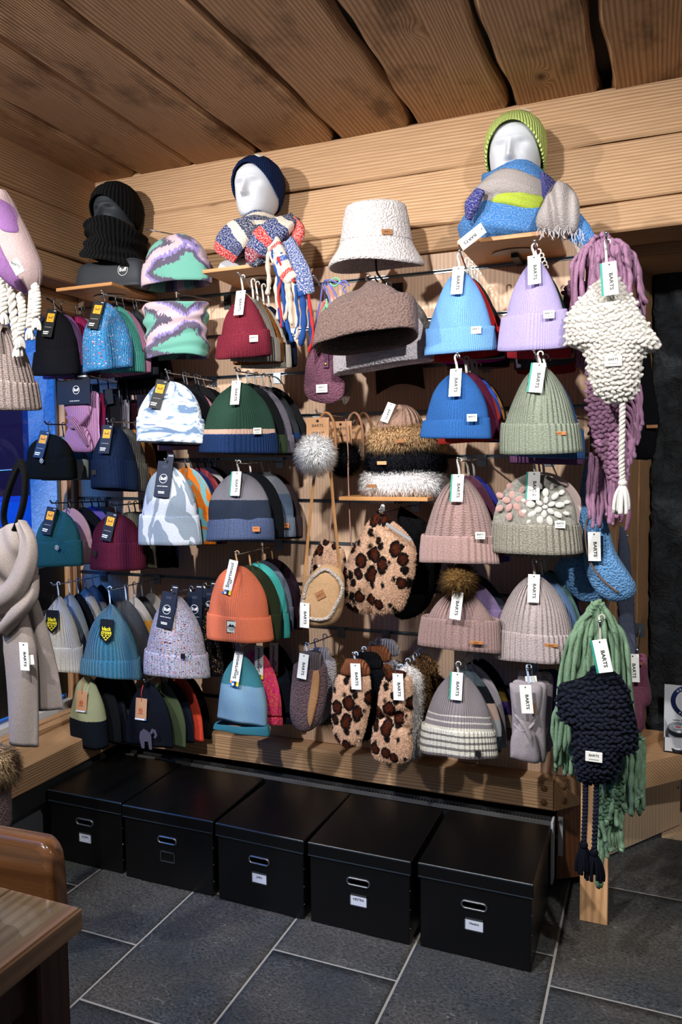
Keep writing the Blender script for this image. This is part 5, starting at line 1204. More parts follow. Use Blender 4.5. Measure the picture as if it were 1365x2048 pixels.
def strand(parent, px, y, r, mat, loc, name='fringe_strand', wob=0.004, n=34):
    p = smooth_path(pxpts(px, y), n)-np.array(loc); k = len(p); q = rng.random(3)*6
    p[:, 0] += wob*np.sin(np.linspace(0, 9, k)+q[0])*np.linspace(0.2, 1, k); p[:, 1] += wob*np.cos(np.linspace(0, 8, k)+q[1])
    rr = r*(1+0.18*np.sin(np.linspace(0, 26, k)+q[2])); rr[-1] *= 0.5
    V, F, U = tubevf(p, rr, 8); return M(name, V, F, mat, parent, None, None, U)
for px, mt, rr in [([(540, 495), (536, 520), (538, 560), (536, 590)], yc, 0.008), ([(545, 500), (552, 530), (558, 560), (556, 600), (568, 655)], yb, 0.008), ([(550, 505), (562, 560), (570, 610), (576, 660)], yb, 0.007), ([(556, 540), (553, 580), (556, 640)], yc, 0.007), ([(560, 545), (559, 600), (563, 655)], yr, 0.004),
                   ([(568, 550), (574, 590), (577, 650), (582, 685)], yb, 0.0075), ([(578, 560), (580, 600), (584, 650)], yc, 0.008), ([(586, 560), (592, 600), (594, 650), (597, 678)], yc, 0.007), ([(600, 585), (606, 600), (607, 650), (604, 692)], yb, 0.011), ([(616, 588), (620, 620), (622, 660), (621, 700)], yb, 0.006), ([(618, 590), (624, 640), (626, 680), (619, 706)], yr, 0.0055),
                   ([(548, 510), (560, 535), (580, 560), (590, 566)], yc, 0.010), ([(556, 515), (572, 540), (592, 565)], yr, 0.006), ([(553, 505), (566, 525), (590, 556)], yc, 0.009), ([(562, 505), (570, 515), (580, 545)], yb, 0.006), ([(572, 562), (575, 600), (572, 640)], yc, 0.006), ([(590, 570), (596, 620), (592, 668)], yb, 0.005)]:
    strand(s1, px, 2.385+0.02*rng.random(), rr, mt, (LX, LY, LZ))
# blue, lime and grey scarf
s2 = T('scarf', 'blue lime and grey woven scarf wound round the right white mannequin', 'scarf', (m2x, m2y, 2.28))
L2 = (m2x, m2y, 2.28)
def solidwool(c, f=0.35): return scarfmat([(0.0, c), (1.0, c)], 1.0, f)
SB, SG, SLM, SI = solidwool('#3474b4', 0.25), solidwool('#a39a97', 0.15), solidwool('#a9bb34', 0.15), solidwool('#2d2f75', 0.25)
wrap('loop', s2, 0.0, -0.002, 0.105, 0.096, 0.105, 0.034, 0.45, SB, tilt=-0.012, seed=0.4)
wrap('loop', s2, -0.012, -0.012, 0.062, 0.110, 0.112, 0.040, 0.55, SG, tilt=-0.004, seed=1.7, a0=-2.2, a1=1.2)
wrap('loop', s2, 0.010, -0.02, 0.020, 0.100, 0.105, 0.030, 0.6, SLM, tilt=-0.008, seed=2.7, a0=-1.6, a1=1.35)
wrap('loop', s2, 0.012, -0.006, 0.045, 0.112, 0.10, 0.055, 0.4, SI, tilt=0.0, seed=0.7, a0=0.75, a1=2.6)
wrap('loop', s2, -0.012, -0.012, -0.032, 0.135, 0.105, 0.052, 0.6, SB, tilt=-0.004, seed=3.4, a0=-1.9, a1=1.9)
ribbon('edge', s2, [(962, 380, 2.43), (945, 410, 2.42), (938, 440, 2.43)], 2.43, [0.03, 0.05, 0.02], SI, L2, 0.02)
c, q = outline([(1118, 362), (1140, 372), (1158, 400), (1160, 440), (1148, 468), (1115, 470), (1080, 462), (1073, 440), (1086, 410), (1100, 380)], 2.42)
pl = Pillow(q, 0.10, p=2.5, q=0.6); link('end_fold', pl.mesh('end_fold', SG, 16, lambda x, z: 0.028*np.exp(-((x+0.012+z*0.15)/0.011)**2)+0.018*np.exp(-((x-0.035)/0.012)**2)), s2, tuple(c-np.array(L2)))
ribbon('end_corner', s2, [(1145, 440, 2.46), (1160, 465, 2.45), (1178, 485, 2.45)], 2.45, [0.06, 0.07, 0.05], SB, L2, 0.02)
wv = furmat('#cfc9cc', '#b9b3b8')
for i in range(30):
    u = 1078+i*3.1; v = 462+6*math.sin(i*0.9)+(i > 20)*6; strand(s2, [(u, v-6), (u+rng.normal(0, 1.5), v+3), (u+rng.normal(0, 3), v+10+6*rng.random())], 2.40, 0.0011, felt('#c3bcbf'), L2, wob=0.001, n=9)
for i in range(14):
    u = 1150+i*2.6; v = 492-i*0.9; strand(s2, [(u, v-6), (u+4, v+6), (u+8, v+14)], 2.44, 0.0011, felt('#c3bcbf'), L2, wob=0.001, n=9)
tagcard(s2, 'barts', tuple(PY(968, 455, 2.40)-np.array(L2)), 0.15, 1.05)

# ================================================================== THINGS ON THE UPPER ROWS
bh = PY(752, 407, 2.5)
bk = T('bucket_hat', 'cream sherpa bucket hat on a black wall stand', 'hat', (PY(752, 480, 2.5)[0], 2.5, bh[2]), (0.10, 0.03, 0))
CRS = plush('#e0d8d6', '#bfb5b3', 150.0)
prof = [(0.0, 0.002), (0.05, 0.0), (0.088, -0.004), (0.101, -0.016), (0.106, -0.04), (0.113, -0.08), (0.120, -0.118), (0.1225, -0.122), (0.121, -0.127), (0.132, -0.150), (0.150, -0.176), (0.159, -0.190), (0.160, -0.198), (0.154, -0.203), (0.140, -0.185), (0.124, -0.158), (0.114, -0.128), (0.10, -0.03), (0.0, -0.02)]
a = np.linspace(-math.pi, math.pi, 97); pp = smooth_path([(r_, 0, z) for r_, z in prof], 110)
P = np.stack([pp[:, 0, None]*np.sin(a)*1.03, -pp[:, 0, None]*np.cos(a)*0.92, pp[:, 2, None]+0.010*np.cos(2*a+0.5)*np.clip((pp[:, 0, None]-0.115)/0.05, 0, 1)*(pp[:, 2, None] < -0.12)], -1)
V, F, U = G(P, np.stack(np.broadcast_arrays(a*0.13, pp[:, 2, None]), -1)); M('crown', V, F, CRS, bk, None, None, U)
o = box('label_patch', (-0.018, -0.001, -0.009), (0.018, 0.002, 0.009), LEATHER, bk, 0.0008, (0.072, -0.094, -0.112), (-0.1, 0.0, 0.6)); text('BARTS', 0.006, plain('#4a2a14'), o, (0, -0.0015, 0), 0.02)
sd = T('hat_stand', 'black wire stand holding up the cream bucket hat', 'stand', (bk.location[0], Y0, 2.13))
V, F, U = tubevf(smooth_path([(0, -0.004, -0.02), (0, -0.10, -0.01), (0, -0.20, 0.0), (0, -0.235, 0.02), (0, -0.24, 0.10), (0, -0.24, 0.20)], 30), 0.004, 8); M('rod', V, F, BLACK, sd); box('bracket', (-0.02, -0.006, -0.05), (0.02, -0.002, 0.02), BLACK, sd)
th_ = PY(750, 552, 2.36)
hook((th_[0]+0.012, 2.33, th_[2]-0.012), 'black display hook carrying the sherpa beanies', mat=BLACK)
def shh(bb, y, lab, mat, D, pitch, roll, cuff, **k):
    x, zt, W, H = FB(bb, y); return hat(x, y, zt, W, H, mat, lab, D=D, cuff=cuff*H, rod=th_[2]-0.018, pitch=pitch, roll=roll, group='sherpa beanies on the black hook', **k)
shh((646, 833, 566, 700), 2.355, 'brown sherpa beanie tilted to show its dark opening', plush('#86706a', '#5f4b46', 150.0), 0.16, -0.36, -0.10, 0.52, fold=0.03, a=1.8, b=0.7, t0=0.2)
shh((672, 853, 600, 740), 2.475, 'white grey sherpa beanie behind the brown sherpa beanie', plush('#f2eaf0', '#cfc7cd', 150.0), 0.09, -0.15, -0.08, 0.45)
shh((694, 866, 578, 700), 2.575, 'dark grey sherpa beanie third on the black hook', plush('#6b6561', '#4b4744', 150.0), 0.07, 0.0, 0.05, 0.4)
shh((735, 830, 585, 786), 2.665, 'dark brown sherpa hat lowest behind the sherpa beanies', plush('#3b2620', '#241612', 150.0), 0.05, 0.0, -0.12, 0.0, sag=-0.03)

# ikat beanie, neck tube, wire stand
def ikat():
    s = MT('ikat'); uv = s.uv(); X, Y, _ = s.xyz(uv); n = s.noise(s.map(uv, (1, 0.25, 1)), 220.0, 2, 0.6); n2 = s.noise(uv, 9.0, 2)
    tri = lambda v, k, o=0.0: s.math('ABSOLUTE', s.math('SUBTRACT', s.math('FRACT', s.math('ADD', s.math('MULTIPLY', v, k), o)), 0.5))
    d = s.math('ADD', s.math('ADD', tri(s.math('ADD', X, s.math('MULTIPLY', n2, 0.12)), 4.2), tri(s.math('ADD', Y, s.math('MULTIPLY', n, 0.05)), 4.6, 0.2)), s.math('MULTIPLY', s.math('SUBTRACT', n2, 0.5), 0.9))
    c = s.ramp(d, [(0.0, '#6ba898'), (0.33, '#5d5568'), (0.47, '#8e7fb8'), (0.54, '#cdb3bb'), (0.72, '#5d5568'), (0.82, '#6fae9e')], True)
    return s.fin(c, 0.92, s.bump(n, 0.2, 0.001), 0, 0.2, Sheen_Weight=0.15)
IK = ikat()
ix, izt, iW, iH = FB((297, 415, 467, 572), 2.55)
hat(ix, 2.55, izt, iW, iH, IK, 'teal purple and pink patterned beanie above its matching neck tube', D=0.15, cuff=0.44*iH, fold=0.004, **DM)
tx, tzt, tW, tH = FB((295, 414, 608, 717), 2.55)
nt = T('neck_warmer', 'teal purple and pink patterned neck tube hanging below its matching beanie', 'neck warmer', (tx, 2.55, tzt))
rows, uvs = [], []
for t, g in [(0.12, -0.012), (0.0, -0.006)]+[(t, 0) for t in np.linspace(0.02, 0.98, 44)]+[(1.0, -0.006), (0.88, -0.012)]:
    R = 1+0.045*np.sin(t*26+1.2*np.sin(a*1.5))*(t < 0.9)+0.03*math.sin(t*9)
    rows.append(np.stack([(tW/2*0.97*R+g)*spow(np.sin(a), 0.85), -(0.072*R+g)*spow(np.cos(a), 0.85), -tH*t-0.006*np.sin(a*2+t*4)+0*a], -1)); uvs.append(np.stack([a*0.08, np.full_like(a, -t*tH)], -1))
V, F, U = G(np.array(rows), np.array(uvs)); M('tube', V, F, IK, nt, None, None, U)
ws = T('hat_stand', 'thin wire stand holding the patterned beanie and neck tube', 'stand', (ix, Y0, 2.16))
b = MB(); b.tube(smooth_path([(0.11, -0.004, -0.02), (0.06, -0.05, -0.012), (0.0, -0.19, -0.01)], 16), 0.0022); b.tube([(0, -0.19, -0.06), (0, -0.19, izt-2.16-0.02)], 0.0022); b.tube([(-0.06, -0.19, tzt-2.16-0.02), (0.06, -0.19, tzt-2.16-0.02)], 0.0022); b.tube([(0, -0.19, izt-2.16-0.005), (-0.085, -0.26, izt-2.16+0.008)], 0.0022); b.obj('wire', plain('#777b80', 0.3, 1.0), ws)
box('bracket', (0.095, -0.006, -0.045), (0.125, -0.002, 0.01), BLACK, ws)

# phone pouches with cords
pt_ = PY(622, 552, 2.40)
hook((pt_[0]+0.01, 2.40, pt_[2]), 'display hook carrying the corded pouches')
pc, q = outline([(619, 692), (652, 688), (684, 690), (690, 720), (690, 770), (684, 795), (660, 807), (625, 801), (609, 784), (611, 740)], 2.475)
pu = T('phone_pouch', 'plum sherpa pouch with a leather strap and coloured cords', 'pouch', tuple(pc)); PLM = plush('#86566a', '#5d3a49', 190.0)
pl = Pillow(q, 0.028, p=4); link('pouch', pl.mesh('pouch', PLM), pu)
LP = felt('#6b3f5e', None, 200.0, 0.4, 0.2)
def place(px, y, c): return tuple(PY(px[0], px[1], y)-np.array(c))
o = box('strap', (-0.010, -0.002, -0.05), (0.010, 0.002, 0.03), LP, pu, 0.001, place((652, 706), 2.455, pc)); V, F, U = sphere_vf((0, 0, 0), (0.006, 0.003, 0.006), 12, 8); M('snap', V, F, plain('#d9b25a', 0.25, 1.0), o, (0, -0.003, -0.038))
o = box('label_patch', (-0.021, -0.001, -0.014), (0.021, 0.002, 0.014), plain('#ebe8e2', 0.8), pu, 0, place((644, 777), 2.455, pc)); text('BARTS', 0.008, INK, o, (0, -0.0015, 0.004), 0.02); box('fine_print', (-0.012, -0.0014, -0.007), (0.012, -0.0009, -0.005), plain('#8a8a86'), o)
PER, SAL, MIN = plain('#6a66b0', 0.7), plain('#c8706e', 0.7), plain('#6fbf92', 0.7)
for px, mt in [([(646, 566), (641, 600), (633, 640), (628, 680), (624, 700)], PER), ([(650, 568), (660, 600), (668, 625)], PER), ([(656, 566), (672, 590), (678, 625)], PER), ([(660, 568), (676, 600), (682, 628)], PER), ([(650, 600), (640, 625), (632, 660), (628, 700)], SAL), ([(652, 602), (644, 630), (636, 668)], SAL), ([(658, 570), (668, 600), (672, 628)], SAL), ([(655, 602), (648, 620), (642, 626)], MIN), ([(653, 598), (656, 620), (664, 627), (668, 616)], MIN),
               ([(648, 562), (662, 560), (676, 566), (690, 562), (700, 572)], PER), ([(660, 562), (672, 556), (680, 562), (670, 572), (660, 566)], MIN), ([(678, 566), (690, 572), (686, 580), (694, 586)], PER)]:
    strand(pu, px, 2.445, 0.0030, mt, pc, 'cord', 0.001)
pc2, q = outline([(640, 640), (662, 645), (700, 660), (708, 740), (700, 800), (680, 806), (650, 690), (628, 688), (630, 655)], 2.57)
p2 = T('phone_pouch', 'beige sherpa pouch hanging behind the plum pouch', 'pouch', tuple(pc2)); link('pouch', Pillow(q, 0.03, p=4).mesh('pouch', plush('#a9988c', '#857468', 190.0)), p2)
V, F, U = tubevf(smooth_path([place((655, 642), 2.57, pc2), place((650, 600), 2.55, pc2), place((652, 560), 2.52, pc2)], 14), 0.003, 8); M('cord', V, F, PER, p2)

# earmuffs
et = PY(634, 821, 2.45); hook((et[0]+0.006, 2.43, et[2]), 'display hook carrying the earmuffs and the bag straps')
def earmuff(lab, cpx, y, R, fm, card, bandc):
    c = PY(cpx[0], cpx[1], y); r = T('earmuffs', lab, 'earmuffs', tuple(c), group='furry earmuffs on one hook')
    k = 9000; cz = rng.random(k)*2-1; th = rng.random(k)*2*math.pi; sr = np.sqrt(1-cz**2); N = np.stack([sr*np.cos(th), sr*np.sin(th), cz], 1); sq = np.array([1, 0.55, 1])
    V, F, U = sphere_vf((0, 0, 0), R*0.74*sq, 20, 12); o = M('fur_pad', V, F, plain('#e4e1de', 0.9) if fm[0] > '#5' else BLACK, r)
    fur('pad_fur', N*R*0.72*sq, N, None, R*0.55, furmat(*fm), o, 0.0008, 0.25, 0.35)
    if card:
        p = np.array(place(card, y+0.012, c)); o = box('header_card', (-0.042, -0.001, -0.055), (0.042, 0.001, 0.045), KRAFT, r, 0, tuple(p)); text('BARTS', 0.013, INK, o, (0, -0.0015, 0.018), 0.01, sx=1.15); text('EARMUFF', 0.0095, INK, o, (0.002, -0.0015, -0.006), 0.01, sx=1.15)
        V, F, U = tubevf([(0, 0.001, 0.034), (0, -0.0016, 0.034)], 0.005, 12); M('card_hole', V, F, INK, o)
    aa = np.linspace(0, math.pi, 20); bw = MB(); top = PY(cpx[0]+12, 826, y+0.03)-c
    bw.tube(np.stack([0.035*np.cos(aa)+0.03, np.full(20, 0.03), top[2]*np.sin(aa)**0.6], -1), 0.0045, 8, 1.6); bw.obj('band', felt(bandc, None, 120.0, 0.4, 0.2), r)
    return r
earmuff('white fluffy earmuffs with a kraft paper card', (631, 908), 2.41, 0.066, ('#f0f0f2', '#fbfbfb', '#ffffff'), (636, 862), '#a9713f')
earmuff('black fluffy earmuffs behind the white ones', (688, 918), 2.53, 0.055, ('#0b0b0d', '#17171a'), (682, 868), '#9a6a48')
earmuff('beige fluffy earmuffs behind the black ones', (707, 915), 2.65, 0.056, ('#b7a897', '#d8cfc4', '#8a7a6a'), (702, 876), '#8a5a3a')

# fur headbands stacked on their shelf
FBN = np.array([1, 1, 1])
def furband(lab, u, v0, v1, W, D, fm, y, lpx, lmat):
    zc = (PY(u, v0, y)[2]+PY(u, v1, y)[2])/2; hh = PY(u, v0, y)[2]-PY(u, v1, y)[2]; xc = PY(u, (v0+v1)/2, y)[0]; yc = y+D/2
    r = T('fur_headband', lab, 'headband', (xc, yc, zc), group='fur headbands stacked on the shelf')
    aa = np.linspace(-math.pi, math.pi, 81); ph = np.linspace(-math.pi, math.pi, 25); A_, PH = np.meshgrid(aa, ph); rt = 0.030; hz_ = hh/2*0.78
    P = np.stack([(W/2-rt*0.9+rt*np.cos(PH)*0.9)*spow(np.sin(A_), 0.75), -(D/2-rt*0.9+rt*0.9*np.cos(PH))*spow(np.cos(A_), 0.75), hz_*spow(np.sin(PH), 0.75)+0.004*np.sin(A_*3)], -1)
    V, F, U = G(P); o = M('band', V, F, plain(fm[0], 0.9), r)
    pts, N, _ = scatter(P, P[..., :2], 15000)
    out = pts-np.stack([pts[:, 0]*0.8, pts[:, 1]*0.6, np.zeros(len(pts))], 1)
    N = np.where((np.einsum('ij,ij->i', N, out) < 0)[:, None], -N, N)
    fur('band_fur', pts, N, None, 0.024, furmat(*fm), o, 0.0008, 0.5, 0.3, comb=(0.25, 0, -0.15))
    p = PY(lpx[0], lpx[1], y-0.03); o2 = box('label_patch', (-0.017, -0.001, -0.006), (0.017, 0.002, 0.006), lmat, r, 0.0008, tuple(p-np.array([xc, yc, zc]))); return r
furband('white fur headband at the bottom of the shelf stack', 792, 942, 997, 0.285, 0.17, ('#cfc9c8', '#efecec', '#ffffff'), 2.485, (744, 972), LEATHER)
furband('black fur headband in the middle of the shelf stack', 797, 900, 950, 0.262, 0.16, ('#09090b', '#15151a', '#24242c'), 2.50, (764, 926), plain('#c99a6a'))
furband('tan fur headband at the top of the shelf stack', 798, 850, 908, 0.252, 0.16, ('#7d5c3d', '#b08f69', '#c9ac86'), 2.50, (800, 882), LEATHER)
kx_, kzt, kW, kH = FB((752, 850, 808, 905), 2.58)
kh = hat(kx_, 2.585, kzt, kW*0.95, kH*0.86, K('#9d7763', '#b48f7b', ribs=62.0, stitch=150.0, bump=1.2), 'beige cable knit beanie topping the stack of fur headbands', D=0.13, **DM)
tagcard(kh, 'barts', (-0.012, -0.055, -0.0), -0.25, 0.35, s=0.8)

# ================================================================== BAGS
lt_ = PY(760, 1019, 2.335); hook((lt_[0], 2.335, lt_[2]), 'display hook carrying the leopard fur bags')
LEO = leopard('#d8b296', 27.0); LEO2 = leopard('#cfa88c', 30.0)
def plushbag(lab, px, y, D, mat, furk=0, name='bag', cat='bag', dent=None, flen=0.006, group=None, furm=None, p=3.0):
    c, q = outline(px, y); r = T(name, lab, cat, tuple(c), group=group); pl = Pillow(q, D, p=p); o = link('body', pl.mesh('body', mat, 18, dent), r)
    if furk:
        P, N, U = pl.surf(furk, 18); N = np.where((N[:, 1] > 0)[:, None], -N, N)
        if dent is not None: P[:, 1] += dent(P[:, 0], P[:, 2])
        fur('pile', P, N, U, flen, furm or mat, o, 0.0008, 0.6, 0.55, rootuv=furm is None)
    return r, c, pl
lb, lc, lp = plushbag('large leopard print faux fur bag hanging on the slat wall', [(758, 1020), (777, 1036), (802, 1055), (825, 1082), (833, 1112), (828, 1150), (815, 1195), (798, 1222), (745, 1229), (703, 1219), (688, 1195), (687, 1150), (700, 1110), (722, 1070), (742, 1038)], 2.42, 0.11, LEO, 15000,
                      dent=lambda x, z: 0.022*np.exp(-((x+0.012-0.10*z)/0.013)**2)*(z < 0.10)+0.008*np.sin(40*x)*0.3)
o = box('zip_pull', (-0.05, -0.003, -0.005), (0.05, 0.003, 0.005), plain('#d9dadd', 0.25, 0.6), lb, 0.001, place((798, 1064), 2.365, lc), (0, 0.55, 0))
V, F, U = tubevf(smooth_path([place((762, 1024), 2.40, lc), place((764, 1012), 2.38, lc), place((768, 1012), 2.37, lc), place((768, 1022), 2.40, lc)], 16), 0.0035, 8); M('loop', V, F, WHITE, lb)
plushbag('black fur bag hanging behind the large leopard bag', [(800, 1012), (830, 1030), (870, 1060), (884, 1110), (872, 1180), (845, 1225), (800, 1238), (780, 1200), (790, 1100)], 2.56, 0.08, felt('#0d0d10', '#050506', 120.0), 5000, furm=furmat('#0b0b0d', '#1a1a1e'))
plushbag('small leopard print fur bag half hidden beside the tan bag', [(650, 1078), (672, 1090), (692, 1110), (692, 1200), (660, 1215), (630, 1190), (624, 1150), (632, 1105)], 2.52, 0.07, LEO2, 4000)
tb, tc, tp = plushbag('tan suede shoulder bag with cream fleece edging and long straps', [(604, 1192), (612, 1163), (628, 1143), (648, 1128), (672, 1132), (688, 1152), (689, 1190), (684, 1225), (668, 1248), (640, 1254), (612, 1250), (600, 1228)], 2.34, 0.06, felt('#bd9467', '#a67f52', 220.0, 0.2, 0.3), p=5.0)
pp = smooth_path([place(q_, 2.313, tc) for q_ in [(608, 1198), (616, 1168), (634, 1148), (652, 1139), (670, 1150), (684, 1168), (684, 1186), (672, 1212), (656, 1236), (626, 1238), (610, 1226), (607, 1205)]], 60)
V, F, U = tubevf(np.vstack([pp, pp[:1]]), 0.0065*(1+0.12*np.sin(np.arange(len(pp)+1)*2.1)), 10); M('fleece_edging', V, F, plush('#cfc2b6', '#a8988a', 240.0), tb, None, None, U)
o = box('label_patch', (-0.017, -0.002, -0.014), (0.017, 0.002, 0.014), LEATHER, tb, 0.001, place((641, 1190), 2.309, tc), (0, -0.5, 0)); text('BARTS', 0.009, plain('#6b421f'), o, (0, -0.0025, 0), 0.02)
tagcard(tb, 'barts', place((610, 1206), 2.305, tc), 0.0, 0.03, s=0.95)
SUE = felt('#a8763e', '#8f6130', 200.0, 0.3, 0.3)
for px in ([(640, 838, 2.49), (634, 900, 2.50), (628, 960, 2.46), (618, 1060, 2.41), (610, 1150, 2.36), (607, 1190, 2.335)], [(644, 838, 2.49), (654, 900, 2.50), (662, 950, 2.45), (668, 1020, 2.40), (675, 1090, 2.36), (681, 1150, 2.34)]):
    ribbon('strap', tb, px, 2.42, 0.0115, SUE, tc, 0.003, 40)
V, F, U = tubevf(smooth_path([place((607, 1176), 2.335, tc), place((601, 1186), 2.33, tc), place((607, 1194), 2.33, tc), place((611, 1184), 2.33, tc), place((607, 1176), 2.335, tc)], 16), 0.002, 6); M('buckle', V, F, plain('#b98a4a', 0.3, 1.0), tb)
cs = T('cord_strap', 'two thin pink brown bag cords hanging down to the small leopard bag', 'cord', tuple(PY(680, 1000, 2.5)))
for px in ([(655, 838), (662, 900), (665, 975), (663, 1030), (661, 1085)], [(692, 838), (697, 900), (696, 960), (700, 1030), (706, 1100)]): strand(cs, px, 2.50, 0.0026, plain('#9c7466', 0.7), PY(680, 1000, 2.5), 'cord', 0.002)
tagcard([o for o in bpy.data.objects if o.get('label', '').startswith('small leopard')][0], 'barts', place((644, 1130), 2.47, [o for o in bpy.data.objects if o.get('label', '').startswith('small leopard')][0].location), 0.0, 0.0, s=0.7)
# ================================================================== MITTENS AND HEADBANDS, BOTTOM ROW
RUST = K('#7d4322', '#94552f', ribs=110.0, bump=1.0)
def mitten(lab, body, cuffpx, y, D, mat, cmat, furk=0, furm=None, flen=0.012, hangtip=None, tagk=None, tagpx=None, roll=0.0, palm=None, group='mittens on the bottom hooks', name='mitten'):
    c, q = outline(body, y); r = T(name, lab, 'mitten', tuple(c), group=group); pl = Pillow(q, D, p=4); o = link('hand', pl.mesh('hand', mat, 16), r)
    if furk:
        P, N, U = pl.surf(furk, 16); N = np.where((N[:, 1] > 0)[:, None], -N, N); fur('pile', P, N, U, flen, furm or mat, o, 0.0008, 0.7, 0.5, rootuv=furm is None)
    if cuffpx:
        c2, q2 = outline(cuffpx, y); p2 = Pillow(q2, D*0.8, p=6); link('cuff', p2.mesh('cuff', cmat, 10), r, tuple(c2-c+np.array([0, 0.002, 0])))
    if palm:
        c3, q3 = outline(palm, y); p3 = Pillow(q3, 0.012, p=5); link('palm', p3.mesh('palm', felt('#a8794a', '#8a5f38', 200.0), 8), r, tuple(c3-c+np.array([0, -D/2, 0])))
    if hangtip is not None:
        top = np.array([hangtip[0], y, hangtip[1]])-c; L = top[2]-q[:, 1].max() if not cuffpx else top[2]-(c2[2]-c[2]+q2[:, 1].max())
        L = max(0.02, L+0.02); link('hanger', hanger_mesh(L, CLEAR if L > 0.03 else GREYH), r, (top[0], 0, top[2]))
    if tagk: tagcard(r, tagk, tuple(PY(tagpx[0], tagpx[1], y-D/2-0.008)-c), -0.04, roll)
    return r
def bodyshift(px, du, dv=0): return [(u+du, v+dv) for u, v in px]
ht_ = PY(613, 1286, 2.415); hook(tuple(ht_), 'display hook carrying the mauve sherpa mittens')
MAU = plush('#6a5356', '#4b393d', 190.0)
mb = [(588, 1330), (602, 1322), (622, 1326), (645, 1328), (654, 1342), (653, 1400), (640, 1445), (616, 1464), (593, 1458), (581, 1430), (583, 1380)]
mitten('mauve sherpa mitten with tan suede palm and knitted cuff', mb, [(602, 1303), (640, 1305), (644, 1345), (602, 1340)], 2.425, 0.045, MAU, K('#5c5254', **WIDE), hangtip=(ht_[0], ht_[2]-0.008), tagk='barts', tagpx=(609, 1308), roll=0.12, palm=[(632, 1338), (644, 1340), (643, 1385), (628, 1448), (621, 1425), (627, 1380)])
WHM = plush('#bdb4b6', '#958c90', 190.0)
mitten('white sherpa mitten behind the mauve sherpa mitten', bodyshift(mb, 19, -13), bodyshift([(602, 1301), (640, 1303), (644, 1345), (602, 1340)], 17, -4), 2.50, 0.04, WHM, K('#c9c0c2', **WIDE), hangtip=(ht_[0], ht_[2]-0.008))
BRF = furmat('#4a3320', '#8a6a45', '#a8885e')
mitten('brown fur mitten last on the hook of the mauve mittens', bodyshift(mb, 42, -14), None, 2.58, 0.04, felt('#5a4128'), None, 2500, BRF, 0.02, hangtip=(ht_[0], ht_[2]-0.008))
ht2 = PY(706, 1306, 2.39); hook(tuple(ht2), 'display hook carrying the leopard fur mittens')
lm = [(676, 1348), (700, 1352), (738, 1350), (741, 1400), (733, 1450), (722, 1480), (702, 1493), (682, 1486), (668, 1460), (667, 1400)]
lcf = [(692, 1318), (728, 1322), (738, 1352), (684, 1348)]
mitten('leopard print fur mitten with a rust knitted cuff', lm, lcf, 2.42, 0.05, LEO, RUST, 7000, hangtip=(ht2[0], ht2[2]-0.008), tagk='barts', tagpx=(711, 1327), roll=-0.06, flen=0.006)
BKF = furmat('#08080a', '#16161b', '#26262e')
mitten('black fur mitten behind the leopard mitten', bodyshift(lm, 28, -12), bodyshift(lcf, 26, -14), 2.50, 0.045, felt('#0d0d10'), K('#101014', **WIDE), 3500, BKF, 0.014, hangtip=(ht2[0], ht2[2]-0.008))
mitten('rust brown mitten third behind the leopard mitten', bodyshift(lm, 44, -20), bodyshift(lcf, 42, -28), 2.58, 0.04, felt('#6b3d22'), RUST, 2500, furmat('#5a351e', '#8a5a34'), 0.014, hangtip=(ht2[0], ht2[2]-0.008))
mitten('white mitten last behind the leopard mitten', bodyshift(lm, 62, -28), bodyshift(lcf, 60, -40), 2.66, 0.04, felt('#b5aeb2'), K('#c4bcc2', **WIDE), 2500, furmat('#a9a2a6', '#d0cace'), 0.014, hangtip=(ht2[0], ht2[2]-0.008))
ht3 = PY(797, 1331, 2.37); hook((ht3[0], 2.37, ht3[2]), 'display hook carrying the leopard fur headbands')
def furhb(lab, px, y, D, mat, furk, furm, flen, tagk=None, tagpx=None, dent=None, roll=0):
    r, c, pl = plushbag(lab, px, y, D, mat, furk, 'headband', 'headband', dent, flen, 'fur headbands on the bottom hook', furm, p=4.0)
    top = np.array([ht3[0], y, ht3[2]-0.008])-c; L = max(0.02, top[2]-pl.R.max()*0.93+0.0); zt = max(z for _, z in outline(px, y)[1]); link('hanger', hanger_mesh(max(0.025, top[2]-zt+0.02), CLEAR), r, (top[0], 0, top[2]))
    if tagk: tagcard(r, tagk, tuple(PY(tagpx[0], tagpx[1], y-D/2-0.01)-c), -0.03, roll)
    return r
tw = [(776, 1345), (800, 1340), (818, 1350), (826, 1372), (824, 1415), (822, 1445), (824, 1500), (814, 1522), (772, 1523), (749, 1512), (745, 1480), (750, 1445), (757, 1415), (764, 1370)]
furhb('leopard print fur headband twisted in the middle', tw, 2.40, 0.06, LEO, 8000, None, 0.006, 'barts', (796, 1347), lambda x, z: 0.018*np.exp(-((z-0.35*x-0.004)/0.016)**2)+0.012*np.exp(-((z+0.35*x+0.012)/0.012)**2), -0.05)
furhb('white fur headband behind the leopard headband', bodyshift(tw, 20, -8), 2.48, 0.05, felt('#b3aca8'), 4500, furmat('#a8a19d', '#d6d0cc', '#e2dedb'), 0.018)
furhb('dark brown fur headband third behind the leopard one', bodyshift(tw, 36, -20), 2.56, 0.04, felt('#3d2a1a'), 3500, furmat('#3a2717', '#6a4d2e', '#8a6a44'), 0.018)
furhb('chestnut fur headband last behind the leopard one', bodyshift(tw, 50, -32), 2.63, 0.04, felt('#3d2a1a'), 3000, furmat('#4a3018', '#7d5a34', '#9a7a50'), 0.018)

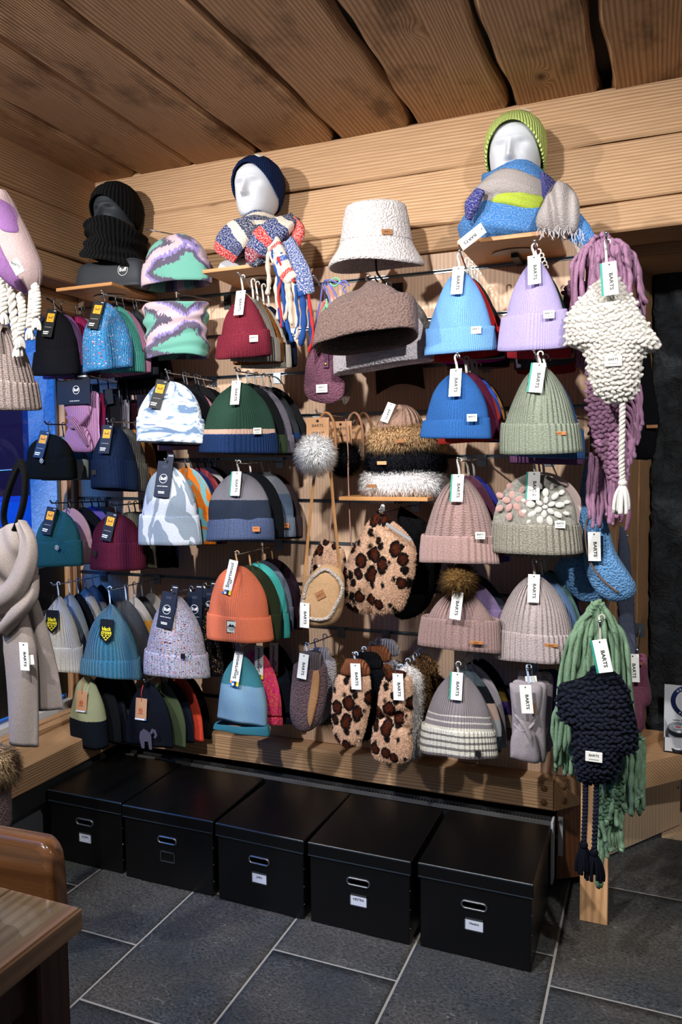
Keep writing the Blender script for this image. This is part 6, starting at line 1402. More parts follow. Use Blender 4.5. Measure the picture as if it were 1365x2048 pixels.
def headband(lab, x0, x1, v0, v1, y, mat, D=0.03, tip=None, hangm=GREYH, tagk=None, tagpx=None, tagroll=0.0, group=None, leather=None, detail=True, card=None, ts=1.0):
    """folded knitted headband with a twist in front"""
    px = [(x0, v0+2), ((x0+x1)/2, v0), (x1, v0+3), (x1, (v0+v1)/2), (x1-1, v1-4), ((x0+x1)/2, v1), (x0+2, v1-5), (x0, (v0+v1)/2)]
    L, R = PY(x0, v1, y), PY(x1, v1, y); W = R[0]-L[0]; zt = PY((x0+x1)/2, v0, y)[2]; zb = PY((x0+x1)/2, v1, y)[2]; H = zt-zb; cx_ = (L[0]+R[0])/2; c = np.array([cx_, y, (zt+zb)/2])
    r = T('headband', lab, 'headband', tuple(c), group=group)
    def sq(w, h, k=0.28): return [(-w/2, -h/2+h*0.03), (-w*0.25, -h/2), (w*0.25, -h/2), (w/2, -h/2+h*0.03), (w/2, 0), (w/2, h/2-h*0.02), (0, h/2), (-w/2, h/2-h*0.02), (-w/2, 0)]
    back = Pillow(sq(W*0.94, H), D*0.6, p=8); link('back_band', back.mesh('back_band', mat, 12), r, (W*0.03, 0.012, 0))
    if detail:
        up = Pillow([(-W*0.5, H*0.49), (0, H*0.5), (W*0.38, H*0.49), (W*0.38, H*0.25), (W*0.26, H*0.05), (W*0.02, -H*0.10), (-W*0.22, H*0.02), (-W*0.42, H*0.22)], D*0.8, p=5); link('front_band', up.mesh('front_band', mat, 14), r, (up.c[0], -0.006, up.c[1]))
        lo = Pillow([(-W*0.46, -H*0.47), (0, -H*0.5), (W*0.36, -H*0.48), (W*0.34, -H*0.28), (W*0.2, -H*0.10), (-W*0.06, H*0.02), (-W*0.3, -H*0.06), (-W*0.44, -H*0.22)], D*0.8, p=5); link('front_band', lo.mesh('front_band', mat, 14), r, (lo.c[0], -0.008, lo.c[1]))
        p = smooth_path([(-W*0.30, -0.014, H*0.10), (-W*0.10, -0.024, H*0.04), (W*0.10, -0.022, -H*0.12), (W*0.30, -0.012, -H*0.40)], 22); n_ = len(p)
        V, F, U = tubevf(p, W*0.13*np.sin(np.linspace(0.5, 2.7, n_))**0.7, 12, 0.55); M('twist', V, F, mat, r, None, None, U)
        p = smooth_path([(W*0.30, -0.010, H*0.12), (W*0.12, -0.018, -H*0.02), (-W*0.12, -0.018, -H*0.08), (-W*0.34, -0.010, -H*0.02)], 22)
        V, F, U = tubevf(p, W*0.10*np.sin(np.linspace(0.5, 2.7, len(p)))**0.7, 12, 0.5); M('twist', V, F, mat, r, None, None, U)
    if leather: box('label_patch', (-0.005, -0.001, -0.018), (0.005, 0.002, 0.018), LEATHER, r, 0.0008, (W*0.22, -D*0.5-0.006, H*0.22))
    if tip is not None: link('hanger', hanger_mesh(max(0.02, tip[2]-zt+0.012), hangm), r, (tip[0]-cx_, 0, tip[2]-c[2]))
    if card:
        o = box('header_card', (-W*0.53, -D*0.5-0.014, H*0.30), (W*0.47, -D*0.5-0.011, H*0.30+0.095), NAVYCARD, r); q = -D*0.5-0.0155; cz_ = H*0.30+0.055
        V, F, _ = ring_vf(0.0165, 0.0150); M('ring_print', V, F, WHITE, o, (0.01, q, cz_)); text('Buff', 0.0155, WHITE, o, (0.01, q-0.0003, cz_), 0.025); text('KNITTED TRADITION', 0.005, WHITE, o, (0, q, H*0.30+0.012), 0.02)
        box('header_tab', (W*0.02, -D*0.5-0.013, H*0.30+0.095), (W*0.47, -D*0.5-0.010, H*0.30+0.15), NAVYCARD, r); box('fine_print', (W*0.12, q-0.0003, H*0.30+0.104), (W*0.44, q+0.0004, H*0.30+0.110), WHITE, o)
    if tagk: tagcard(r, tagk, tuple(PY(tagpx[0], tagpx[1], y-D-0.006)-c), -0.03, tagroll, s=ts)
    return r
hb = PY(140, 752, 2.42); hook((PY(160, 895, 2.42)[0]+0.01, 2.44, RAILZ[2]+0.012), 'display hook carrying the orchid pink headband')
tpz = (PY(160, 895, 2.42)[0]+0.012, 0, RAILZ[2]+0.006)
headband('orchid pink ribbed headband twisted below a folded black header card', 131, 196, 785, 905, 2.465, K('#b57cb0', '#c791c2', **WIDE), 0.032, tpz, BLACKH, card=True, group='headbands beside the window')
for i, (lab, cc, du) in enumerate([('magenta pink ribbed headband behind the orchid pink one', '#b3125c', 14), ('pale rose ribbed headband third behind the orchid pink one', '#c4b2b4', 29)]):
    rr = headband(lab, 131+du, 194+du, 788+3*i, 903-4*i, 2.53+0.06*i, K(cc, **WIDE), 0.028, tpz, BLACKH, detail=False, group='headbands beside the window')
    box('header_tab', (0.0, -0.012, 0.06), (0.035, -0.010, 0.155), NAVYCARD, rr)
hbz = (PY(228, 800, 2.5)[0], 0, RAILZ[2]+0.006); hook((hbz[0], 2.50, RAILZ[2]+0.012), 'display hook carrying the dark card headed headbands')
for i, (lab, cc, u0) in enumerate([('black ribbed headband with a plain dark card above the navy beanie', '#15151c', 212), ('grey lilac ribbed headband above the navy beanie', '#8a8494', 230), ('dark wine headband above the navy beanie', '#3a1220', 246)]):
    rr = headband(lab, u0, u0+26, 800, 872-4*i, 2.535+0.05*i, K(cc, **WIDE), 0.022, hbz, BLACKH, detail=False, group='card headed headbands')
    box('header_card', (-0.022, -0.012, 0.055), (0.024, -0.010, 0.115), NAVYCARD, rr, 0, None, (0, -0.08, 0))
gt = PY(1056, 1336, 2.40); hook(tuple(gt), 'display hook carrying the pale grey headband')
headband('pale grey felted headband twisted in front with a white swing tag', 1019, 1091, 1366, 1522, 2.43, felt('#a0969a', '#8a8186', 260.0), 0.05, gt, CLEAR, 'barts', (1051, 1370), -0.10, 'felted headbands on the last hook', True)
headband('mauve grey felted headband behind the pale grey one', 1032, 1103, 1345, 1500, 2.50, felt('#8f8388', '#75696e', 260.0), 0.03, gt, CLEAR, 'bartsb', (1062, 1352), -0.15, 'felted headbands on the last hook', detail=False)
headband('purple felted headband third behind the pale grey one', 1040, 1110, 1352, 1490, 2.56, felt('#4f2590'), 0.03, gt, CLEAR, group='felted headbands on the last hook', detail=False)
headband('petrol blue felted headband last behind the pale grey one', 1046, 1116, 1340, 1470, 2.62, felt('#1d3a55'), 0.03, gt, CLEAR, group='felted headbands on the last hook', detail=False)

# ================================================================== RIGHT END: CHUNKY HATS, SCARVES, BAG
WOOLW = felt('#d5d0c8', '#bdb6ac', 260.0, 0.2, 0.3)
def longhook(tip, lab, yb):
    r = T('display_hook', lab, 'hook', (tip[0], yb, tip[2]-0.02), group='long hooks at the right end')
    V, F, U = tubevf(smooth_path([(0, 0, 0), (0, tip[1]-yb+0.10, 0.002), (0, tip[1]-yb+0.015, 0.004), (0, tip[1]-yb, 0.02)], 24), 0.0032, 8); M('rod', V, F, CHROME, r)
    V, F, U = sphere_vf((0, tip[1]-yb, 0.02), 0.005, 10, 7); M('rod_tip', V, F, CHROME, r); box('bracket', (-0.018, -0.004, -0.03), (0.018, 0.0, 0.02), STEEL, r); return r
wt = PY(1213, 466, 2.20); longhook(wt, 'long hook carrying the white chunky earflap hat', 2.75)
def trapper(lab, px, y, D, mat, cordpx, tip, patchpx, dx, dz, rr, cordr, tl, tmat, tagk, tagpx, roll, core):
    c, q = outline(px, y); r = T('earflap_hat', lab, 'hat', tuple(c)); pl = Pillow(q, D, p=2.6, q=0.55); link('body', pl.mesh('body', core, 16), r)
    stitches('knit_stitches', pl, mat, r, dx, dz, rr)
    for cp in cordpx:
        yy_ = y-D*0.1; pts = [PY(u, v, yy_)-c for u, v in cp]; braid('cord', pts, cordr, mat, r, 9)
        tassel('tassel', pts[-1], tl, 0.028, tmat, r, 14, None, 0.005)
    link('hanger', hanger_mesh(max(0.03, tip[2]-(c[2]+q[:, 1].max())+0.03), GREYH), r, (tip[0]-c[0], 0.0, tip[2]-c[2]))
    p = PY(patchpx[0], patchpx[1], y)-c; yq = float(pl.y(p[0], p[2]))-rr*0.95
    o = box('label_patch', (-0.022, -0.001, -0.014), (0.022, 0.003, 0.014), plain('#eae7e1', 0.8), r, 0.001, (p[0], yq, p[2])); text('BARTS', 0.009, INK, o, (0, -0.0015, 0.004), 0.02); box('fine_print', (-0.013, -0.0014, -0.008), (0.013, -0.0009, -0.006), plain('#8a8a86'), o)
    if tagk: tagcard(r, tagk, tuple(PY(tagpx[0], tagpx[1], y-D/2-0.015)-c), -0.05, roll)
    return r
trapper('white chunky knit earflap hat with one long braided tassel', [(1213, 548), (1240, 563), (1265, 597), (1289, 635), (1309, 665), (1324, 688), (1312, 703), (1291, 711), (1285, 732), (1281, 770), (1270, 795), (1245, 809), (1215, 805), (1190, 786), (1178, 750), (1172, 712), (1152, 698), (1134, 690), (1131, 660), (1137, 630), (1160, 600), (1190, 566)], 2.28, 0.13, WOOLW,
        [[(1246, 806), (1245, 860), (1244, 920), (1246, 966)]], wt, (1230, 728), 0.0150, 0.0112, 0.0093, 0.0085, 0.085, felt('#e4e1da', None, 260.0), 'bartsg', (1219, 524), -0.08, felt('#cfc9bf', None, 260.0))
nt_ = PY(1201, 1244, 2.12); longhook(nt_, 'long hook carrying the navy chunky earflap hat', 2.76)
NVW = felt('#12182a', '#0b1020', 260.0, 0.25, 0.3)
trapper('dark navy chunky knit earflap hat with two long tasselled cords', [(1200, 1328), (1232, 1345), (1255, 1375), (1268, 1420), (1277, 1470), (1272, 1500), (1246, 1512), (1238, 1545), (1215, 1562), (1182, 1566), (1155, 1550), (1146, 1500), (1148, 1455), (1128, 1434), (1116, 1425), (1117, 1372), (1140, 1362), (1168, 1352), (1185, 1335)], 2.20, 0.12, NVW,
        [[(1172, 1560), (1171, 1620), (1168, 1690)], [(1194, 1562), (1192, 1630), (1189, 1705)]], nt_, (1192, 1497), 0.0160, 0.0118, 0.0096, 0.0075, 0.075, felt('#0a0d18', None, 260.0), 'bartsg', (1199, 1279), -0.22, felt('#080b14', None, 260.0))
# pink scarf
PK, PKD = felt('#a97a98', '#855a7a', 260.0, 0.25, 0.3), felt('#83556f', '#603a50', 260.0, 0.25, 0.3)
s3c = PY(1215, 700, 2.45)
s3 = T('scarf', 'mauve pink chunky knit scarf with thick fringe behind the white earflap hat', 'scarf', tuple(s3c))
def knitpanel(parent, c0, px, y, D, mat, core, name, dx=0.019, dz=0.0135, rr=0.0110):
    c, q = outline(px, y); pl = Pillow(q, D, p=5); o = link(name, pl.mesh(name, core, 10), parent, tuple(c-np.array(c0))); stitches('knit_stitches', pl, mat, o, dx, dz, rr)
knitpanel(s3, s3c, [(1130, 575), (1150, 560), (1175, 565), (1205, 600), (1210, 660), (1190, 690), (1155, 680), (1138, 640), (1128, 610)], 2.50, 0.03, PKD, PKD, 'knit_panel')
knitpanel(s3, s3c, [(1175, 700), (1210, 690), (1245, 720), (1250, 860), (1246, 955), (1235, 968), (1215, 960), (1205, 930), (1190, 900), (1178, 840)], 2.42, 0.035, PK, PKD, 'knit_panel')
for i in range(30):
    f = i/29; u0 = 1150+f*125; top = 466+34*(2*f-1)**2+rng.normal(0, 4); e = 1140+f*150+rng.normal(0, 4); ln = (150 if f < 0.75 else 130)+rng.normal(0, 22)
    strand(s3, [(1205+(u0-1205)*0.55, top+6), (u0, top+22), (u0+(e-u0)*0.5, top+70), (e, top+ln)], 2.38+0.05*rng.random(), 0.0072, PK, s3c, 'yarn_strand', 0.005)
for i in range(13):
    strand(s3, [(1190+i*5, 485+6*rng.random()), (1186+i*6, 540), (1184+i*6.5, 585+20*rng.random())], 2.355+0.02*rng.random(), 0.0068, PK, s3c, 'yarn_strand', 0.004)
for i in range(13):
    u = 1178+i*6.4; strand(s3, [(u+4, 905+i*3.5), (u, 960), (u+rng.normal(0, 3), 1010), (u+rng.normal(0, 4), 1030+28*rng.random()+(8 if i > 8 else 0))], 2.41+0.02*rng.random(), 0.0062, PK if i < 9 else PKD, s3c, 'fringe_strand', 0.003)
for i in range(10):
    v = 790+i*13; u = 1288-i*3.5; strand(s3, [(u-30, v-40), (u-8, v-15), (u-4, v+30), (u-4+rng.normal(0, 2), v+62)], 2.44, 0.0058, PK, s3c, 'fringe_strand', 0.003)
for i in range(4): strand(s3, [(1158+i*8, 695), (1158+i*9, 715), (1156+i*9, 735+6*i)], 2.42, 0.006, PK, s3c, 'fringe_strand', 0.002)
# black felt things behind
c, q = outline([(1262, 622), (1288, 635), (1300, 700), (1308, 770), (1320, 840), (1314, 880), (1308, 915), (1285, 920), (1258, 905), (1250, 800), (1252, 700)], 2.56)
bf = T('scarf', 'black felted scarf with a small leather label behind the mauve fringe', 'scarf', tuple(c)); link('cloth', Pillow(q, 0.05, p=5).mesh('cloth', felt('#0b0c10', '#07080b', 200.0), 14), bf); box('label_patch', (-0.016, -0.001, -0.005), (0.016, 0.002, 0.005), LEATHER, bf, 0.0008, tuple(PY(1305, 853, 2.525)-c)); V, F, U = tubevf(smooth_path([PY(1272, 560, 2.54)-c, PY(1284, 572, 2.54)-c, PY(1290, 590, 2.545)-c, PY(1285, 640, 2.55)-c], 16), 0.003, 8); M('loop', V, F, plain('#2c6a74', 0.5), bf)
longhook(PY(1276, 555, 2.50), 'long hook carrying the black felted scarf', 2.95)
# blue hip bag
hp = T('hip_bag', 'blue sherpa hip bag with a curved zip and white swing tag', 'bag', tuple(PY(1190, 1100, 2.55))); hc = np.array(hp.location); BLP = plush('#79a9da', '#4a7cb0', 150.0)
c, q = outline([(1156, 1000), (1176, 992), (1200, 1005), (1216, 1045), (1232, 1100), (1252, 1135), (1272, 1165), (1273, 1185), (1258, 1200), (1225, 1203), (1195, 1185), (1175, 1150), (1168, 1110), (1162, 1060), (1150, 1030)], 2.49)
p1_ = Pillow(q, 0.085, p=3); link('front_pocket', p1_.mesh('front_pocket', BLP, 16), hp, tuple(c-hc))
c, q = outline([(1150, 1010), (1175, 1000), (1200, 1060), (1215, 1130), (1215, 1190), (1180, 1204), (1145, 1190), (1120, 1165), (1110, 1135), (1125, 1112), (1145, 1090), (1148, 1050)], 2.58)
link('back_pocket', Pillow(q, 0.07, p=3).mesh('back_pocket', BLP, 16), hp, tuple(c-hc))
V, F, U = tubevf(smooth_path([PY(u, v, yq)-hc for u, v, yq in ((1184, 1022, 2.455), (1173, 1050, 2.45), (1172, 1085, 2.445), (1182, 1125, 2.44), (1204, 1158, 2.445), (1238, 1186, 2.455))], 40), 0.0032, 8); M('zip', V, F, plain('#6e5648', 0.5), hp)
V, F, U = tubevf(smooth_path([PY(1165, 1005, 2.57)-hc, PY(1172, 950, 2.60)-hc, PY(1180, 915, 2.62)-hc], 16), 0.010, 8, 0.4); M('strap', V, F, BLP, hp)
tagcard(hp, 'barts', tuple(PY(1189, 1064, 2.43)-hc), 0.0, -0.03)
c, q = outline([(1238, 1050), (1258, 1075), (1266, 1180), (1276, 1300), (1280, 1340), (1250, 1345), (1238, 1250)], 2.66)
gs = T('scarf', 'slate blue woven scarf hanging behind the blue hip bag', 'scarf', tuple(c)); link('cloth', Pillow(q, 0.03, p=6).mesh('cloth', felt('#474d60', '#343a4c', 300.0), 12), gs)
c, q = outline([(1266, 1312), (1282, 1308), (1295, 1314), (1297, 1350), (1304, 1392), (1300, 1410), (1291, 1420), (1289, 1455), (1276, 1475), (1262, 1470), (1255, 1430), (1258, 1350)], 2.56)
pm = T('mitten', 'plum pink tweed mitten with a white swing tag at the right end', 'mitten', tuple(c)); link('hand', Pillow(q, 0.045, p=3).mesh('hand', plush('#8d5166', '#4d2636', 420.0, 0.8, 0.003), 14), pm); box('label_patch', (-0.004, -0.001, -0.004), (0.004, 0.002, 0.004), LEATHER, pm, 0, tuple(PY(1283, 1327, 2.53)-c)); longhook(PY(1276, 1300, 2.53), 'long hook carrying the plum tweed mitten', 2.95); tagcard(pm, 'barts', tuple(PY(1266, 1308, 2.52)-c), 0.0, -0.05)
c, q = outline([(1250, 1250), (1262, 1252), (1285, 1300), (1294, 1330), (1262, 1330), (1248, 1290)], 2.64)
# green scarf
GR = felt('#84a583', '#5a7d5d', 260.0, 0.3, 0.3); GRD = felt('#587a5a', '#38543e', 260.0, 0.25, 0.3)
s4c = PY(1195, 1400, 2.38); s4 = T('scarf', 'green chunky knit scarf with long thick fringe behind the navy earflap hat', 'scarf', tuple(s4c))
for i in range(30):
    f = i/29; t_ = (f-0.5)*2; u0 = 1196+t_*45; top = 1200+26*t_*t_+rng.normal(0, 3)
    e = 1196+(t_*85 if t_ < 0 else t_*78)+rng.normal(0, 4); ln = (180 if abs(t_) < 0.4 else 200+90*abs(t_))+rng.normal(0, 20)
    strand(s4, [(1196+t_*14, top+2), (u0, top+34), (u0+(e-u0)*0.55, top+100), (e, top+ln)], 2.27+0.06*rng.random(), 0.0070, GR, s4c, 'yarn_strand', 0.005)
for i in range(11):
    u = 1104+i*4.6; strand(s4, [(u+14, 1400+3*i), (u+4, 1440), (u+6, 1490), (u+12+rng.normal(0, 3), 1515+28*rng.random()+3*i)], 2.31+0.02*rng.random(), 0.0062, GRD if i % 3 else GR, s4c, 'fringe_strand', 0.004)
knitpanel(s4, s4c, [(1195, 1560), (1235, 1530), (1250, 1580), (1238, 1620), (1222, 1640), (1200, 1660), (1192, 1620)], 2.30, 0.035, GRD, GRD, 'knit_panel', 0.016, 0.012, 0.0095)
for i in range(15):
    u = 1200+i*6.2; y0_ = 1545-i*5; strand(s4, [(u, y0_), (u+2, y0_+45), (u+rng.normal(0, 3), y0_+95), (u+rng.normal(0, 3), y0_+130+14*math.sin(i*1.3))], 2.28+0.02*rng.random(), 0.0066, GR, s4c, 'fringe_strand', 0.003)
for i in range(9):
    u = 1196+i*6; strand(s4, [(u+3, 1605), (u, 1650), (u+rng.normal(0, 2), 1690), (u+rng.normal(0, 3), 1712+10*rng.random()-i*2+(60 if i < 3 else 0))], 2.30+0.015*rng.random(), 0.0066, GR, s4c, 'fringe_strand', 0.003)
for i in range(8):
    u = 1255+i*4.4; strand(s4, [(u-4, 1430+6*i), (u+2, 1500), (u+1, 1560), (u+rng.normal(0, 2), 1600+14*rng.random()+(20 if i > 4 else 0))], 2.31, 0.0060, GR if i % 2 else GRD, s4c, 'fringe_strand', 0.003)

# ================================================================== LEFT FOREGROUND RACK
ry = 1.66
dr = T('display_rack', 'steel display rack at the left edge carrying the lilac earflap hat', 'rack', (-1.95, ry, 0))
b = MB(); b.tube([(0, 0, 0), (0, 0, 2.28)], 0.014, 10); b.tube([(-0.2, 0, 0.014), (0.12, 0, 0.014)], 0.014, 8); b.tube([(0, -0.2, 0.014), (0, 0.2, 0.014)], 0.014, 8); b.obj('pole', STEEL, dr)
for z, x in ((PY(45, 922, 1.60)[2]-0.022, 0.375), (PY(30, 636, 1.55)[2], 0.26), (PY(-20, 380, 1.55)[2], 0.26)):
    V, F, U = tubevf(smooth_path([(0, 0, z-0.006), (x*0.6, -0.05, z-0.006), (x, -0.06, z)], 16), 0.0035, 8); M('arm', V, F, CHROME, dr)
lc_, q = outline([(-45, 400), (-20, 378), (5, 378), (22, 410), (45, 455), (62, 495), (75, 530), (76, 560), (66, 582), (50, 592), (30, 572), (8, 545), (-25, 545), (-60, 560), (-75, 500), (-65, 440)], 1.55)
LE = T('earflap_hat', 'lilac and beige felted earflap hat with white braids at the left edge', 'hat', tuple(lc_)); pl = Pillow(q, 0.14, p=2.5, q=0.55)
link('crown', pl.mesh('crown', felt('#a9918f', '#927a7a', 330.0, 0.2, 0.5), 18, lambda x, z: 0.012*np.sin(26*x+10*z)), LE)
PUR = felt('#85588f', '#6d4478', 330.0, 0.2, 0.5)
for px in ([(8, 400), (22, 412), (40, 450), (46, 470), (30, 470), (18, 445)], [(-40, 455), (0, 432), (18, 465), (38, 515), (60, 572), (54, 588), (34, 572), (12, 543), (-25, 540), (-50, 500)]):
    c2, q2 = outline(px, 1.55); p2 = Pillow(q2, 0.016, p=5); xx, zz_ = c2[0]-lc_[0], c2[2]-lc_[2]
    x_, z_, h_ = p2.grids(10); Y_ = pl.y(x_+xx, z_+zz_)
    V, F, U = G(np.stack([x_+xx, Y_+0.012*np.sin(26*(x_+xx)+10*(z_+zz_))-h_*0.6-0.001, z_+zz_], -1)); M('felt_panel', V, F, PUR, LE, None, None, U)
o = box('label_patch', (-0.012, -0.001, -0.018), (0.012, 0.002, 0.018), plain('#d9d2cc', 0.8), LE, 0, tuple(PY(34, 534, 1.475)-lc_), (0, -0.5, 0.3)); text('BARTS', 0.009, INK, o, (0, -0.0015, 0.006), 0.02, rot=(0, 1.0, 0))
for px in ([(2, 540), (8, 580), (7, 625)], [(40, 588), (45, 630), (40, 672)], [(66, 582), (64, 615), (60, 655)], [(20, 560), (28, 640), (36, 690)], [(70, 570), (74, 600), (72, 635)]):
    pts = [PY(u, v, 1.53)-lc_ for u, v in px]; braid('braid', pts, 0.0095, WOOLW, LE, 5); tassel('tassel', pts[-1], 0.032, 0.014, WOOLW, LE, 9, None, 0.0035)
bt = PY(10, 622, 1.55)
x, zt, W, H = FB((-58, 66, 640, 818), 1.56)
bb = hat(x, 1.56, zt, W, H, K('#93807a', '#a8958e', ribs=75.0, stitch=200.0, bump=1.2), 'beige chunky ribbed beanie below the lilac earflap hat', D=0.08, cuff=0.36*H, rod=bt[2], roll=0.02, hang=BLACKH, cuffwave=0.02, t0=0.2, a=1.5, b=0.62)
box('swing_tag', (-0.03, -0.001, -0.05), (0.012, 0.001, 0.03), BLACK, bb, 0, (0.02, -0.035, -0.035), (-0.2, -0.25, 0))
# knotted scarf with black loop
SCM = felt('#a3968f', '#837670', 420.0, 0.1, 0.25)
kc = PY(40, 1200, 1.62)
ks = T('scarf', 'greige fine knit scarf knotted on a black loop at the left edge', 'scarf', tuple(kc))
c, q = outline([(-10, 1060), (20, 1048), (40, 1050), (55, 1075), (66, 1120), (70, 1165), (66, 1210), (40, 1250), (5, 1262), (-35, 1250), (-50, 1150)], 1.60)
link('knot', Pillow(q, 0.10, p=2.6).mesh('knot', SCM, 16, lambda x, z: 0.008*np.sin(60*(x+z)) + 0.006*np.sin(25*x-40*z)), ks, tuple(c-kc))
ribbon('fold', ks, [(42, 1045, 1.575), (56, 1085, 1.555), (52, 1130, 1.545), (28, 1180, 1.545), (-15, 1215, 1.56)], 1.56, [0.02, 0.05, 0.065, 0.07, 0.06], SCM, kc, 0.03)
ribbon('fold', ks, [(66, 1150, 1.57), (60, 1190, 1.555), (35, 1225, 1.55), (5, 1262, 1.56)], 1.56, [0.03, 0.05, 0.05, 0.04], SCM, kc, 0.026)
ribbon('tail', ks, [(58, 1205, 1.61), (75, 1270, 1.61), (88, 1340, 1.62), (98, 1418, 1.62)], 1.61, [0.055, 0.075, 0.095, 0.105], SCM, kc, 0.03)
ribbon('tail', ks, [(28, 1225, 1.58), (40, 1300, 1.575), (46, 1400, 1.575), (48, 1488, 1.575)], 1.58, [0.08, 0.11, 0.105, 0.102], SCM, kc, 0.034)
LB = felt('#050506', '#020203', 90.0, 0.15, 0.4)
for px in ([(42, 922, 1.60), (30, 945, 1.595), (12, 1000, 1.60), (8, 1040, 1.61), (20, 1070, 1.61)], [(40, 922, 1.60), (50, 950, 1.59), (48, 1000, 1.585), (36, 1045, 1.58), (24, 1072, 1.59)]):
    ribbon('loop', ks, px, 1.6, 0.020, LB, kc, 0.014)
tagcard(ks, 'barts', tuple(PY(47, 1285, 1.54)-kc), 0.0, -0.03, s=0.85); tagcard(ks, 'bartsb', tuple(PY(58, 1310, 1.545)-kc), 0.0, -0.1, s=0.85)
fc_ = PY(-6, 1532, 1.60); ff = T('fur_bobble_hat', 'mauve plush hat with a brown fur bobble at the lower left edge', 'hat', tuple(fc_)); k = 6000; cz = rng.random(k)*2-1; th = rng.random(k)*2*math.pi; sr = np.sqrt(1-cz**2); N = np.stack([sr*np.cos(th), sr*np.sin(th), cz], 1)
V, F, U = sphere_vf((0, 0, 0), 0.04, 16, 10); o = M('bobble', V, F, plain('#4a3826', 0.9), ff); fur('bobble_fur', N*0.038, N, None, 0.04, furmat('#4d3b28', '#8a6f50', '#b09878'), o, 0.001, 0.4, 0.3, comb=(0.2, 0, -0.5))
c, q = outline([(-90, 1575), (-40, 1555), (4, 1560), (12, 1590), (14, 1640), (6, 1662), (-60, 1668), (-100, 1640)], 1.60)
link('body', Pillow(q, 0.12, p=3).mesh('body', plush('#7d6766', '#5a4746', 190.0), 14), ff, tuple(c-fc_))

# ================================================================== BOXES, HEATER, TABLE, CHAIR, TINS
BOXM = MT('boxboard'); BOXM = BOXM.fin(lin('#050506'), 0.34, BOXM.bump(BOXM.noise(BOXM.obj(), 30.0, 2), 0.05, 0.002), 0, 0.45)
EDGE = plain('#2b3540', 0.35)
def storage(lab, x0, x1, rz, yf, words):
    cx_ = (x0+x1)/2; r = T('storage_box', lab, 'box', (cx_, yf, 0), (0, 0, rz), group='black storage boxes under the hats'); w_ = x1-x0; d = 0.392
    b = MB(); b.box((-w_/2+0.006, 0.006, 0.0), (w_/2-0.006, d-0.006, 0.238), 0.003); b.obj('body', BOXM, r, smooth=False)
    lid = box('lid', (-w_/2, 0, 0.2265), (w_/2, d, 0.270), BOXM, r, 0.003)
    b = MB(); b.box((-w_/2+0.004, -0.0008, 0.2668), (w_/2-0.004, 0.0012, 0.2690)); b.box((-w_/2+0.002, -0.0008, 0.2268), (w_/2-0.002, 0.001, 0.2295)); b.obj('edge_tape', EDGE, lid, smooth=False)
    n = 48; a_ = np.linspace(0, 2*math.pi, n+1)
    def stadium(R, Lh): x = R*np.cos(a_)+np.sign(np.cos(a_))*Lh; return x, R*np.sin(a_)
    rows = []
    for R, yq in ((0.0135, 0.0055), (0.0135, 0.001), (0.0110, -0.0005), (0.0085, 0.001), (0.0085, 0.010)):
        x, z = stadium(R, 0.027); rows.append(np.stack([x, np.full_like(x, yq), z+0.168], -1))
    V, F, _ = G(np.array(rows)); hd = M('handle_ring', V, F, plain('#7d7f82', 0.35, 0.9), r)
    x, z = stadium(0.0088, 0.027); M('handle_hole', np.stack([x, np.full_like(x, 0.0054), z+0.168], -1), [list(range(n))], plain('#020202', 1.0, 0, 0.0), r, None, None, None, False)
    b = MB(); W2, H2, z0 = 0.030, 0.019, 0.107
    b.box((-W2, 0.003, z0+H2-0.003), (W2, 0.006, z0+H2)); b.box((-W2, 0.003, z0-H2), (W2, 0.006, z0-H2+0.003)); b.box((-W2, 0.003, z0-H2), (-W2+0.003, 0.006, z0+H2)); b.box((W2-0.003, 0.003, z0-H2), (W2, 0.006, z0+H2)); lh = b.obj('label_holder', plain('#5d5f63', 0.4, 0.8), r, smooth=False)
    if words:
        box('paper_label', (-W2+0.003, 0.0042, z0-H2+0.003), (W2-0.003, 0.0052, z0+H2-0.003), plain('#c9cede', 0.7), lh); text(words, 0.0105, INK, lh, (0, 0.0038, z0+0.004), 0.02)
    for z in (0.05, 0.11, 0.17):
        V, F, U = sphere_vf((w_/2-0.006, 0.012, z), (0.002, 0.002, 0.002), 8, 6); M('rivet', V, F, STEEL, r)
    return r
storage('black storage box farthest left under the hats, half hidden by the chair', -2.118, -1.775, 0.0, 2.212, 'JULBO')
storage('black storage box with an empty label frame', -1.766, -1.388, 0.01, 2.206, None)
storage('black storage box in the middle of the row with a Julbo label', -1.376, -1.037, -0.025, 2.200, 'Julbo')
storage('black storage box second from the right with a HESTRA label', -1.024, -0.674, 0.0, 2.196, 'HESTRA')
storage('black storage box at the right end with a Hestra label', -0.655, -0.305, 0.0, 2.202, 'Hestra')
he = T('convector_heater', 'long black convector heater with a slotted top behind the storage boxes', 'heater', (-1.2, 2.635, 0))
box('casing', (-0.90, -0.022, 0.03), (0.895, 0.018, 0.262), plain('#141416', 0.5), he); box('front_lip', (-0.90, -0.028, 0.262), (0.895, -0.018, 0.274), plain('#4a4a4b', 0.5), he); box('back_lip', (-0.90, 0.012, 0.262), (0.895, 0.018, 0.274), plain('#2a2a2b', 0.5), he)
b = MB()
for i in range(150): b.box((-0.895+i*0.0119, -0.018, 0.262), (-0.895+i*0.0119+0.005, 0.012, 0.268))
o = b.obj('grille_fins', plain('#2b2c2e', 0.5), he, smooth=False); o['kind'] = 'stuff'
box('end_cap', (0.895, -0.03, 0.06), (0.902, 0.02, 0.276), plain('#b9bdc1', 0.4), he)
for xx in (-0.7, 0.7): box('foot', (xx, -0.02, 0), (xx+0.04, 0.018, 0.03), BLACK, he)
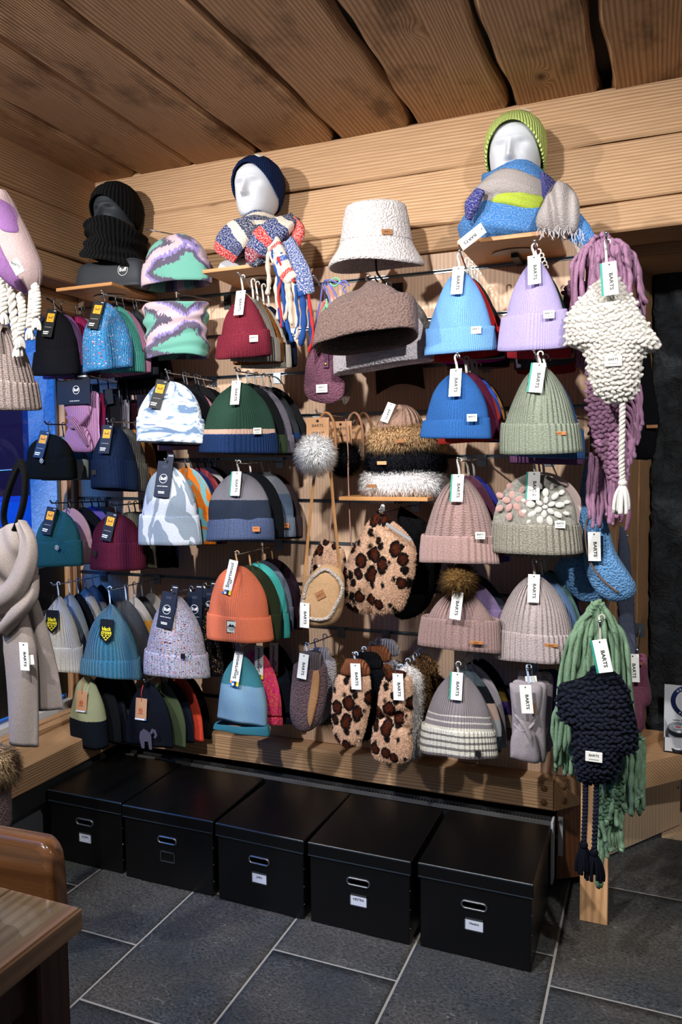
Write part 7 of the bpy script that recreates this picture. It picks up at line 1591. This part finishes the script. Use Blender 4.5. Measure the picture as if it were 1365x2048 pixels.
wbp = box('wall_bracket', (-0.008, -0.002, -0.07), (0.008, 0.002, 0.07), plain('#b8bbbf', 0.4), None, 0.001, (-0.283, 2.694, 0.19)); tag(wbp, 'white metal bracket screwed below the end of the sill log', 'bracket')
# table
tb_ = T('dining_table', 'honey pine table with a glass sheet on top at the lower left', 'table', (-1.35, 0.60, 0))
W_TOP = wood('#b58c68', '#7d583a', 'y', 40.0, 0.35, 0.5, False, 0.5, 0.1)
for i in range(6): box('plank', (-0.45+i*0.1515, -0.45, 0.718), (-0.45+i*0.1515+0.150, 0.396, 0.75), W_TOP, tb_, 0.0015)
box('edge_rail', (0.46, -0.45, 0.712), (0.485 - 0.02, 0.396, 0.7505), W_TOP, tb_, 0.003)
box('glass_sheet', (-0.44, -0.44, 0.7512), (0.44, 0.385, 0.7562), glass((0.93, 0.97, 0.95)), tb_, 0.001)
W_LEG = wood('#4a2a16', '#2d180b', 'z', 40.0, 0.45, 0.4, False, 0.2, 0.1)
for xx, yy_ in ((0.392, 0.30), (-0.44, 0.30), (0.392, -0.44), (-0.44, -0.44)): box('leg', (xx-0.0, yy_, 0), (xx+0.066, yy_+0.07, 0.715), W_LEG, tb_, 0.004)
box('apron', (-0.38, 0.325, 0.63), (0.392, 0.345, 0.715), W_LEG, tb_, 0.002); box('apron', (0.415, -0.37, 0.63), (0.435, 0.30, 0.715), W_LEG, tb_, 0.002)
V, F = boxvf((-0.012, -0.016, -0.17), (0.012, 0.016, 0.17), 0.002); M('brace', V, F, W_PINEZ, tb_, (0.425, 0.205, 0.535), (0.70, 0, 0), None, False)
# chair
W_CH = wood('#94623a', '#56331a', 'x', 34.0, 0.24, 0.5, False, 0.8, 0.05, 0, 0.05)
chx = -1.20; chy = 1.085
chr_ = T('dining_chair', 'honey pine dining chair with a solid rounded backrest behind the table', 'chair', (chx, chy, 0), (0, 0, 0.0))
def slab(W2, z0, z1, D2, R, curve):
    q = [(-W2+R, z0), (W2-R, z0)]; pts = []
    for (cx0, cz0, s0) in ((W2-R, z0+R, -90), (W2-R, z1-R, 0), (-W2+R, z1-R, 90), (-W2+R, z0+R, 180)):
        for k in range(13): t = math.radians(s0+k*7.5); pts.append((cx0+R*math.cos(t), cz0+R*math.sin(t)))
    n = len(pts); rows = []
    for yq, ins in ((-D2/2+0.004, 0.0), (-D2/2, 0.005)):
        pass
    rows = []
    for yq, ins in ((-D2/2, 0.012), (-D2/2+0.0012, 0.0065), (-D2/2+0.0035, 0.0028), (-D2/2+0.007, 0.0008), (-D2/2+0.011, 0.0), (D2/2-0.011, 0.0), (D2/2-0.007, 0.0008), (D2/2-0.0035, 0.0028), (D2/2-0.0012, 0.0065), (D2/2, 0.012)):
        rows.append([(x*(1-ins/W2), yq+curve*(1-(x/W2)**2), (z0+z1)/2+(z-(z0+z1)/2)*(1-ins/((z1-z0)/2))) for x, z in pts+pts[:1]])
    V, F, _ = G(np.array(rows)); F = F.tolist()+[list(range(n)), [9*(n+1)+i for i in range(n)][::-1]]
    return V, F
V, F = slab(0.215, 0.60, 0.822, 0.040, 0.035, 0.03); M('backrest', V, F, W_CH, chr_, (0, 0, 0), (0.06, 0, 0.06)).data.set_sharp_from_angle(angle=0.7)
V, F = slab(0.205, -0.19, 0.20, 0.035, 0.04, 0.0); M('seat', V, F, W_CH, chr_, (0, -0.20, 0.455), (-math.pi/2, 0, 0)).data.set_sharp_from_angle(angle=0.7)
for sx in (-0.18, 0.145):
    box('leg', (sx, -0.035, 0), (sx+0.036, 0.0, 0.66), W_PINEZ, chr_, 0.004); box('leg', (sx, -0.37, 0), (sx+0.036, -0.334, 0.438), W_PINEZ, chr_, 0.004)
# tin display
td = T('tin_display', 'white cardboard display box for leather balm tins on the bench', 'display', (0.135, 3.15, 0.391))
CARD = plain('#d8dbe2', 0.6)
box('front_panel', (-0.085, -0.045, 0), (0.085, -0.042, 0.055), CARD, td); box('side_panel', (-0.085, -0.045, 0), (-0.082, 0.045, 0.10), CARD, td); box('side_panel', (0.082, -0.045, 0), (0.085, 0.045, 0.10), CARD, td); box('base_panel', (-0.085, -0.045, 0), (0.085, 0.045, 0.003), CARD, td)
bp_ = box('back_panel', (-0.085, 0.042, 0), (0.085, 0.045, 0.235), CARD, td)
V, F, U = tubevf([(0.0, 0.043, 0.175), (0.0, 0.0385, 0.175)], 0.062, 48); M('emblem_disc', V, F, plain('#1c2f6b', 0.6), td)
V, F, _ = ring_vf(0.045, 0.0, 40); M('emblem_field', V, F, CARD, td, (0, 0.038, 0.175))
b = MB(); b.add([(-0.018, 0, 0.022), (0.018, 0, 0.022), (0.018, 0, -0.008), (0, 0, -0.030), (-0.018, 0, -0.008)], [[0, 4, 3, 2, 1]]); b.obj('shield_print', INK, td, (0, 0.0375, 0.175), smooth=False)
b = MB(); b.add([(-0.016, 0, 0.006), (0.016, 0, 0.006), (0.016, 0, -0.007), (0, 0, -0.027), (-0.016, 0, -0.007)], [[0, 4, 3, 2, 1]]); b.obj('shield_field', plain('#c8283c'), td, (0, 0.0371, 0.175), smooth=False); text('HESTRA', 0.0075, WHITE, td, (0, 0.0370, 0.188), 0.02)
for w_, a0 in (('ORIGINAL', 1), ('SPORT &', -1)):
    for i, ch in enumerate(w_):
        t = math.pi/2+(len(w_)/2-i-0.5)*0.22 if a0 > 0 else -math.pi/2-(len(w_)/2-i-0.5)*0.19
        if ch != ' ': text(ch, 0.011, WHITE, td, (0.0535*math.cos(t), 0.0372, 0.175+0.0535*math.sin(t)), 0.02, rot=(0, -(t-math.pi/2) if a0 > 0 else -(t+math.pi/2), 0))
text('Leather balm', 0.009, INK, td, (-0.03, 0.0415, 0.098), 0.02); text('HESTRA', 0.010, INK, td, (0.01, -0.046, 0.020), 0.02)
for i, (z, yq) in enumerate(((0.018, -0.012), (0.048, 0.0), (0.076, 0.012))):
    tn = T('balm_tin', ['lowest dark tin in the white display box', 'middle dark tin in the white display box', 'uppermost dark tin in the white display box'][i], 'tin', (0.135-0.035, 3.15+yq-0.006, 0.391+z), (0.28, 0, 0))
    V, F, U = tubevf([(0, 0, -0.011), (0, 0, 0.005), (0, 0, 0.0052)], [0.036, 0.036, 0.034], 32); M('can', V, F, plain('#3c4046', 0.35, 0.7), tn); V, F, U = tubevf([(0, 0, 0.005), (0, 0, 0.0068)], 0.0345, 32); l_ = M('lid', V, F, plain('#aab0ba', 0.4, 0.3), tn)
    box('label_print', (-0.014, -0.009, 0.0069), (0.014, 0.009, 0.0074), plain('#d5dae2'), l_); box('label_print', (-0.010, -0.004, 0.0074), (0.010, 0.004, 0.0078), plain('#2a3a7a' if i < 2 else '#b02a3a'), l_)
